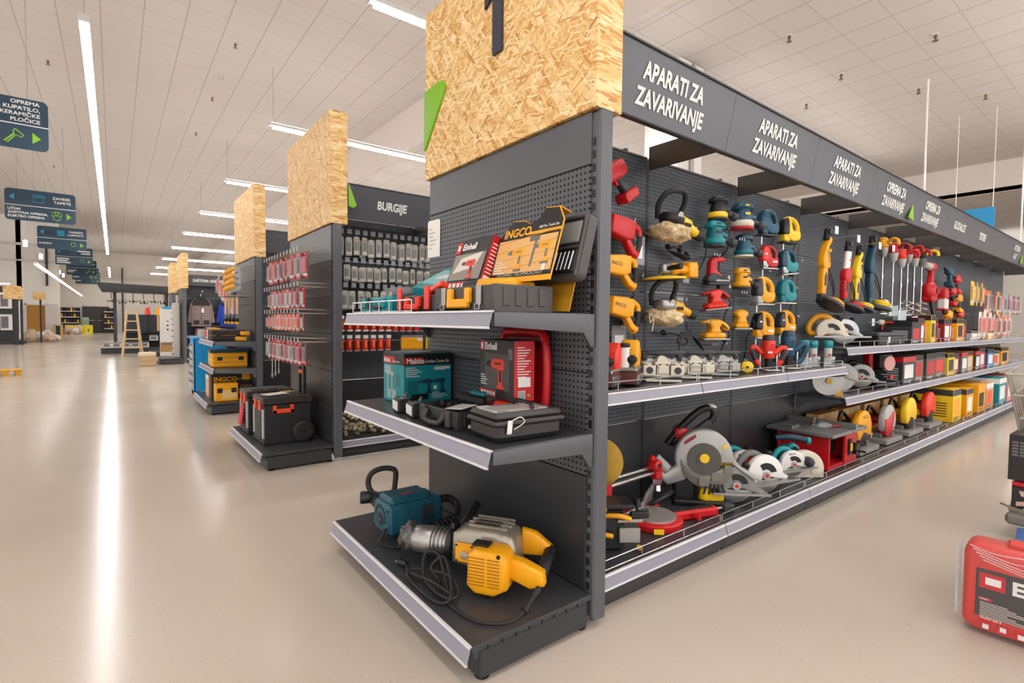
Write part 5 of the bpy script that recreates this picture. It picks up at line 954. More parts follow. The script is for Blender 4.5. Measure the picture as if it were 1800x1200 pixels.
t = thing('tool_carton', 'teal power tool carton lying tilted on the red latch case', 'box', (-.31, .8, ZT+.115), (-62, 6, -90)); K(t, 'box', [TEAL, M('7fb8bd', .5), PICW, TEALD], ('b', 0, .05, .12, .3, .1, .24, .002), ('M', 1), fq(-.145, .05, .1, .2, -.0005), ('M', 2), ('q', (-.09, -.0014, .1), (.1, 0, .02), (.03, 0, .05)), ('M', 3), *lines(.0, .2, .12, 4, 0)); K(t, 'price_label', WHITE, ('b', .1, -.001, .03, .06, .001, .03))
t = thing('tool_case', 'teal plastic tool case at the left end of the top shelf', 'case', (-.3, 1.11, ZT), -90); K(t, 'lower_shell', TEAL, ('b', 0, 0, .04, .37, .27, .08, .01), ('b', -.12, -.14, .05, .04, .02, .05, .005), ('b', .12, -.14, .05, .04, .02, .05, .005)); K(t, 'latch', BLACK, ('b', -.06, -.145, .05, .03, .014, .06, .004), ('b', .05, -.145, .03, .08, .02, .02, .004)); K(t, 'contents_bag', CLEARD, ('s', .02, 0, .1, .13, .1, .04)); K(t, 'tool_inside', DGREY, ('c', (.02, -.05, .1), (.07, .05, .12), .025))
# middle shelf
w, d, h = .28, .25, .262
t = thing('tool_carton', 'teal combo kit carton with black and red top band, middle shelf', 'box', (-.17, 1.16, ZM)); K(t, 'box', TEAL, ('b', 0, 0, h/2, w, d, h, .0015))
K(t, 'printed_band', [BLACK, RED], fq(-w/2, .2, w/2, h-.002, d), sq(-d/2, .2, d/2, h-.002, w), ('q', (-w/2, -d/2, h+.0006), (w, 0, 0), (0, d, 0)), ('M', 1), fq(-w/2, .205, -.03, .24, d, .0012), sq(-.02, .205, d/2, .24, w, .0012))
K(t, 'front_print', [WHITE, TEALD, BLUED, M('123f44', .5), BLACK], *lines(-.13, .185, .09, 5, d, .011, .004), fq(.05, .172, .1, .19, d), ('M', 1), fq(-.12, .055, -.06, .12, d), *drill_pic(-.005, .1, .06, d, 2, 3), *drill_pic(.075, .1, .06, d, 2, 3), ('M', 4), fq(-.1, .02, .0, .05, d, .0014), ('M', 0), fq(.03, .07, .05, .09, d, .002), *lines(-.13, .015, .1, 2, d, .01, .004), *lines(.02, .05, .1, 4, d, .009, .003), fq(.04, .1755, .13, .19, d, .002))
K(t, 'side_print', [WHITE, LGREY, TEALD], *[sq(.11-.0-.08, .185-.011*i, .11, .189-.011*i, w) for i in range(4)], ('M', 1), *[('q', (-w/2-.0012, y, .06), (0, .012, 0), (0, .0, .1)) for y in (.06, .01)], *[('q', (-w/2-.0014, y-.012, .14), (0, .036, 0), (0, .0, .02)) for y in (.06, .01)], ('M', 2), sq(-.08, .09, -.03, .15, w), ('M', 0), *[sq(.03-.06*k, .02+.01*i, .08-.06*k, .024+.01*i, w) for i in range(5) for k in (0, 1)])
K(t, 'lettering', WHITE, ('x', 'Makita', .038, (-.125, -d/2-.002, .21), {'bold': .03}), ('x', 'Cordless Combo Kit', .022, (-.022, -d/2-.002, .212), {'xs': .78}), ('x', 'Makita', .034, (-w/2-.002, .115, .21), (0, -1, 0), (0, 0, 1), {'bold': .03, 'xs': .85}), ('x', 'Cordless Combo Kit', .014, (-w/2-.002, .01, .212), (0, -1, 0), (0, 0, 1), {'xs': .75}), ('x', 'CXT', .022, (.03-.0, -d/2-.002, .172)))
for i, (x, y) in enumerate(((-.395, .87), (-.4, .715))):
    t = thing('battery_pack', 'black battery block with white label, %s of two by the shelf edge' % ('farther' if i == 0 else 'nearer'), 'battery', (x, y, ZM), -12, 'battery blocks')
    K(t, 'housing', BLACK, ('b', 0, 0, .03, .075, .12, .055, .006), ('b', .0, 0, .06, .06, .1, .012, .004)); K(t, 'label', WHITE, ('b', -.0378, .0, .032, .001, .1, .042)); K(t, 'terminal', CHROME, ('c', (.0, -.061, .03), (0, -.059, .03), .007, {'n': 10}), ('b', 0, -.03, .068, .04, .04, .006)); K(t, 'clip', M('8d7f66', .5), ('t', [(.03, .05, .06), (.02, 0, .085), (.0, -.04, .08)], .005, {'n': 6}))
c = open_case('black moulded open case with tools, centre of the middle shelf', (-.31, .49, ZM), -90, .32, .23, .075, M('232021', .5), None, None)
K(c, 'carry_handle', M('3a3330', .5), ('t', [(-.07, -.12, .06), (-.06, -.14, .02), (.06, -.14, .02), (.07, -.12, .06)], .012, {'sm': 2}), ('b', -.1, -.12, .04, .03, .02, .07, .006), ('b', .1, -.12, .04, .03, .02, .07, .006)); K(c, 'tray_insert', BLACK, ('b', 0, 0, .045, .29, .2, .03), *[('b', -.1+.06*i, .02, .07, .03, .12, .03, .008) for i in range(4)], ('b', -.02, .07, .09, .2, .04, .05, .012)); K(c, 'tool_strap', TEALD, ('b', .05, .06, .125, .1, .03, .02, .006)); K(c, 'sheet', PICW, ('T', (.1, -.06, .085), (8, -6, 0)), ('b', 0, 0, 0, .12, .08, .002))
t = thing('tool_case', 'red open case standing behind the drill carton, middle shelf', 'case', (-.115, .4, ZM), -90)
K(t, 'lower_shell', RED, ('b', 0, -.0, .035, .33, .15, .07, .012)); K(t, 'lid_shell', [RED, M('6e0d11', .5)], ('T', (0, .075, .07), (0, 0, 0)), ('t', [(-.15, 0, .0), (-.16, 0, .16), (-.14, 0, .3), (-.09, 0, .315), (.09, 0, .315), (.14, 0, .3), (.16, 0, .16), (.15, 0, 0)], .02, {'n': 8, 'sm': 2}), ('b', 0, .012, .15, .3, .012, .28), ('M', 1), ('b', 0, .0, .27, .26, .004, .05)); K(t, 'tray_lip', REDO, ('b', .12, -.1, .05, .1, .05, .035, .008), ('b', .1, -.09, .085, .13, .05, .03, .008))
t = thing('tool_carton', 'black rotary hammer carton with red side, middle shelf', 'box', (-.135, .4, ZM+.104), -96)
w, d, h = .29, .1, .25
K(t, 'box', [M('262324', .5), RED], ('b', 0, 0, h/2, w, d, h, .002), ('M', 1), ('b', w/2+.0006, 0, h/2, .001, d-.002, h-.004)); K(t, 'front_print', [RED, WHITE, GREY, REDO, M('4d4744', .5), DARKINK], fq(-w/2+.002, .002, -.0, .03, d), fq(-w/2+.004, h-.05, -w/2+.04, h-.006, d), ('M', 4), fq(-.1, .035, .11, .19, d), *drill_pic(.02, .12, .11, d, 3, 5), ('M', 2), fq(.1, .17, .135, .215, d), ('M', 1), *lines(-.135, .09, .06, 5, d, .01, .004), *[fq(-.13+.026*i, .007, -.112+.026*i, .024, d, .0014) for i in range(5)], ('q', (-w/2+.012, -d/2-.0014, h-.042), (.018, 0, 0), (0, 0, .026)))
K(t, 'lettering', WHITE, ('x', 'Einhell', .042, (-.1, -d/2-.0012, h-.043), {'bold': .035})); K(t, 'side_print', [WHITE, DARKINK, GREEN], *[sq(-.035, h-.03-.011*i, .0+.01*((i*3) % 4), h-.026-.011*i, w+.0024, .0006, 1) for i in range(12)], sq(-.03, .06, .03, .1, w+.0024, .0006, 1), sq(-.03, .01, .005, .045, w+.0024, .0006, 1), ('M', 1), *[sq(-.028+.004*i, .012, -.026+.004*i, .043, w+.0024, .001, 1) for i in range(8)], ('M', 2), sq(.015, .02, .028, .03, w+.0024, .001, 1))
t = thing('tool_case', 'closed black case with clear lid and white tag, front of the middle shelf', 'case', (-.275, .15, ZM), -94)
K(t, 'lower_shell', M('2c2827', .42), ('b', 0, 0, .04, .2, .3, .075, .02), ('b', 0, 0, .07, .215, .315, .02, .008)); K(t, 'lid', M('332e2c', .4), ('b', 0, 0, .092, .2, .3, .03, .014)); K(t, 'clear_lid', CLEARD, ('b', .01, -.02, .109, .13, .24, .012, .005)); K(t, 'paper_insert', [M('c9bdb0', .5), RED, M('39508f', .5)], ('b', .01, -.02, .1075, .12, .23, .002), ('M', 1), ('b', .05, .05, .1086, .03, .05, .001), ('M', 2), ('b', .06, -.1, .1086, .02, .04, .001)); K(t, 'carry_handle', BLACK, ('t', [(-.05, .02, .115), (-.03, .02, .13), (.06, .02, .13), (.08, .02, .112)], .008)); K(t, 'label', WHITE, ('b', -.07, -.1, .108, .03, .05, .002), ('b', -.1, -.14, .03, .002, .02, .012)); K(t, 'seal_tag', WHITE, ('T', (.105, -.1, .05), (0, 8, 0)), ('b', .005, 0, .01, .006, .02, .05, .002), ('t', [(.005, .0, .03), (.02, .03, .05), (.02, .05, .03), (.004, .02, -.0)], .0018, {'n': 6}))
# base: two demolition hammers
t = thing('breaker_hammer', 'silver and yellow breaker hammer lying on the base with a black cord', 'demolition hammer', (-.47, .7, ZB), -56.8)
SILV = M('a59d8e', .36, .6); FOIL = M('5d5855', .3, .5)
lump_obj(t, 'wrapped_chuck', FOIL, (.035, 0, .115), (.05, .06, .06), .35, 9.)
K(t, 'barrel', STEELB, ('c', (.06, 0, .115), (.16, 0, .118), .055, .062, {'n': 24, 'b': .004}), ('c', (.16, 0, .118), (.24, 0, .122), .05, .056, {'n': 24}), *[('c', (.165+.02*i, 0, .12), (.173+.02*i, 0, .12), .06, {'n': 24}) for i in range(3)]); K(t, 'collar', BLACK, ('c', (.235, 0, .125), (.262, 0, .125), .076, {'n': 24, 'b': .006}), ('p', [(.24, .16), (.262, .16), (.262, .215), (.245, .22)], -.03, .03, .004))
K(t, 'gear_housing', SILV, ('T', (0, 0, .13), (0, 0, 0)), ('p', [(.265, -.06), (.27, .06), (.33, .095), (.47, .1), (.53, .08), (.55, .03), (.55, -.06), (.4, -.08)], -.08, .07, .024), *[('b', .42, -.05+.035*i, .1, .2-.02*abs(i-1.5), .008, .012, .003) for i in range(4)], ('c', (.275, -.04, .03), (.29, -.04, .03), .012)); K(t, 'name_plate', M('3b3733', .5), ('b', .41, -.012, .232, .11, .05, .006, .002)); K(t, 'lettering', SILV, ('x', 'INGCO', .034, (.36, -.026, .2355), (1, 0, 0), (0, 1, 0), {'bold': .02}))
K(t, 'oil_plate', [YEL, CHROME, BLACK], ('b', .335, -.086, .125, .085, .012, .08, .006), ('M', 1), ('c', (.335, -.097, .12), (.335, -.09, .12), .017), ('M', 2), *[('c', (.335+a*.034, -.094, .125+b*.032), (.335+a*.034, -.09, .125+b*.032), .005, {'n': 8}) for a in (-1, 1) for b in (-1, 1)])
K(t, 'motor_cover', [YEL, M('a86f08', .5), BLACK], ('p', [(.385, .05), (.39, .17), (.42, .195), (.53, .19), (.55, .16), (.55, .05), (.5, .02), (.42, .02)], -.19, -.075, .016), ('M', 1), *[('b', .43+.0*i, -.1905, .06+.013*i, .07, .002, .005) for i in range(9)], *[('b', .5, -.1905, .06+.013*i, .05, .002, .005) for i in range(9)], ('M', 2), ('b', .43, -.13, .197, .07, .05, .012, .004), ('c', (.52, -.191, .18), (.52, -.186, .18), .008, {'n': 8}))
K(t, 'rear_handle', YEL, ('p', [(.54, .08), (.54, .16), (.6, .15), (.68, .12), (.685, .07), (.63, .05)], -.14, -.085, .01), ('p', [(.54, .1), (.54, .21), (.6, .2), (.67, .15), (.66, .11)], .03, .07, .01)); K(t, 'grip', RUB, ('c', (.665, -.1, .1), (.66, .06, .135), .024, {'b': .008, 'n': 14}))
K(t, 'side_handle', BLACK, ('c', (.25, .06, .15), (.27, .2, .23), .017, .02, {'b': .006}), ('c', (.25, .05, .12), (.25, .1, .17), .03))
K(t, 'cord_sleeve', RUB, ('c', (.67, -.15, .07), (.645, -.235, .03), .012, .009), ('c', (.646, -.232, .03), (.642, -.244, .026), .014))
K(t, 'cord', RUB, ('t', [(.642, -.243, .026), (.6, -.3, .008), (.5, -.33, .007), (.38, -.28, .007), (.3, -.22, .012), (.25, -.15, .03), (.2, -.12, .06), (.25, -.1, .1), (.33, -.2, .05), (.35, -.26, .02), (.3, -.27, .01), (.18, -.2, .01), (.1, -.14, .02), (.12, -.1, .03), (.3, -.16, .06), (.37, -.22, .03), (.33, -.25, .02), (.2, -.17, .03), (.15, -.08, .09), (.22, -.09, .1), (.3, -.18, .03), (.34, -.23, .03), (.24, -.19, .04), (.1, -.12, .02), (.05, -.06, .019)], .0065)); plug(t, (.05, -.06, .019), (-1, .3, 0))
t = thing('demolition_hammer', 'dark blue demolition hammer with black loop handle on the base', 'demolition hammer', (-.31, .98, ZB), 0)
BSH = M('17505f', .42)
K(t, 'motor_housing', [BSH, BLACK, CHROME], ('b', -.0, .0, .105, .3, .19, .15, .018), ('b', -.02, .0, .19, .22, .15, .04, .014), ('M', 1), *[('T', (-.1515, .0, .1), (45*0+22.5*k, 0, 0)) if False else ('b', -.1515, .055*cos(.39*k+.2), .11+.055*sin(.39*k+.2), .003, .007, .016) for k in range(9)], ('c', (-.153, 0, .1), (-.15, 0, .1), .032, {'n': 20}), ('M', 2), ('c', (-.156, 0, .1), (-.15, 0, .1), .007, {'n': 10})); K(t, 'badge', [RED, M('2a3236', .5)], ('b', -.02, -.02, .2105, .06, .012, .001), ('M', 1), ('b', .06, -.096, .12, .07, .003, .08, .003))
K(t, 'screw', BLACK, *[('c', (-.1525, a*.08, .105+b*.055), (-.149, a*.08, .105+b*.055), .008, {'n': 8}) for a in (-1, 1) for b in (-1, 1)])
K(t, 'rear_handle', RUB, ('t', [(.12, -.07, .16), (.2, -.06, .15), (.235, -.08, .11), (.2, -.12, .07), (.1, -.13, .06), (.0, -.12, .05)], .019, {'n': 10})); K(t, 'nose', BLACK, ('c', (-.08, .08, .12), (-.09, .24, .13), .04, .034, {'b': .006}))
K(t, 'loop_handle', RUB, ('t', [(-.1, .21, .15), (-.115, .24, .2), (-.105, .24, .25), (-.07, .23, .275), (-.02, .215, .28), (.02, .2, .262), (.015, .19, .2), (.0, .18, .15)], .0145, {'n': 10})); K(t, 'handle_clamp', BLACK, ('c', (-.16, .24, .14), (-.09, .21, .14), .033, .03, {'b': .006}), ('c', (-.09, .2, .145), (.03, .17, .15), .02))
K(t, 'cord', RUB, ('t', [(-.15, -.05, .06), (-.17, -.1, .08), (-.2, -.11, .03), (-.12, -.16, .008), (.0, -.19, .01), (.1, -.17, .04), (.2, -.2, .05), (.26, -.2, .02)], .0065)); K(t, 'cord_coil', RUB, *[('t', [(.06+.024*i, -.19+.045*cos(a), .05+.042*sin(a)) for a in (0, 1.05, 2.1, 3.14, 4.2, 5.24)], .007, {'n': 6, 'closed': True, 'sm': 3}) for i in range(6)])
# ------------------------------------------------------------------ second end: hook rows with red packs
def hooks_end(y0, y1, n, z, label, group, L=.24, ticket=False):
    for i in range(n):
        y = y0+(y1-y0)*i/(n-1); 
        if i == 0:
            p = thing('scan_hook', label % ORD[i], 'hook', (-.0095, y, z), 0, group); K(p, 'prong', CHROME, ('t', [(0, 0, 0), (-L, 0, 0), (-L-.008, 0, .012)], .003, {'n': 6, 'sm': 1}), ('t', [(0, 0, .03), (-L-.02, 0, .035)], .0025, {'n': 6, 'sm': 1})); K(p, 'ticket_holder', M('a9b2b6', .4), ('b', -L-.02, 0, .02, .003, .024, .036))
        else: dup(p, (-.0095, y, z), 0, label % ORD[i])
def end_packs(n, y0, y1, z, label, group, colors, fill, w, h, kind='blade', d=.03, deep=2):
    pr = []
    for i in range(n):
        y = y0+(y1-y0)*i/(n-1); x = -.2-.03*(i % deep)
        loc = (x, y, z); r = -90+random.uniform(-9, 9); lab = label % ORD[i]
        if len(pr) < len(colors): pr.append(blister(lab, loc, w, h, d, r, colors[i], fill[i % len(fill)], 'pack', group, kind))
        else: dup(pr[i % len(colors)], loc, r, lab)
PINK = M('c9616a', .5); DR2 = M('a3121f', .45)
for i, z in enumerate((1.79, 1.5, 1.275, 1.03)):
    hooks_end(3.11, 4.3, 12, z, 'chrome hook among red packs, %s from right, ' + ['top', 'second', 'third', 'lowest'][i] + ' row', 'chrome hooks of the red pack end')
end_packs(13, 3.14, 4.3, 1.785, 'large red knife pack, top hook row, %s from right', 'red knife packs in the top hook row', [DR2, PINK, RED], [RED, GREY, DR2], .115, .215)
end_packs(15, 3.2, 4.28, 1.495, 'narrow red pack, second hook row, %s from right', 'red packs in the second hook row', [RED, DR2, PINK], [LGREY, RED], .085, .18)
end_packs(18, 3.2, 4.3, 1.27, 'slim red and orange pack, third hook row, %s from right', 'slim packs in the third hook row', [RED, ORG, PINK, M('c7a58e', .5)], [LGREY, ORG], .06, .15, 'bits')
end_packs(18, 3.14, 4.3, 1.025, 'slim red plier pack, lowest hook row, %s from right', 'plier packs in the lowest hook row', [RED, DR2, PINK], [DGREY, RED, LGREY], .06, .2, 'blade')
for i in range(3):
    t = thing('spanner', 'chrome open spanner hanging at the left of the lowest row, %s from the left' % ORD[i], 'spanner', (-.2, 4.3-.13*i, .85), (0, 0, -90), 'hanging spanners', 1-.14*i)
    K(t, 'shank', CHROME, ('b', 0, 0, -.08, .018, .006, .2, .002)); K(t, 'jaw', CHROME, ('p', [(-.012, -.17), (-.028, -.2), (-.024, -.225), (-.012, -.228), (-.012, -.2), (.012, -.2), (.012, -.228), (.024, -.225), (.028, -.2), (.012, -.17)], -.004, .004)); K(t, 'card', YEL if i == 0 else WHITE, ('b', 0, -.001, .05, .05, .002, .06))
ORL = M('f0481c', .42)
def rolling_box(label, loc, wheels, deep):
    t = thing('rolling_toolbox', label, 'tool box', loc)
    K(t, 'body', M('1f1f20', .5), ('b', 0, 0, .175, .4, deep, .33, .012), ('b', -.19, 0, .18, .03, deep*.6, .3, .008), ('b', 0, 0, .02, .41, deep+.01, .04, .008)); K(t, 'lid', M('2b2725', .45), ('b', 0, 0, .37, .42, deep+.015, .06, .01), *[('b', x, 0, .4, .1, deep*.7, .014, .004) for x in (-.1, .03)])
    for s in (-1, 1): K(t, 'corner_guard', LGREY, ('b', -.2, s*(deep/2-.02), .18, .016, .035, .25, .004))
    for s in (-1, 1): K(t, 'latch', ORL, ('b', -.205, s*deep*.22, .33, .02, .05, .09, .004))
    if wheels:
        K(t, 'side_handle', ORL, ('b', -.04, -deep/2-.006, .28, .17, .014, .03, .003), ('b', -.11, -deep/2-.006, .3, .03, .014, .07, .003), ('b', .03, -deep/2-.006, .3, .03, .014, .07, .003), ('t', [(-.09, -deep/2-.012, .296), (.01, -deep/2-.012, .296)], .006, {'n': 6, 'sm': 1}))
        K(t, 'wheel', [RUB, M('58585a', .4), CHROME], ('l', [(.06, -.02), (.088, -.02), (.095, -.012), (.095, .012), (.088, .02), (.06, .02)], (.12, -deep/2-.03, .095), (0, 1, 0), 28), ('M', 1), ('c', (.12, -deep/2-.035, .095), (.12, -deep/2-.01, .095), .06, {'n': 24}), ('M', 0), *[('b', .12+.045*cos(k*.785), -deep/2-.036, .095+.045*sin(k*.785), .014, .006, .014, .003) for k in range(8)], ('M', 1), ('c', (.12, -deep/2-.045, .095), (.12, -deep/2-.03, .095), .03, {'n': 20}), ('M', 2), ('c', (.12, -deep/2-.05, .095), (.12, -deep/2-.04, .095), .007, {'n': 8}))
        K(t, 'trolley_handle', [BLACK, ORL], *[('b', .17, s*.07, .5, .025, .025, .36, .003) for s in (-1, 1)], ('b', .17, 0, .6, .02, .14, .05, .004), ('M', 1), ('b', .157, 0, .6, .012, .11, .03, .003), ('b', .165, -.075, .68, .05, .05, .035, .008), ('b', .165, .075, .68, .05, .05, .035, .008), ('c', (.16, -.09, .7), (.16, .09, .7), .016))
    return t
rolling_box('black wheeled tool trunk with orange handles on the second end base', (-.29, 3.53, .149), True, .38)
rolling_box('black tool trunk behind the wheeled one on the second end base', (-.31, 4.06, .149), False, .34)
t = thing('paper_sheet', 'white sheet lying on the wheeled tool trunk lid', 'paper', (-.36, 3.5, .563), 20); K(t, 'sheet', M('efebe3', .8), ('b', 0, 0, 0, .2, .12, .003)); K(t, 'kraft_card', KRAFT, ('b', .15, .05, .002, .1, .08, .003))
t = thing('red_gloves', 'red glove pack hanging from the farther tool trunk', 'gloves', (-.53, 4.08, .3), (0, 8, 0)); K(t, 'glove', M('c93240', .7), ('b', 0, 0, 0, .02, .13, .17, .008), ('b', .0, .0, .1, .016, .09, .06, .006)); K(t, 'stripe', PINK, *[('b', -.011, 0, -.06+.025*k, .002, .12, .008) for k in range(6)])
# ------------------------------------------------------------------ drill bit bay of the second row (pegboard at y = 3.63)
TUBE = M('b9b3a6', .4)
def bit_rows():
    n = 0
    for r, (z, cnt, x0, x1, h) in enumerate(((2.0, 13, .2, 1.12, .17), (1.735, 13, .18, 1.1, .14), (1.5, 13, .16, 1.1, .17))):
        nm = ['top', 'second', 'third'][r]; pr = None
        for i in range(cnt):
            x = x0+(x1-x0)*i/(cnt-1)
            lab = 'clear drill bit packet, %s row, %s from left' % (nm, ORD[i]); hl = 'grey ticket holder over drill bit packets, %s row, %s from left' % (nm, ORD[i])
            for q in range(2):
                yy = 3.42+.06*q
                if pr is None or q >= len(pr):
                    pr = (pr or []) + [blister(lab + (' front', ' behind')[q], (x+.008*q, yy, z), .06, h, .02, random.uniform(-22, 22), TUBE, M('6f6b64', .4), 'pack', 'drill bit packets, %s row' % nm)]
                else: dup(pr[q], (x+.012*q+random.uniform(-.012, .012), yy, z+random.uniform(-.014, .012)), random.uniform(-24, 24), lab + (' front', ' behind')[q])
            if i == 0:
                tk = thing('ticket_holder', hl, 'ticket holder', (x, 3.4, z+.05), 0, 'ticket holders of the drill bay'); K(tk, 'plate', M('8c8f98', .4), ('b', 0, 0, 0, .045, .004, .045)); K(tk, 'prong', CHROME, ('c', (0, 0, -.02), (0, .22, -.05), .003, {'n': 6}))
            else: dup(tk, (x, 3.4, z+.05), 0, hl)
bit_rows()
def canister(label, loc, group):
    t = thing('bit_canister', label, 'canister', loc, random.uniform(-10, 10), group); K(t, 'body', M('d9201d', .35), ('c', (0, 0, -.15), (0, 0, -.045), .028, {'b': .003})); K(t, 'cap', CLEARD, ('b', 0, 0, -.022, .056, .04, .045, .004)); K(t, 'label', WHITE, ('b', 0, -.021, -.022, .046, .002, .03)); K(t, 'stripe', YELB, ('b', .0, -.028, -.09, .008, .003, .07)); K(t, 'base_ring', LGREY, ('c', (0, 0, -.158), (0, 0, -.148), .029)); return t
for r, (z, n) in enumerate(((1.27, 12), (1.085, 7))):
    for i in range(n):
        x = .2+.078*i; lab = 'red bit canister with clear cap, %s row, %s from the left' % (('upper', 'lower')[r], ORD[i])
        if r == i == 0: cn = canister(lab, (x, 3.42, z), 'red bit canisters')
        else: dup(cn, (x, 3.42, z), random.uniform(-10, 10), lab)
        if r: 
            lb = 'white ticket over the lower red canisters, %s from the left' % ORD[i]
            if i == 0: tk2 = thing('ticket_holder', lb, 'ticket holder', (x, 3.39, z+.04), 0, 'tickets over the red canisters'); K(tk2, 'plate', TICKET, ('b', 0, 0, 0, .05, .004, .012)); K(tk2, 'prong', CHROME, ('c', (0, 0, 0), (0, .23, -.03), .003, {'n': 6}))
            else: dup(tk2, (x, 3.39, z+.04), 0, lb)
t = thing('bit_set_case', 'orange bit set case hanging right of the red canisters', 'case', (.93, 3.42, 1.06), 0); K(t, 'body', YEL, ('b', 0, 0, -.07, .24, .04, .12, .01)); K(t, 'clear_cover', CLEARD, ('b', 0, .0, .0, .25, .03, .03, .01), ('b', 0, 0, -.137, .25, .03, .014, .005)); K(t, 'label', WHITE, ('b', .07, -.035, -.03, .06, .002, .03))
for i in range(3):
    lab = 'slim yellow bit tube at the right end of the canister rows, %s' % ('leftmost', 'middle', 'rightmost')[i]
    if i == 0: bt = thing('bit_tube', lab, 'tube', (1.1, 3.42, 1.09), 0, 'yellow bit tubes'); K(bt, 'body', M('c9b428', .4), ('c', (0, 0, -.16), (0, 0, -.05), .014)); K(bt, 'cap', CLEARD, ('c', (0, 0, -.05), (0, 0, .0), .014))
    else: dup(bt, (1.1+.04*i, 3.42, 1.09), 0, lab)
# wire mesh bins full of drill heads on the base of the drill bay
for i in range(2):
    t = thing('wire_bin', 'wire mesh bin of pale fittings on the drill bay base, %s' % ('left one', 'right one')[i], 'bin', (.36+.5*i, 3.34, .157)); G = M('4a463f', .4, .6)
    K(t, 'mesh', G, *[('c', (-.23+.046*k, -.17, .0), (-.23+.046*k, -.17, .17), .0025, {'n': 5}) for k in range(11)], *[('c', (-.23, -.17, .01+.032*k), (.23, -.17, .01+.032*k), .0025, {'n': 5}) for k in range(6)], *[('c', (-.23, -.17+.04*k, .0), (-.23, -.17+.04*k, .17), .0025, {'n': 5}) for k in range(9)], *[('c', (-.23, -.17, .01+.032*k), (-.23, .17, .01+.032*k), .0025, {'n': 5}) for k in range(6)])
    K(t, 'fittings', M('cdbf9d', .45, .2), *[('c', (random.uniform(-.21, .21), random.uniform(-.15, .15), .02+random.random()*.14), (random.uniform(-.21, .21), random.uniform(-.15, .15), .02+random.random()*.16), .013) if False else ('s', random.uniform(-.21, .21), random.uniform(-.155, .15), .02+random.random()*.15, .022, .022, .018, 8, 6) for _ in range(90)], kind='stuff')
# ------------------------------------------------------------------ right edge: wrapped red case, blue carton, shopping trolley
t = thing('wrapped_case', 'red tool case in clear wrap with dark printed panel on the floor', 'case', (1.3, -1.095, 0), -86)
K(t, 'shell', M('d8352a', .35), ('p', rrect(.44, .02, .36, .04, -.22), -.075, .07, .02), ('b', 0, -.0, .37, .2, .05, .03, .01))
K(t, 'printed_panel', [M('3b3533', .4), RED, WHITE, M('c9bdb4', .5)], ('b', .02, -.0755, .175, .4, .004, .19, .002), ('M', 1), ('q', (-.17, -.0785, .195), (.075, 0, 0), (0, 0, .06)), ('q', (-.17, -.0785, .147), (.04, 0, 0), (0, 0, .01)), *[('q', (-.165+.05*i, -.0785, .03), (.038, 0, 0), (0, 0, .035)) for i in range(7)], ('M', 2), ('q', (-.152, -.0795, .212), (.045, 0, 0), (0, 0, .028)), *[('q', (-.155+.05*i, -.0795, .036+.006*(i % 2)), (.018, 0, 0), (0, 0, .018)) for i in range(7)], ('M', 3), *[('q', (-.165, -.0785, .136-.0075*i), (.08+.07*((i*5) % 4)/3, 0, 0), (0, 0, .0035)) for i in range(8)])
K(t, 'lettering', WHITE, ('x', 'Einhell', .07, (-.075, -.0795, .2), {'bold': .04}), ('x', 'TE-HW 225 E', .011, (-.165, -.0795, .074), {'bold': .03}), ('x', 'EXPERT', .008, (-.167, -.0797, .149)))
K(t, 'clear_wrap', M('dfe3e6', .1, 0, .02, .0, .05), ('p', rrect(.475, .004, .385, .06, -.2375), -.098, .09, .03)); K(t, 'wrap_fold', M('e6e8ea', .1, 0, .02, .5, .35), *[('t', [(-.2+.01*i, -.099, .36-.012*i), (-.12+.05*i, -.1005, .345-.02*i), (.0+.04*i, -.099, .36-.015*i)], .0022, {'n': 5}) for i in range(5)], *[('t', [(-.238, -.06+.03*i, .33), (-.24, -.05+.03*i, .2), (-.238, -.07+.03*i, .06)], .0022, {'n': 5}) for i in range(4)])
t = thing('tool_carton', 'blue power tool carton with magenta label lying behind the wrapped case', 'box', (1.72, -1.2, 0), -84)
K(t, 'box', M('14508f', .45), ('b', 0, 0, .135, .48, .42, .27, .002)); K(t, 'top_print', [M('d4145a', .5), WHITE, PICW, GREY], ('q', (-.16, -.13, .2712), (.055, 0, 0), (0, .07, 0)), ('M', 1), ('q', (-.17, .1, .2712), (.075, 0, 0), (0, .09, 0)), ('M', 2), ('q', (-.04, -.12, .2712), (.2, 0, 0), (0, .22, 0)), ('M', 3), ('q', (.0, -.06, .272), (.1, 0, .0), (.02, .1, 0)), ('M', 1), *[('q', (-.13+.03*i, -.2, .2712), (.022, 0, 0), (0, .02, 0)) for i in range(5)])
t = thing('shopping_trolley', 'wire shopping trolley cut by the right edge of the picture', 'trolley', (2.55, -.78, 0)); TR = M('bdb8aa', .3, .7)
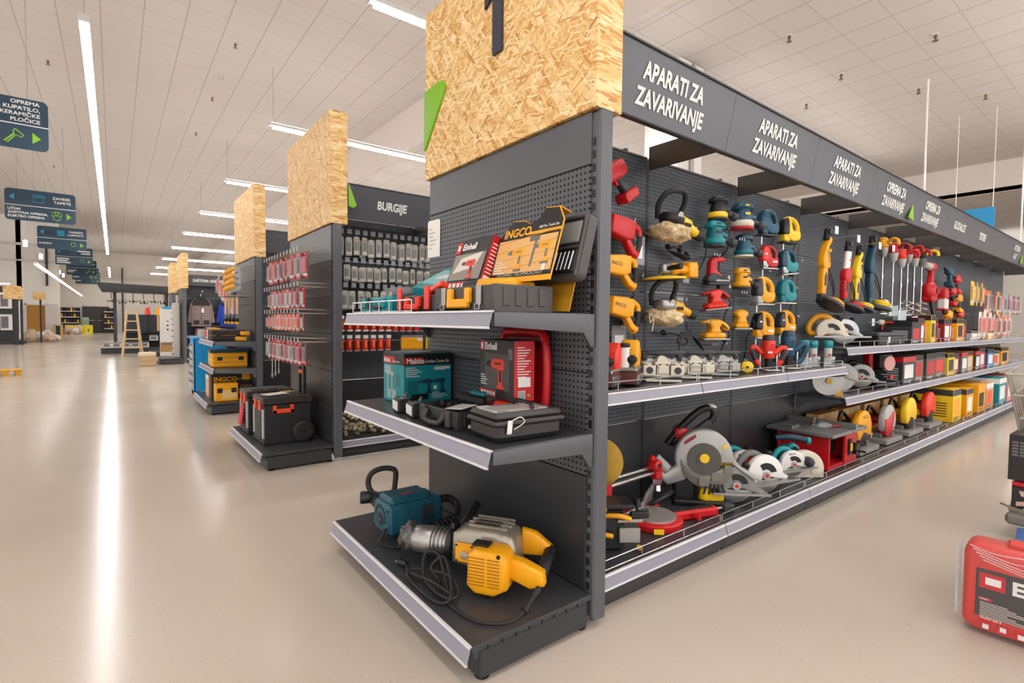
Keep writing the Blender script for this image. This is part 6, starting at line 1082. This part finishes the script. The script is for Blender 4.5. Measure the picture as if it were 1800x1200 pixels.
# basket tapers towards this end; it runs away along +x
def P_(x, y, z): return (x, -y, z)
bk = []
for k, z in enumerate((.62, .7, .83, .95)):
    g = .03*(3-k)
    bk.append(('t', [P_(g, g, z), P_(.9, .0, z+.06*k/3), P_(.9, .58, z+.06*k/3), P_(g, .58-g, z), P_(g, g, z)], .008 if k == 3 else .0055, {'n': 6, 'sm': 1}))
for i in range(11): bk.append(('c', P_(.0, .02+.54*i/10, .95), P_(.09, .09+.4*i/10, .62), .0048, {'n': 5}))
for i in range(22): bk += [('c', P_(.03+.86*i/21, .0, .95+.05*i/21), P_(.1+.8*i/21, .05, .62), .0048, {'n': 5})]
for i in range(10): bk.append(('c', P_(.09, .09+.4*i/9, .62), P_(.9, .03+.52*i/9, .62), .0048, {'n': 5}))
K(t, 'basket', TR, *bk, kind=None)
K(t, 'chassis', TR, ('t', [P_(.55, .0, .62), P_(.5, .0, .35), P_(.25, .02, .17), P_(.0, .06, .17), P_(-.05, .29, .17), P_(.0, .52, .17), P_(.25, .56, .17), P_(.5, .58, .35), P_(.55, .58, .62)], .011, {'sm': 3}), *[('c', P_(.02, .1+.08*i, .17), P_(.8, .1+.08*i, .17), .004, {'n': 6}) for i in range(6)], ('t', [P_(.02, .0, .2), P_(-.06, .1, .2), P_(-.09, .29, .2), P_(-.06, .48, .2)], .007))
K(t, 'bumper', M('7b7870', .5), ('b', *P_(-.03, .1, .145), .09, .14, .06, .015), ('b', *P_(-.03, .35, .14), .06, .34, .045, .01)); 
for x, y in ((.06, .12), (.06, .46), (.75, .06), (.75, .52)): K(t, 'castor', [GREY, RUB], ('b', *P_(x, y, .12), .03, .04, .06, .004), ('M', 1), ('c', P_(x, y-.014, .055), P_(x, y+.014, .055), .055, {'n': 18}))
K(t, 'push_handle', M('b3242a', .4), ('c', P_(.98, .0, 1.04), P_(.98, .58, 1.04), .016), ('c', P_(.9, .0, 1.0), P_(.99, .0, 1.05), .01), ('c', P_(.9, .58, 1.0), P_(.99, .58, 1.05), .01))
t = thing('tool_carton', 'dark circular saw carton standing on the trolley tray', 'box', (2.73, -1.0, .345), 0); w, d, h = .3, .4, .26
K(t, 'box', M('292320', .45), ('b', 0, 0, h/2, w, d, h, .002)); K(t, 'side_print', [GREY, YELB, STEELB, WHITE], *[sq(.16-.032*i, .14+.018*j, .18-.032*i+.006, .152+.018*j, w) for i in range(4) for j in range(5)], ('M', 1), sq(.0, .18, .02, .225, w), sq(.02, .02, .06, .06, w, .001), ('M', 2), ('q', (-w/2-.0012, .12, .04), (0, -.1, .0), (0, .0, .05)), ('q', (-w/2-.0014, .09, .06), (0, -.05, .03), (0, -.02, .03)), ('M', 3), sq(-.06, .215, -.02, .22, w)); K(t, 'lettering', WHITE, ('x', 'CIRCULAR SAW', .022, (-w/2-.0012, -.015, .23), (0, 0, -1), (0, -1, 0), {'xs': .8}))
t = thing('tool_carton', 'red and black tool carton lying under the dark saw carton on the trolley', 'box', (2.73, -1.0, .18), 0); w, d, h = .3, .36, .16
K(t, 'box', [M('2a2625', .45), RED], ('b', 0, 0, h/2-.012, w, d, h-.024, .002), ('M', 1), ('b', 0, 0, h-.018, w, d, .03, .002)); K(t, 'side_print', [REDO, M('d9b7a5', .5), WHITE], ('q', (-w/2-.001, .05, .04), (0, -.12, .0), (0, .0, .05)), ('M', 1), ('q', (-w/2-.0014, .16, .02), (0, -.09, .02), (0, .0, .025)), ('q', (-w/2-.0014, .14, .08), (0, -.04, .0), (0, .01, .03)), ('M', 2), *[sq(.1-.05*i, .006, .13-.05*i, .014, w) for i in range(4)])
t = thing('tool_bag', 'red and grey packed bag lying in the trolley basket', 'bag', (3.0, -1.08, .64), 0); lump_obj(t, 'body', M('a8161f', .4), (0, 0, .1), (.28, .22, .1), .2, 3.); K(t, 'flap', GREY, ('b', -.02, .05, .2, .36, .22, .04, .015))
# ------------------------------------------------------------------ third end: yellow cases and hanging screwdrivers
def ydrv(label, loc, h, col, rot=-90):
    t = thing('screwdriver_pack', label, 'pack', loc, rot, None); return t
for i in range(5):
    lab = 'clear pack of yellow ball grips hanging high on the third end, %s from the right' % ORD[i]
    if i == 0:
        sp = thing('grip_pack', lab, 'pack', (-.2, 6.2, 1.9), -90, 'yellow grip packs'); K(sp, 'blister_shell', CLEAR, ('b', 0, 0, -.15, .07, .1, .32, .02)); K(sp, 'grips', YEL, *[('s', 0, -.045, -.03-.075*k, .034, .034, .03) for k in range(4)]); K(sp, 'dark_core', M('5a2a20', .5), *[('b', 0, .0, -.07-.075*k, .045, .05, .02, .004) for k in range(3)])
    else: dup(sp, (-.2, 6.2+.14*i, 1.9-.004*i), -90, lab)
for i in range(6):
    lab = 'yellow and black screwdriver hanging on the third end, %s from the right' % ORD[i]
    if i == 0:
        sp = thing('screwdriver', lab, 'screwdriver', (-.2, 6.2, 1.5), -90, 'hanging yellow screwdrivers'); K(sp, 'shank', YEL, ('b', 0, 0, -.11, .05, .012, .22, .003)); K(sp, 'handle', BLACK, ('c', (0, 0, -.32), (0, 0, -.21), .022, .018, {'b': .004})); K(sp, 'end_cap', YEL, ('c', (0, 0, -.345), (0, 0, -.315), .023)); K(sp, 'clear_sleeve', CLEAR, ('b', 0, 0, -.13, .075, .03, .28, .006))
    else: dup(sp, (-.2-.03*(i % 2), 6.2+.13*i, 1.5), -90+8*(i % 3-1), lab)
for i in range(4):
    lab = 'orange and pale tool pack at left of the third end, %s from left' % ORD[i]
    if i == 0: bp = blister(lab, (-.25, 7.3, 1.86-.1*i), .1, .3, .04, -90, (M('d0b49a', .5)), ORG, 'pack', 'pale packs of the third end', 'blade')
    else: dup(bp, (-.25+.03*i, 7.3-.1*i, 1.86-.07*i), -80, lab)
for i, z in enumerate((1.93, 1.53)):
    for k in range(6):
        lab = 'chrome hook on the third end, %s row, %s from the right' % (('upper', 'lower')[i], ORD[k])
        if i == k == 0: hk = thing('scan_hook', lab, 'hook', (-.0095, 6.2, z), 0, 'chrome hooks of the third end'); K(hk, 'prong', CHROME, ('t', [(0, 0, 0), (-.28, 0, 0), (-.29, 0, .012)], .003, {'n': 6, 'sm': 1}))
        else: dup(hk, (-.0095, 6.2+.16*k, z), 0, lab)
w, d, h = .5, .3, .2
def ycase(label, loc, w, d, h, col=YEL, rot=-90, ribs=2, name='tool_case'):
    t = thing(name, label, 'case', loc, rot); K(t, 'body', col, ('b', 0, 0, h/2, w, d, h, .012)); K(t, 'seam', M('b77406', .5), *[('b', 0, 0, h*(k+1)/(ribs+1), w+.004, d+.004, .006, .001) for k in range(ribs)]); K(t, 'latch', BLACK, *[('b', s*w*.3, -d/2-.004, h*.6, .06, .012, h*.25, .003) for s in (-1, 1)]); return t
ycase('amber three tier tool case on the middle shelf of the third end', (-.26, 6.5, .5820), .42, .32, .19, YEL, 0)
t = thing('toolbox_tray', 'clear lidded tray on the amber three tier case', 'tray', (-.26, 6.5, .772), 0); K(t, 'tray', BLUED, ('b', 0, 0, .02, .46, .28, .036, .006)); K(t, 'lid', CLEARD, ('b', 0, 0, .045, .46, .28, .012, .004))
carton2('cyan and white carton behind the amber three tier case', (-.3, 6.95, 0.5820), .3, .25, .2, CYAN, WHITE, YELB, rot=-90)
t = thing('floor_scrubber', 'grey round polisher with yellow base behind on the third end shelf', 'polisher', (-.14, 7.0, 0.5820)); K(t, 'body', GREY, ('s', 0, 0, .27, .12, .2, .05)); K(t, 'base', YEL, ('b', 0, 0, .11, .14, .2, .22, .02))
ycase('black soft tool bag on the top shelf of the third end', (-.27, 6.55, 0.9320), .4, .36, .14, M('2c2724', .7), 0, 1, 'tool_bag')
t = thing('tape_pack', 'two amber tape packs on the top shelf of the third end', 'pack', (-.1, 6.25, 0.9320)); K(t, 'upper_pack', YEL, ('b', 0, 0, .1, .1, .12, .05, .006)); K(t, 'lower_pack', YEL, ('b', -.05, 0, .03, .12, .12, .05, .006))
for i, (y, c) in enumerate(((6.95, YEL), (7.15, WHITE), (7.28, REDO))):
    carton2(('yellow', 'white', 'red')[i]+' small carton at the left end of the third end top shelf', (-.36, y, 0.9320), .14, .14, .16, c, BLACK, ORG, rot=-90)
t = thing('tool_carton', 'black carton with amber brand lettering on the third end base', 'box', (-.25, 6.5, .148), 0); K(t, 'box', [M('27221f', .5), YEL], ('b', 0, 0, .18, .46, .2, .36, .006), ('M', 1), ('b', .19, -.03, .3, .1, .2, .1, .01)); K(t, 'lettering', YEL, ('x', 'INGCO', .085, (-.06, -.1025, .24), {'bold': .03, 'al': 'c'}), ('b', .08, -.1015, .265, .1, .002, .008))
t = ycase('amber tool case standing on the third end base', (-.33, 6.24, .148), .27, .12, .24, YEL, 0, 0); K(t, 'print_panel', M('e0bb7a', .5), ('b', .03, -.062, .09, .17, .003, .11, .001))
carton2('dark amber carton at the right of the third end base', (-.1, 6.22, .148), .14, .14, .2, M('8a5a14', .5), BLACK, YEL)
carton2('orange and white carton at the left of the third end base', (-.42, 6.85, .148), .1, .3, .3, M('e8a56a', .5), WHITE, ORG)
# blue tool trolley beyond the third end
t = thing('tool_cabinet', 'bright blue workshop tool cabinet on castors past the third end', 'cabinet', (-.27, 8.1, 0)); K(t, 'body', M('1295d4', .4), ('b', .0, -.24, .5, .5, .02, .8, .004), ('b', -.24, 0, .5, .02, .5, .8, .004), ('b', .24, 0, .5, .02, .5, .8, .004), ('b', 0, .24, .5, .5, .02, .8, .004), ('b', 0, 0, .915, .52, .52, .03, .008)); 
for i in range(6): K(t, 'drawer', [LGREY, BLACK], ('b', -.255, .0, .2+.115*i, .02, .44, .1, .004), ('M', 1), ('b', -.268, 0, .242+.115*i, .012, .42, .012))
K(t, 'pegboard_side', YELB, ('b', .05, -.252, .55, .08, .004, .25)); 
for sx in (-1, 1):
    for sy in (-1, 1): K(t, 'castor', RUB, ('c', (sx*.19, sy*.19-.02, .05), (sx*.19, sy*.19+.02, .05), .05), ('b', sx*.19, sy*.19, .09, .04, .03, .04))
t = thing('white_canisters', 'stack of white jars on the blue tool cabinet', 'jars', (-.38, 7.95, .932)); K(t, 'jar', LGREY, ('c', (0, 0, 0), (0, 0, .12), .07), ('c', (.0, .16, 0), (0, .16, .1), .06)); 
# ------------------------------------------------------------------ jackets (bay pegboard plane y = 15.65)
def jacket(x, label, c, yoke, y=15.3):
    t = thing('work_jacket', label, 'jacket', (x, y, 1.0), 0)
    K(t, 'body', c, ('p', [(-.24, .0), (-.25, .45), (-.2, .72), (-.1, .82), (.1, .82), (.2, .72), (.25, .45), (.24, .0)], -.07, .07, .03)); K(t, 'yoke', yoke, ('p', [(-.215, .66), (-.1, .825), (.1, .825), (.215, .66), (.2, 0.5820), (-.2, .58)], -.078, .0, .006), ('t', [(-.09, -.03, .8), (0, -.08, .78), (.09, -.03, .8), (0, .03, .84)], .03, {'closed': True}))
    for s in (-1, 1): K(t, 'sleeve', c, ('p', [(s*.2, .72), (s*.27, .6), (s*.34, .12), (s*.25, .1), (s*.2, .5)], -.05, .05, .02))
    K(t, 'pocket', yoke, *[('b', s*.12, -.075, .12, .14, .02, .12, .006) for s in (-1, 1)]); K(t, 'zip', BLACK, ('b', 0, -.073, .35, .012, .006, .6)); K(t, 'tag', WHITE, ('b', .03, -.085, .45, .06, .004, .12)); K(t, 'hanger_hook', CHROME, ('t', [(0, 0, .84), (0, 0, .92), (0, -.05, .95), (0, -.3, .97)], .012))
    return t
jacket(.44, 'grey and black work jacket on the bay with workwear header', M('857470', .8), M('2e2a2c', .8)); jacket(1.14, 'royal blue and black work jacket right of the grey one', M('1b3a9c', .8), M('1c2238', .8))
for i in range(4):
    t = thing('folded_trousers', 'pile of folded workwear on the jacket bay shelves, %s' % ('lower left', 'lower right', 'upper left', 'upper right')[i], 'clothes', (.45+.45*(i % 2), 15.36, (.452, .752)[i // 2]), 0, 'folded workwear'); K(t, 'fold', M('7c5a58', .8), *[('b', 0, 0, .025+.05*k, .34-.01*k, .24, .045, .015) for k in range(4)])
# white product rack on the distant end, white display panel on the next
t = thing('chrome_rack', 'narrow white product rack on the distant end shelving', 'rack', (-.12, 15.75, .15)); K(t, 'panel', M('c9c2bb', .4), ('b', 0, 0, .75, .14, .5, 1.5, .01)); K(t, 'lever_handle', CHROME, *[('b', -.1, -.2+.02*(k % 2), .1+.16*k, .06, .12, .03, .004) for k in range(9)])
t = thing('flooring_display', 'tall white flooring display with photo at its foot', 'display', (-.17, 18.12, .0)); K(t, 'panel', M('ddd9d3', .5), ('b', 0, 0, .76, .37, .06, 1.5, .004)); K(t, 'photo', [M('b98a52', .5), M('7f6f66', .5)], ('b', 0, -.032, .32, .35, .004, .3), ('M', 1), ('b', .0, -.034, .42, .3, .004, .08)); K(t, 'sample_square', BLACK, ('b', .02, -.032, .87, .05, .005, .05), ('b', .02, -.032, 1.0, .05, .005, .05)); K(t, 'grey_square', GREY, ('b', .02, -.032, 1.13, .05, .005, .04))
t = thing('blue_bag', 'bright blue bag on top of the display panel', 'bag', (-.17, 18.12, 1.512)); K(t, 'body', M('2aa7dc', .5), ('b', 0, 0, .04, .24, .1, .07, .02))
# wooden ladder
t = thing('step_ladder', 'pale wooden step ladder standing open in the aisle', 'ladder', (-1.03, 18.9, 0)); LW = M('e0c08f', .6)
for s in (-1, 1): K(t, 'rail', LW, ('t', [(s*.27, -.08, .0), (s*.12, .12, 1.52)], .026, {'sm': 1, 'n': 6})); K(t, 'rear_rail', LW, ('t', [(s*.23, .6, .0), (s*.11, .16, 1.5)], .022, {'sm': 1, 'n': 6}))
for k in range(5): K(t, 'step', LW, ('b', 0, -.04+.035*k, .28+.28*k, .5-.055*k, .06, .035, .006))
# wicker log basket stack
t = thing('log_bundle', 'wrapped bundle of kindling wood standing on the floor past the third row', 'bundle', (-.82, 14.85, 0), 5); K(t, 'logs', M('c08a48', .7), *[('c', (-.16, -.11+.055*a, .035+.06*b), (.16, -.11+.055*a+random.uniform(-.01, .01), .035+.06*b), .027, {'n': 8}) for a in range(5) for b in range(4)]); K(t, 'top_sheet', M('d8c7a8', .7), ('b', 0, .0, .3, .36, .27, .1, .02)); K(t, 'wrap', M('e6d3ae', .3, 0, .02, .5, .4), ('b', 0, 0, .14, .35, .28, .28, .02))
# dark lighting display gondola with canopy
t = thing('lamp_display', 'long dark display stand with canopy and hanging chandeliers', 'display', (-.9, 21.0, 0))
K(t, 'base', M('3d4247', .5), ('b', 0, .3, .1, 1.9, .9, .2, .01)); K(t, 'canopy', M('2f2f31', .5), ('p', [(-1.05, 2.42), (1.4, 2.35), (1.4, 2.1), (-.9, 2.12)], -.1, .9, .005)); K(t, 'back_panel', M('34373c', .5), ('b', .35, .35, .75, 1.2, .04, 1.2)); K(t, 'shelf', M('2b2b2d', .5), ('b', .3, .05, .72, 1.3, .5, .04), ('b', .3, .05, .42, 1.3, .5, .03)); K(t, 'post', M('3a3d42', .5), ('b', -.55, .45, 1.1, .1, .1, 2.2), ('b', .95, .35, 1.1, .1, .1, 2.2))
for i in range(8):
    c = thing('chandelier', 'dark hanging lamp under the display canopy, %s from the left' % ORD[i], 'lamp', (-1.55+.3*i, 20.93+.1*(i % 2), 2.09), 0, 'hanging display lamps', .9); K(c, 'rod', BLACK, ('c', (0, 0, 0), (0, 0, -.25-.08*(i % 3)), .012)); K(c, 'arms', M('2b2622', .5, .3), *[('t', [(0, 0, -.3), (.1*cos(a), .1*sin(a), -.36-.05*(i % 2)), (.15*cos(a), .15*sin(a), -.28)], .012, {'n': 5}) for a in (0, 1.26, 2.5, 3.8, 5.0)])
for i in range(6):
    carton2('white lamp carton on the dark display base, %s from the left' % ORD[i], (-1.68+.26*i, 20.85, .203 if i < 5 else .444), .24, .3, .19, M('cbc6c0', .5), GREY, GREY, group='lamp cartons')
for i in range(3):
    t = thing('floor_lamp', ('red', 'orange', 'silver')[i]+' tall lamp in the dark display', 'lamp', (-.55+.3*i, 20.75, .744)); K(t, 'pole', (BLACK, WOODL, LGREY)[i], ('c', (0, 0, 0), (0, 0, .75), .03)); K(t, 'shade', (REDO, YEL, LGREY)[i], ('c', (0, 0, .6), (0, 0, .85), .09, .06)); K(t, 'foot', BLACK, ('c', (0, 0, 0), (0, 0, .03), .08))
# back wall shelves and yellow stand
for k, (x, wd) in enumerate(((-4.2, 1.2), (-1.75, .8))):
    s = thing('wall_shelving', 'white shelving with small goods on the back wall, %s of the black door' % ('left', 'right')[k], 'shelving', (x, 51.6, 0)); K(s, 'back_panel', BLACK, ('b', 0, .2, 1.0, wd, .04, 2.)); K(s, 'shelf', WHITE, *[('b', 0, 0, .35+.45*j, wd, .4, .05) for j in range(4)]); K(s, 'side', DGREY, ('b', -wd/2, 0, 1., .04, .42, 2.), ('b', wd/2, 0, 1., .04, .42, 2.))
    for j in range(4):
        for i in range(6 if k == 0 else 4):
            g = thing('bottle', 'small %s bottle on back wall shelving %s of door, shelf %s, %s' % (('dark', 'brown', 'yellow', 'purple')[(i+j) % 4], ('left', 'right')[k], ORD[j], ORD[i]), 'bottle', (x-wd/2+.12+.19*i, 51.5, .376+.45*j), 0, 'bottles on the back wall'); K(g, 'body', (BLACK, M('5a3a26', .5), YELB, M('6a3a5e', .5))[(i+j) % 4], ('c', (0, 0, 0), (0, 0, .2), .06), ('c', (0, 0, .2), (0, 0, .26), .025))
for i in range(3):
    t = thing('yellow_stand', 'bright yellow promotion stand before the back wall, %s from the left' % ORD[i], 'stand', (-4.15+.55*i, 49.9, 0), 0, 'yellow stands'); K(t, 'body', M('f2dc1c', .5), ('b', 0, 0, .32, .52, .5, .64, .01)); K(t, 'emblem', M('6d6a2c', .5), ('b', 0, -.252, .25, .1, .006, .2)); K(t, 'rim', M('f6e85a', .5), ('b', 0, 0, .63, .54, .52, .03))
t = thing('floor_box_stack', 'pale green cartons beside the yellow stands', 'boxes', (-3.25, 51.2, 0)); K(t, 'carton', M('9fb49a', .6), *[('b', 0, 0, .2+.3*k, .4, .35, .28, .004) for k in range(4)]) 
# sacks and cartons by the left wall
for i, (x, y, s) in enumerate(((-5.2, 33.2, .5), (-4.75, 32.7, .62), (-4.4, 33.3, .6), (-4.05, 32.7, .5), (-3.85, 33.4, .42), (-4.8, 33.9, .75), (-4.2, 34.2, .7), (-4.1, 47.5, .7), (-3.7, 46.9, .6), (-3.55, 48.0, .8))):
    t = thing('sack', 'crumpled white and brown sack piled %s, %s from the left' % ('by the left wall' if i < 7 else 'before the yellow stands', ORD[i if i < 7 else i-7]), 'sack', (x, y, 0), 0, 'piled sacks'); lump_obj(t, 'body', M('cdb39a', .8) if i % 2 else M('d9cfc6', .8), (0, 0, s*.42), (.22, .22, s*.42), .3, i+2.); K(t, 'stripe', M('9a5a3a', .8), ('b', 0, -.2, s*.3, .14, .12, .04, .01))
t = thing('board_stack', 'upright stack of brown boards with dark core by the wall corner', 'boards', (-3.85, 35.2, 0)); K(t, 'board', KRAFT, ('b', -.14, 0, .42, .1, .4, .84), ('b', .14, 0, .42, .1, .4, .84)); K(t, 'core', BLACK, ('b', 0, .02, .4, .16, .36, .76))
t = thing('grey_panel', 'tall pale panel leaning on the white wall', 'panel', (-4.35, 35.7, 0)); K(t, 'panel', M('cfc6bc', .6), ('b', .2, .1, .95, .5, .04, 1.9))
# left edge display with framed samples and strand boards
t = thing('sample_stand', 'dark sample stand with white framed panels at the left edge', 'display', (-5.3, 30.9, 0), 0, None, 1.3); K(t, 'base', M('2c2c2e', .5), ('b', 0, .0, .06, .9, .9, .12, .004)); K(t, 'post', M('2a2a2c', .5), ('b', .22, .1, 1., .1, .1, 2.)); K(t, 'back_panel', M('2a2a2c', .5), ('b', -.15, .12, 1., .7, .05, 2.)); K(t, 'mirror_panel', M('b9aea2', .15, .6), ('b', .3, .3, 1., .03, .3, 1.7))
for i in range(2): K(t, 'frame', [WHITE, M('6f6a70', .5)], ('b', -.02, .05, 1.5-.75*i, .3, .03, .55, .004), ('M', 1), ('b', -.06, .03, 1.5-.75*i, .18, .02, .4))
t = thing('aisle_board', 'small distant strand board at the left edge, nearer of two', 'sign', (-5.0, 29.6, 0), 0, None, (1.6, 1.6, 1.2)); K(t, 'board', OSB, ('b', .02, 0, 1.9, .35, .06, .48), ('b', .18, .14, 1.88, .06, .3, .44)); K(t, 'post', BLACK, ('b', .08, .0, .83, .08, .05, 1.66), ('b', .19, .12, .83, .05, .05, 1.66))
t = thing('aisle_board', 'small distant strand board at left, farther of two', 'sign', (-4.3, 32., 0)); K(t, 'board', OSB, ('b', -.1, 0, 2.23, .3, .06, .36), ('b', .14, .06, 2.23, .2, .06, .34)); K(t, 'post', BLACK, ('b', .04, 0, 1.03, .07, .07, 2.06))
for i in range(2):
    t = thing('pallet', 'small amber wooden pallet on the floor at the left edge' if i == 0 else 'amber pallet cut off at the left edge behind', 'pallet', (-3.3-.5*i, 13.55+.9*i, 0), 8); PW = M('cf9a2a', .6); K(t, 'top_board', PW, *[('b', 0, -.16+.16*k, .11, .5, .12, .025, .003) for k in range(3)]); K(t, 'block', PW, *[('b', a*.2, b*.15, .05, .1, .1, .1, .003) for a in (-1, 0, 1) for b in (-1, 1)])
t = thing('blue_board', 'bright blue hanging board beyond the long header at right', 'sign', (12.0, 1.22, 0)); K(t, 'board', M('1786b8', .5), ('b', 0, 0, 3.3, .04, .62, .46)); 
for s in (-1, 1): K(t, 'suspension_wire', WHITE, ('c', (0, s*.28, 3.5), (0, s*.28, 5.43), .006, {'n': 6}))
for i, (x, y) in enumerate(((9.6, 1.42), (12.6, .62))):
    t = thing('cable_drop', 'white cable dropping from the right ceiling, %s' % ('left one', 'right one')[i], 'cable', (x, y, 5.43)); K(t, 'cable', WHITE, ('t', [(0, 0, 0), (.0, 0, -1.), (.02, 0, -1.9), (0, 0, -2.6)], .014, {'n': 6}))
for i, (x, y, z0, z1) in enumerate(((-.9, 51.7, 0, 5.3), (-4.3, 35.85, 2.9, 4.9))):
    t = thing('wall_duct', 'thin black duct on the %s wall' % ('back', 'left')[i], 'duct', (x, y, z0)); K(t, 'duct', M('2f2b29', .5), ('b', 0, 0, (z1-z0)/2, .1, .1, z1-z0)); K(t, 'joint', M('2f2b29', .5), ('b', 0, 0, (z1-z0)*.6, .14, .13, .06))
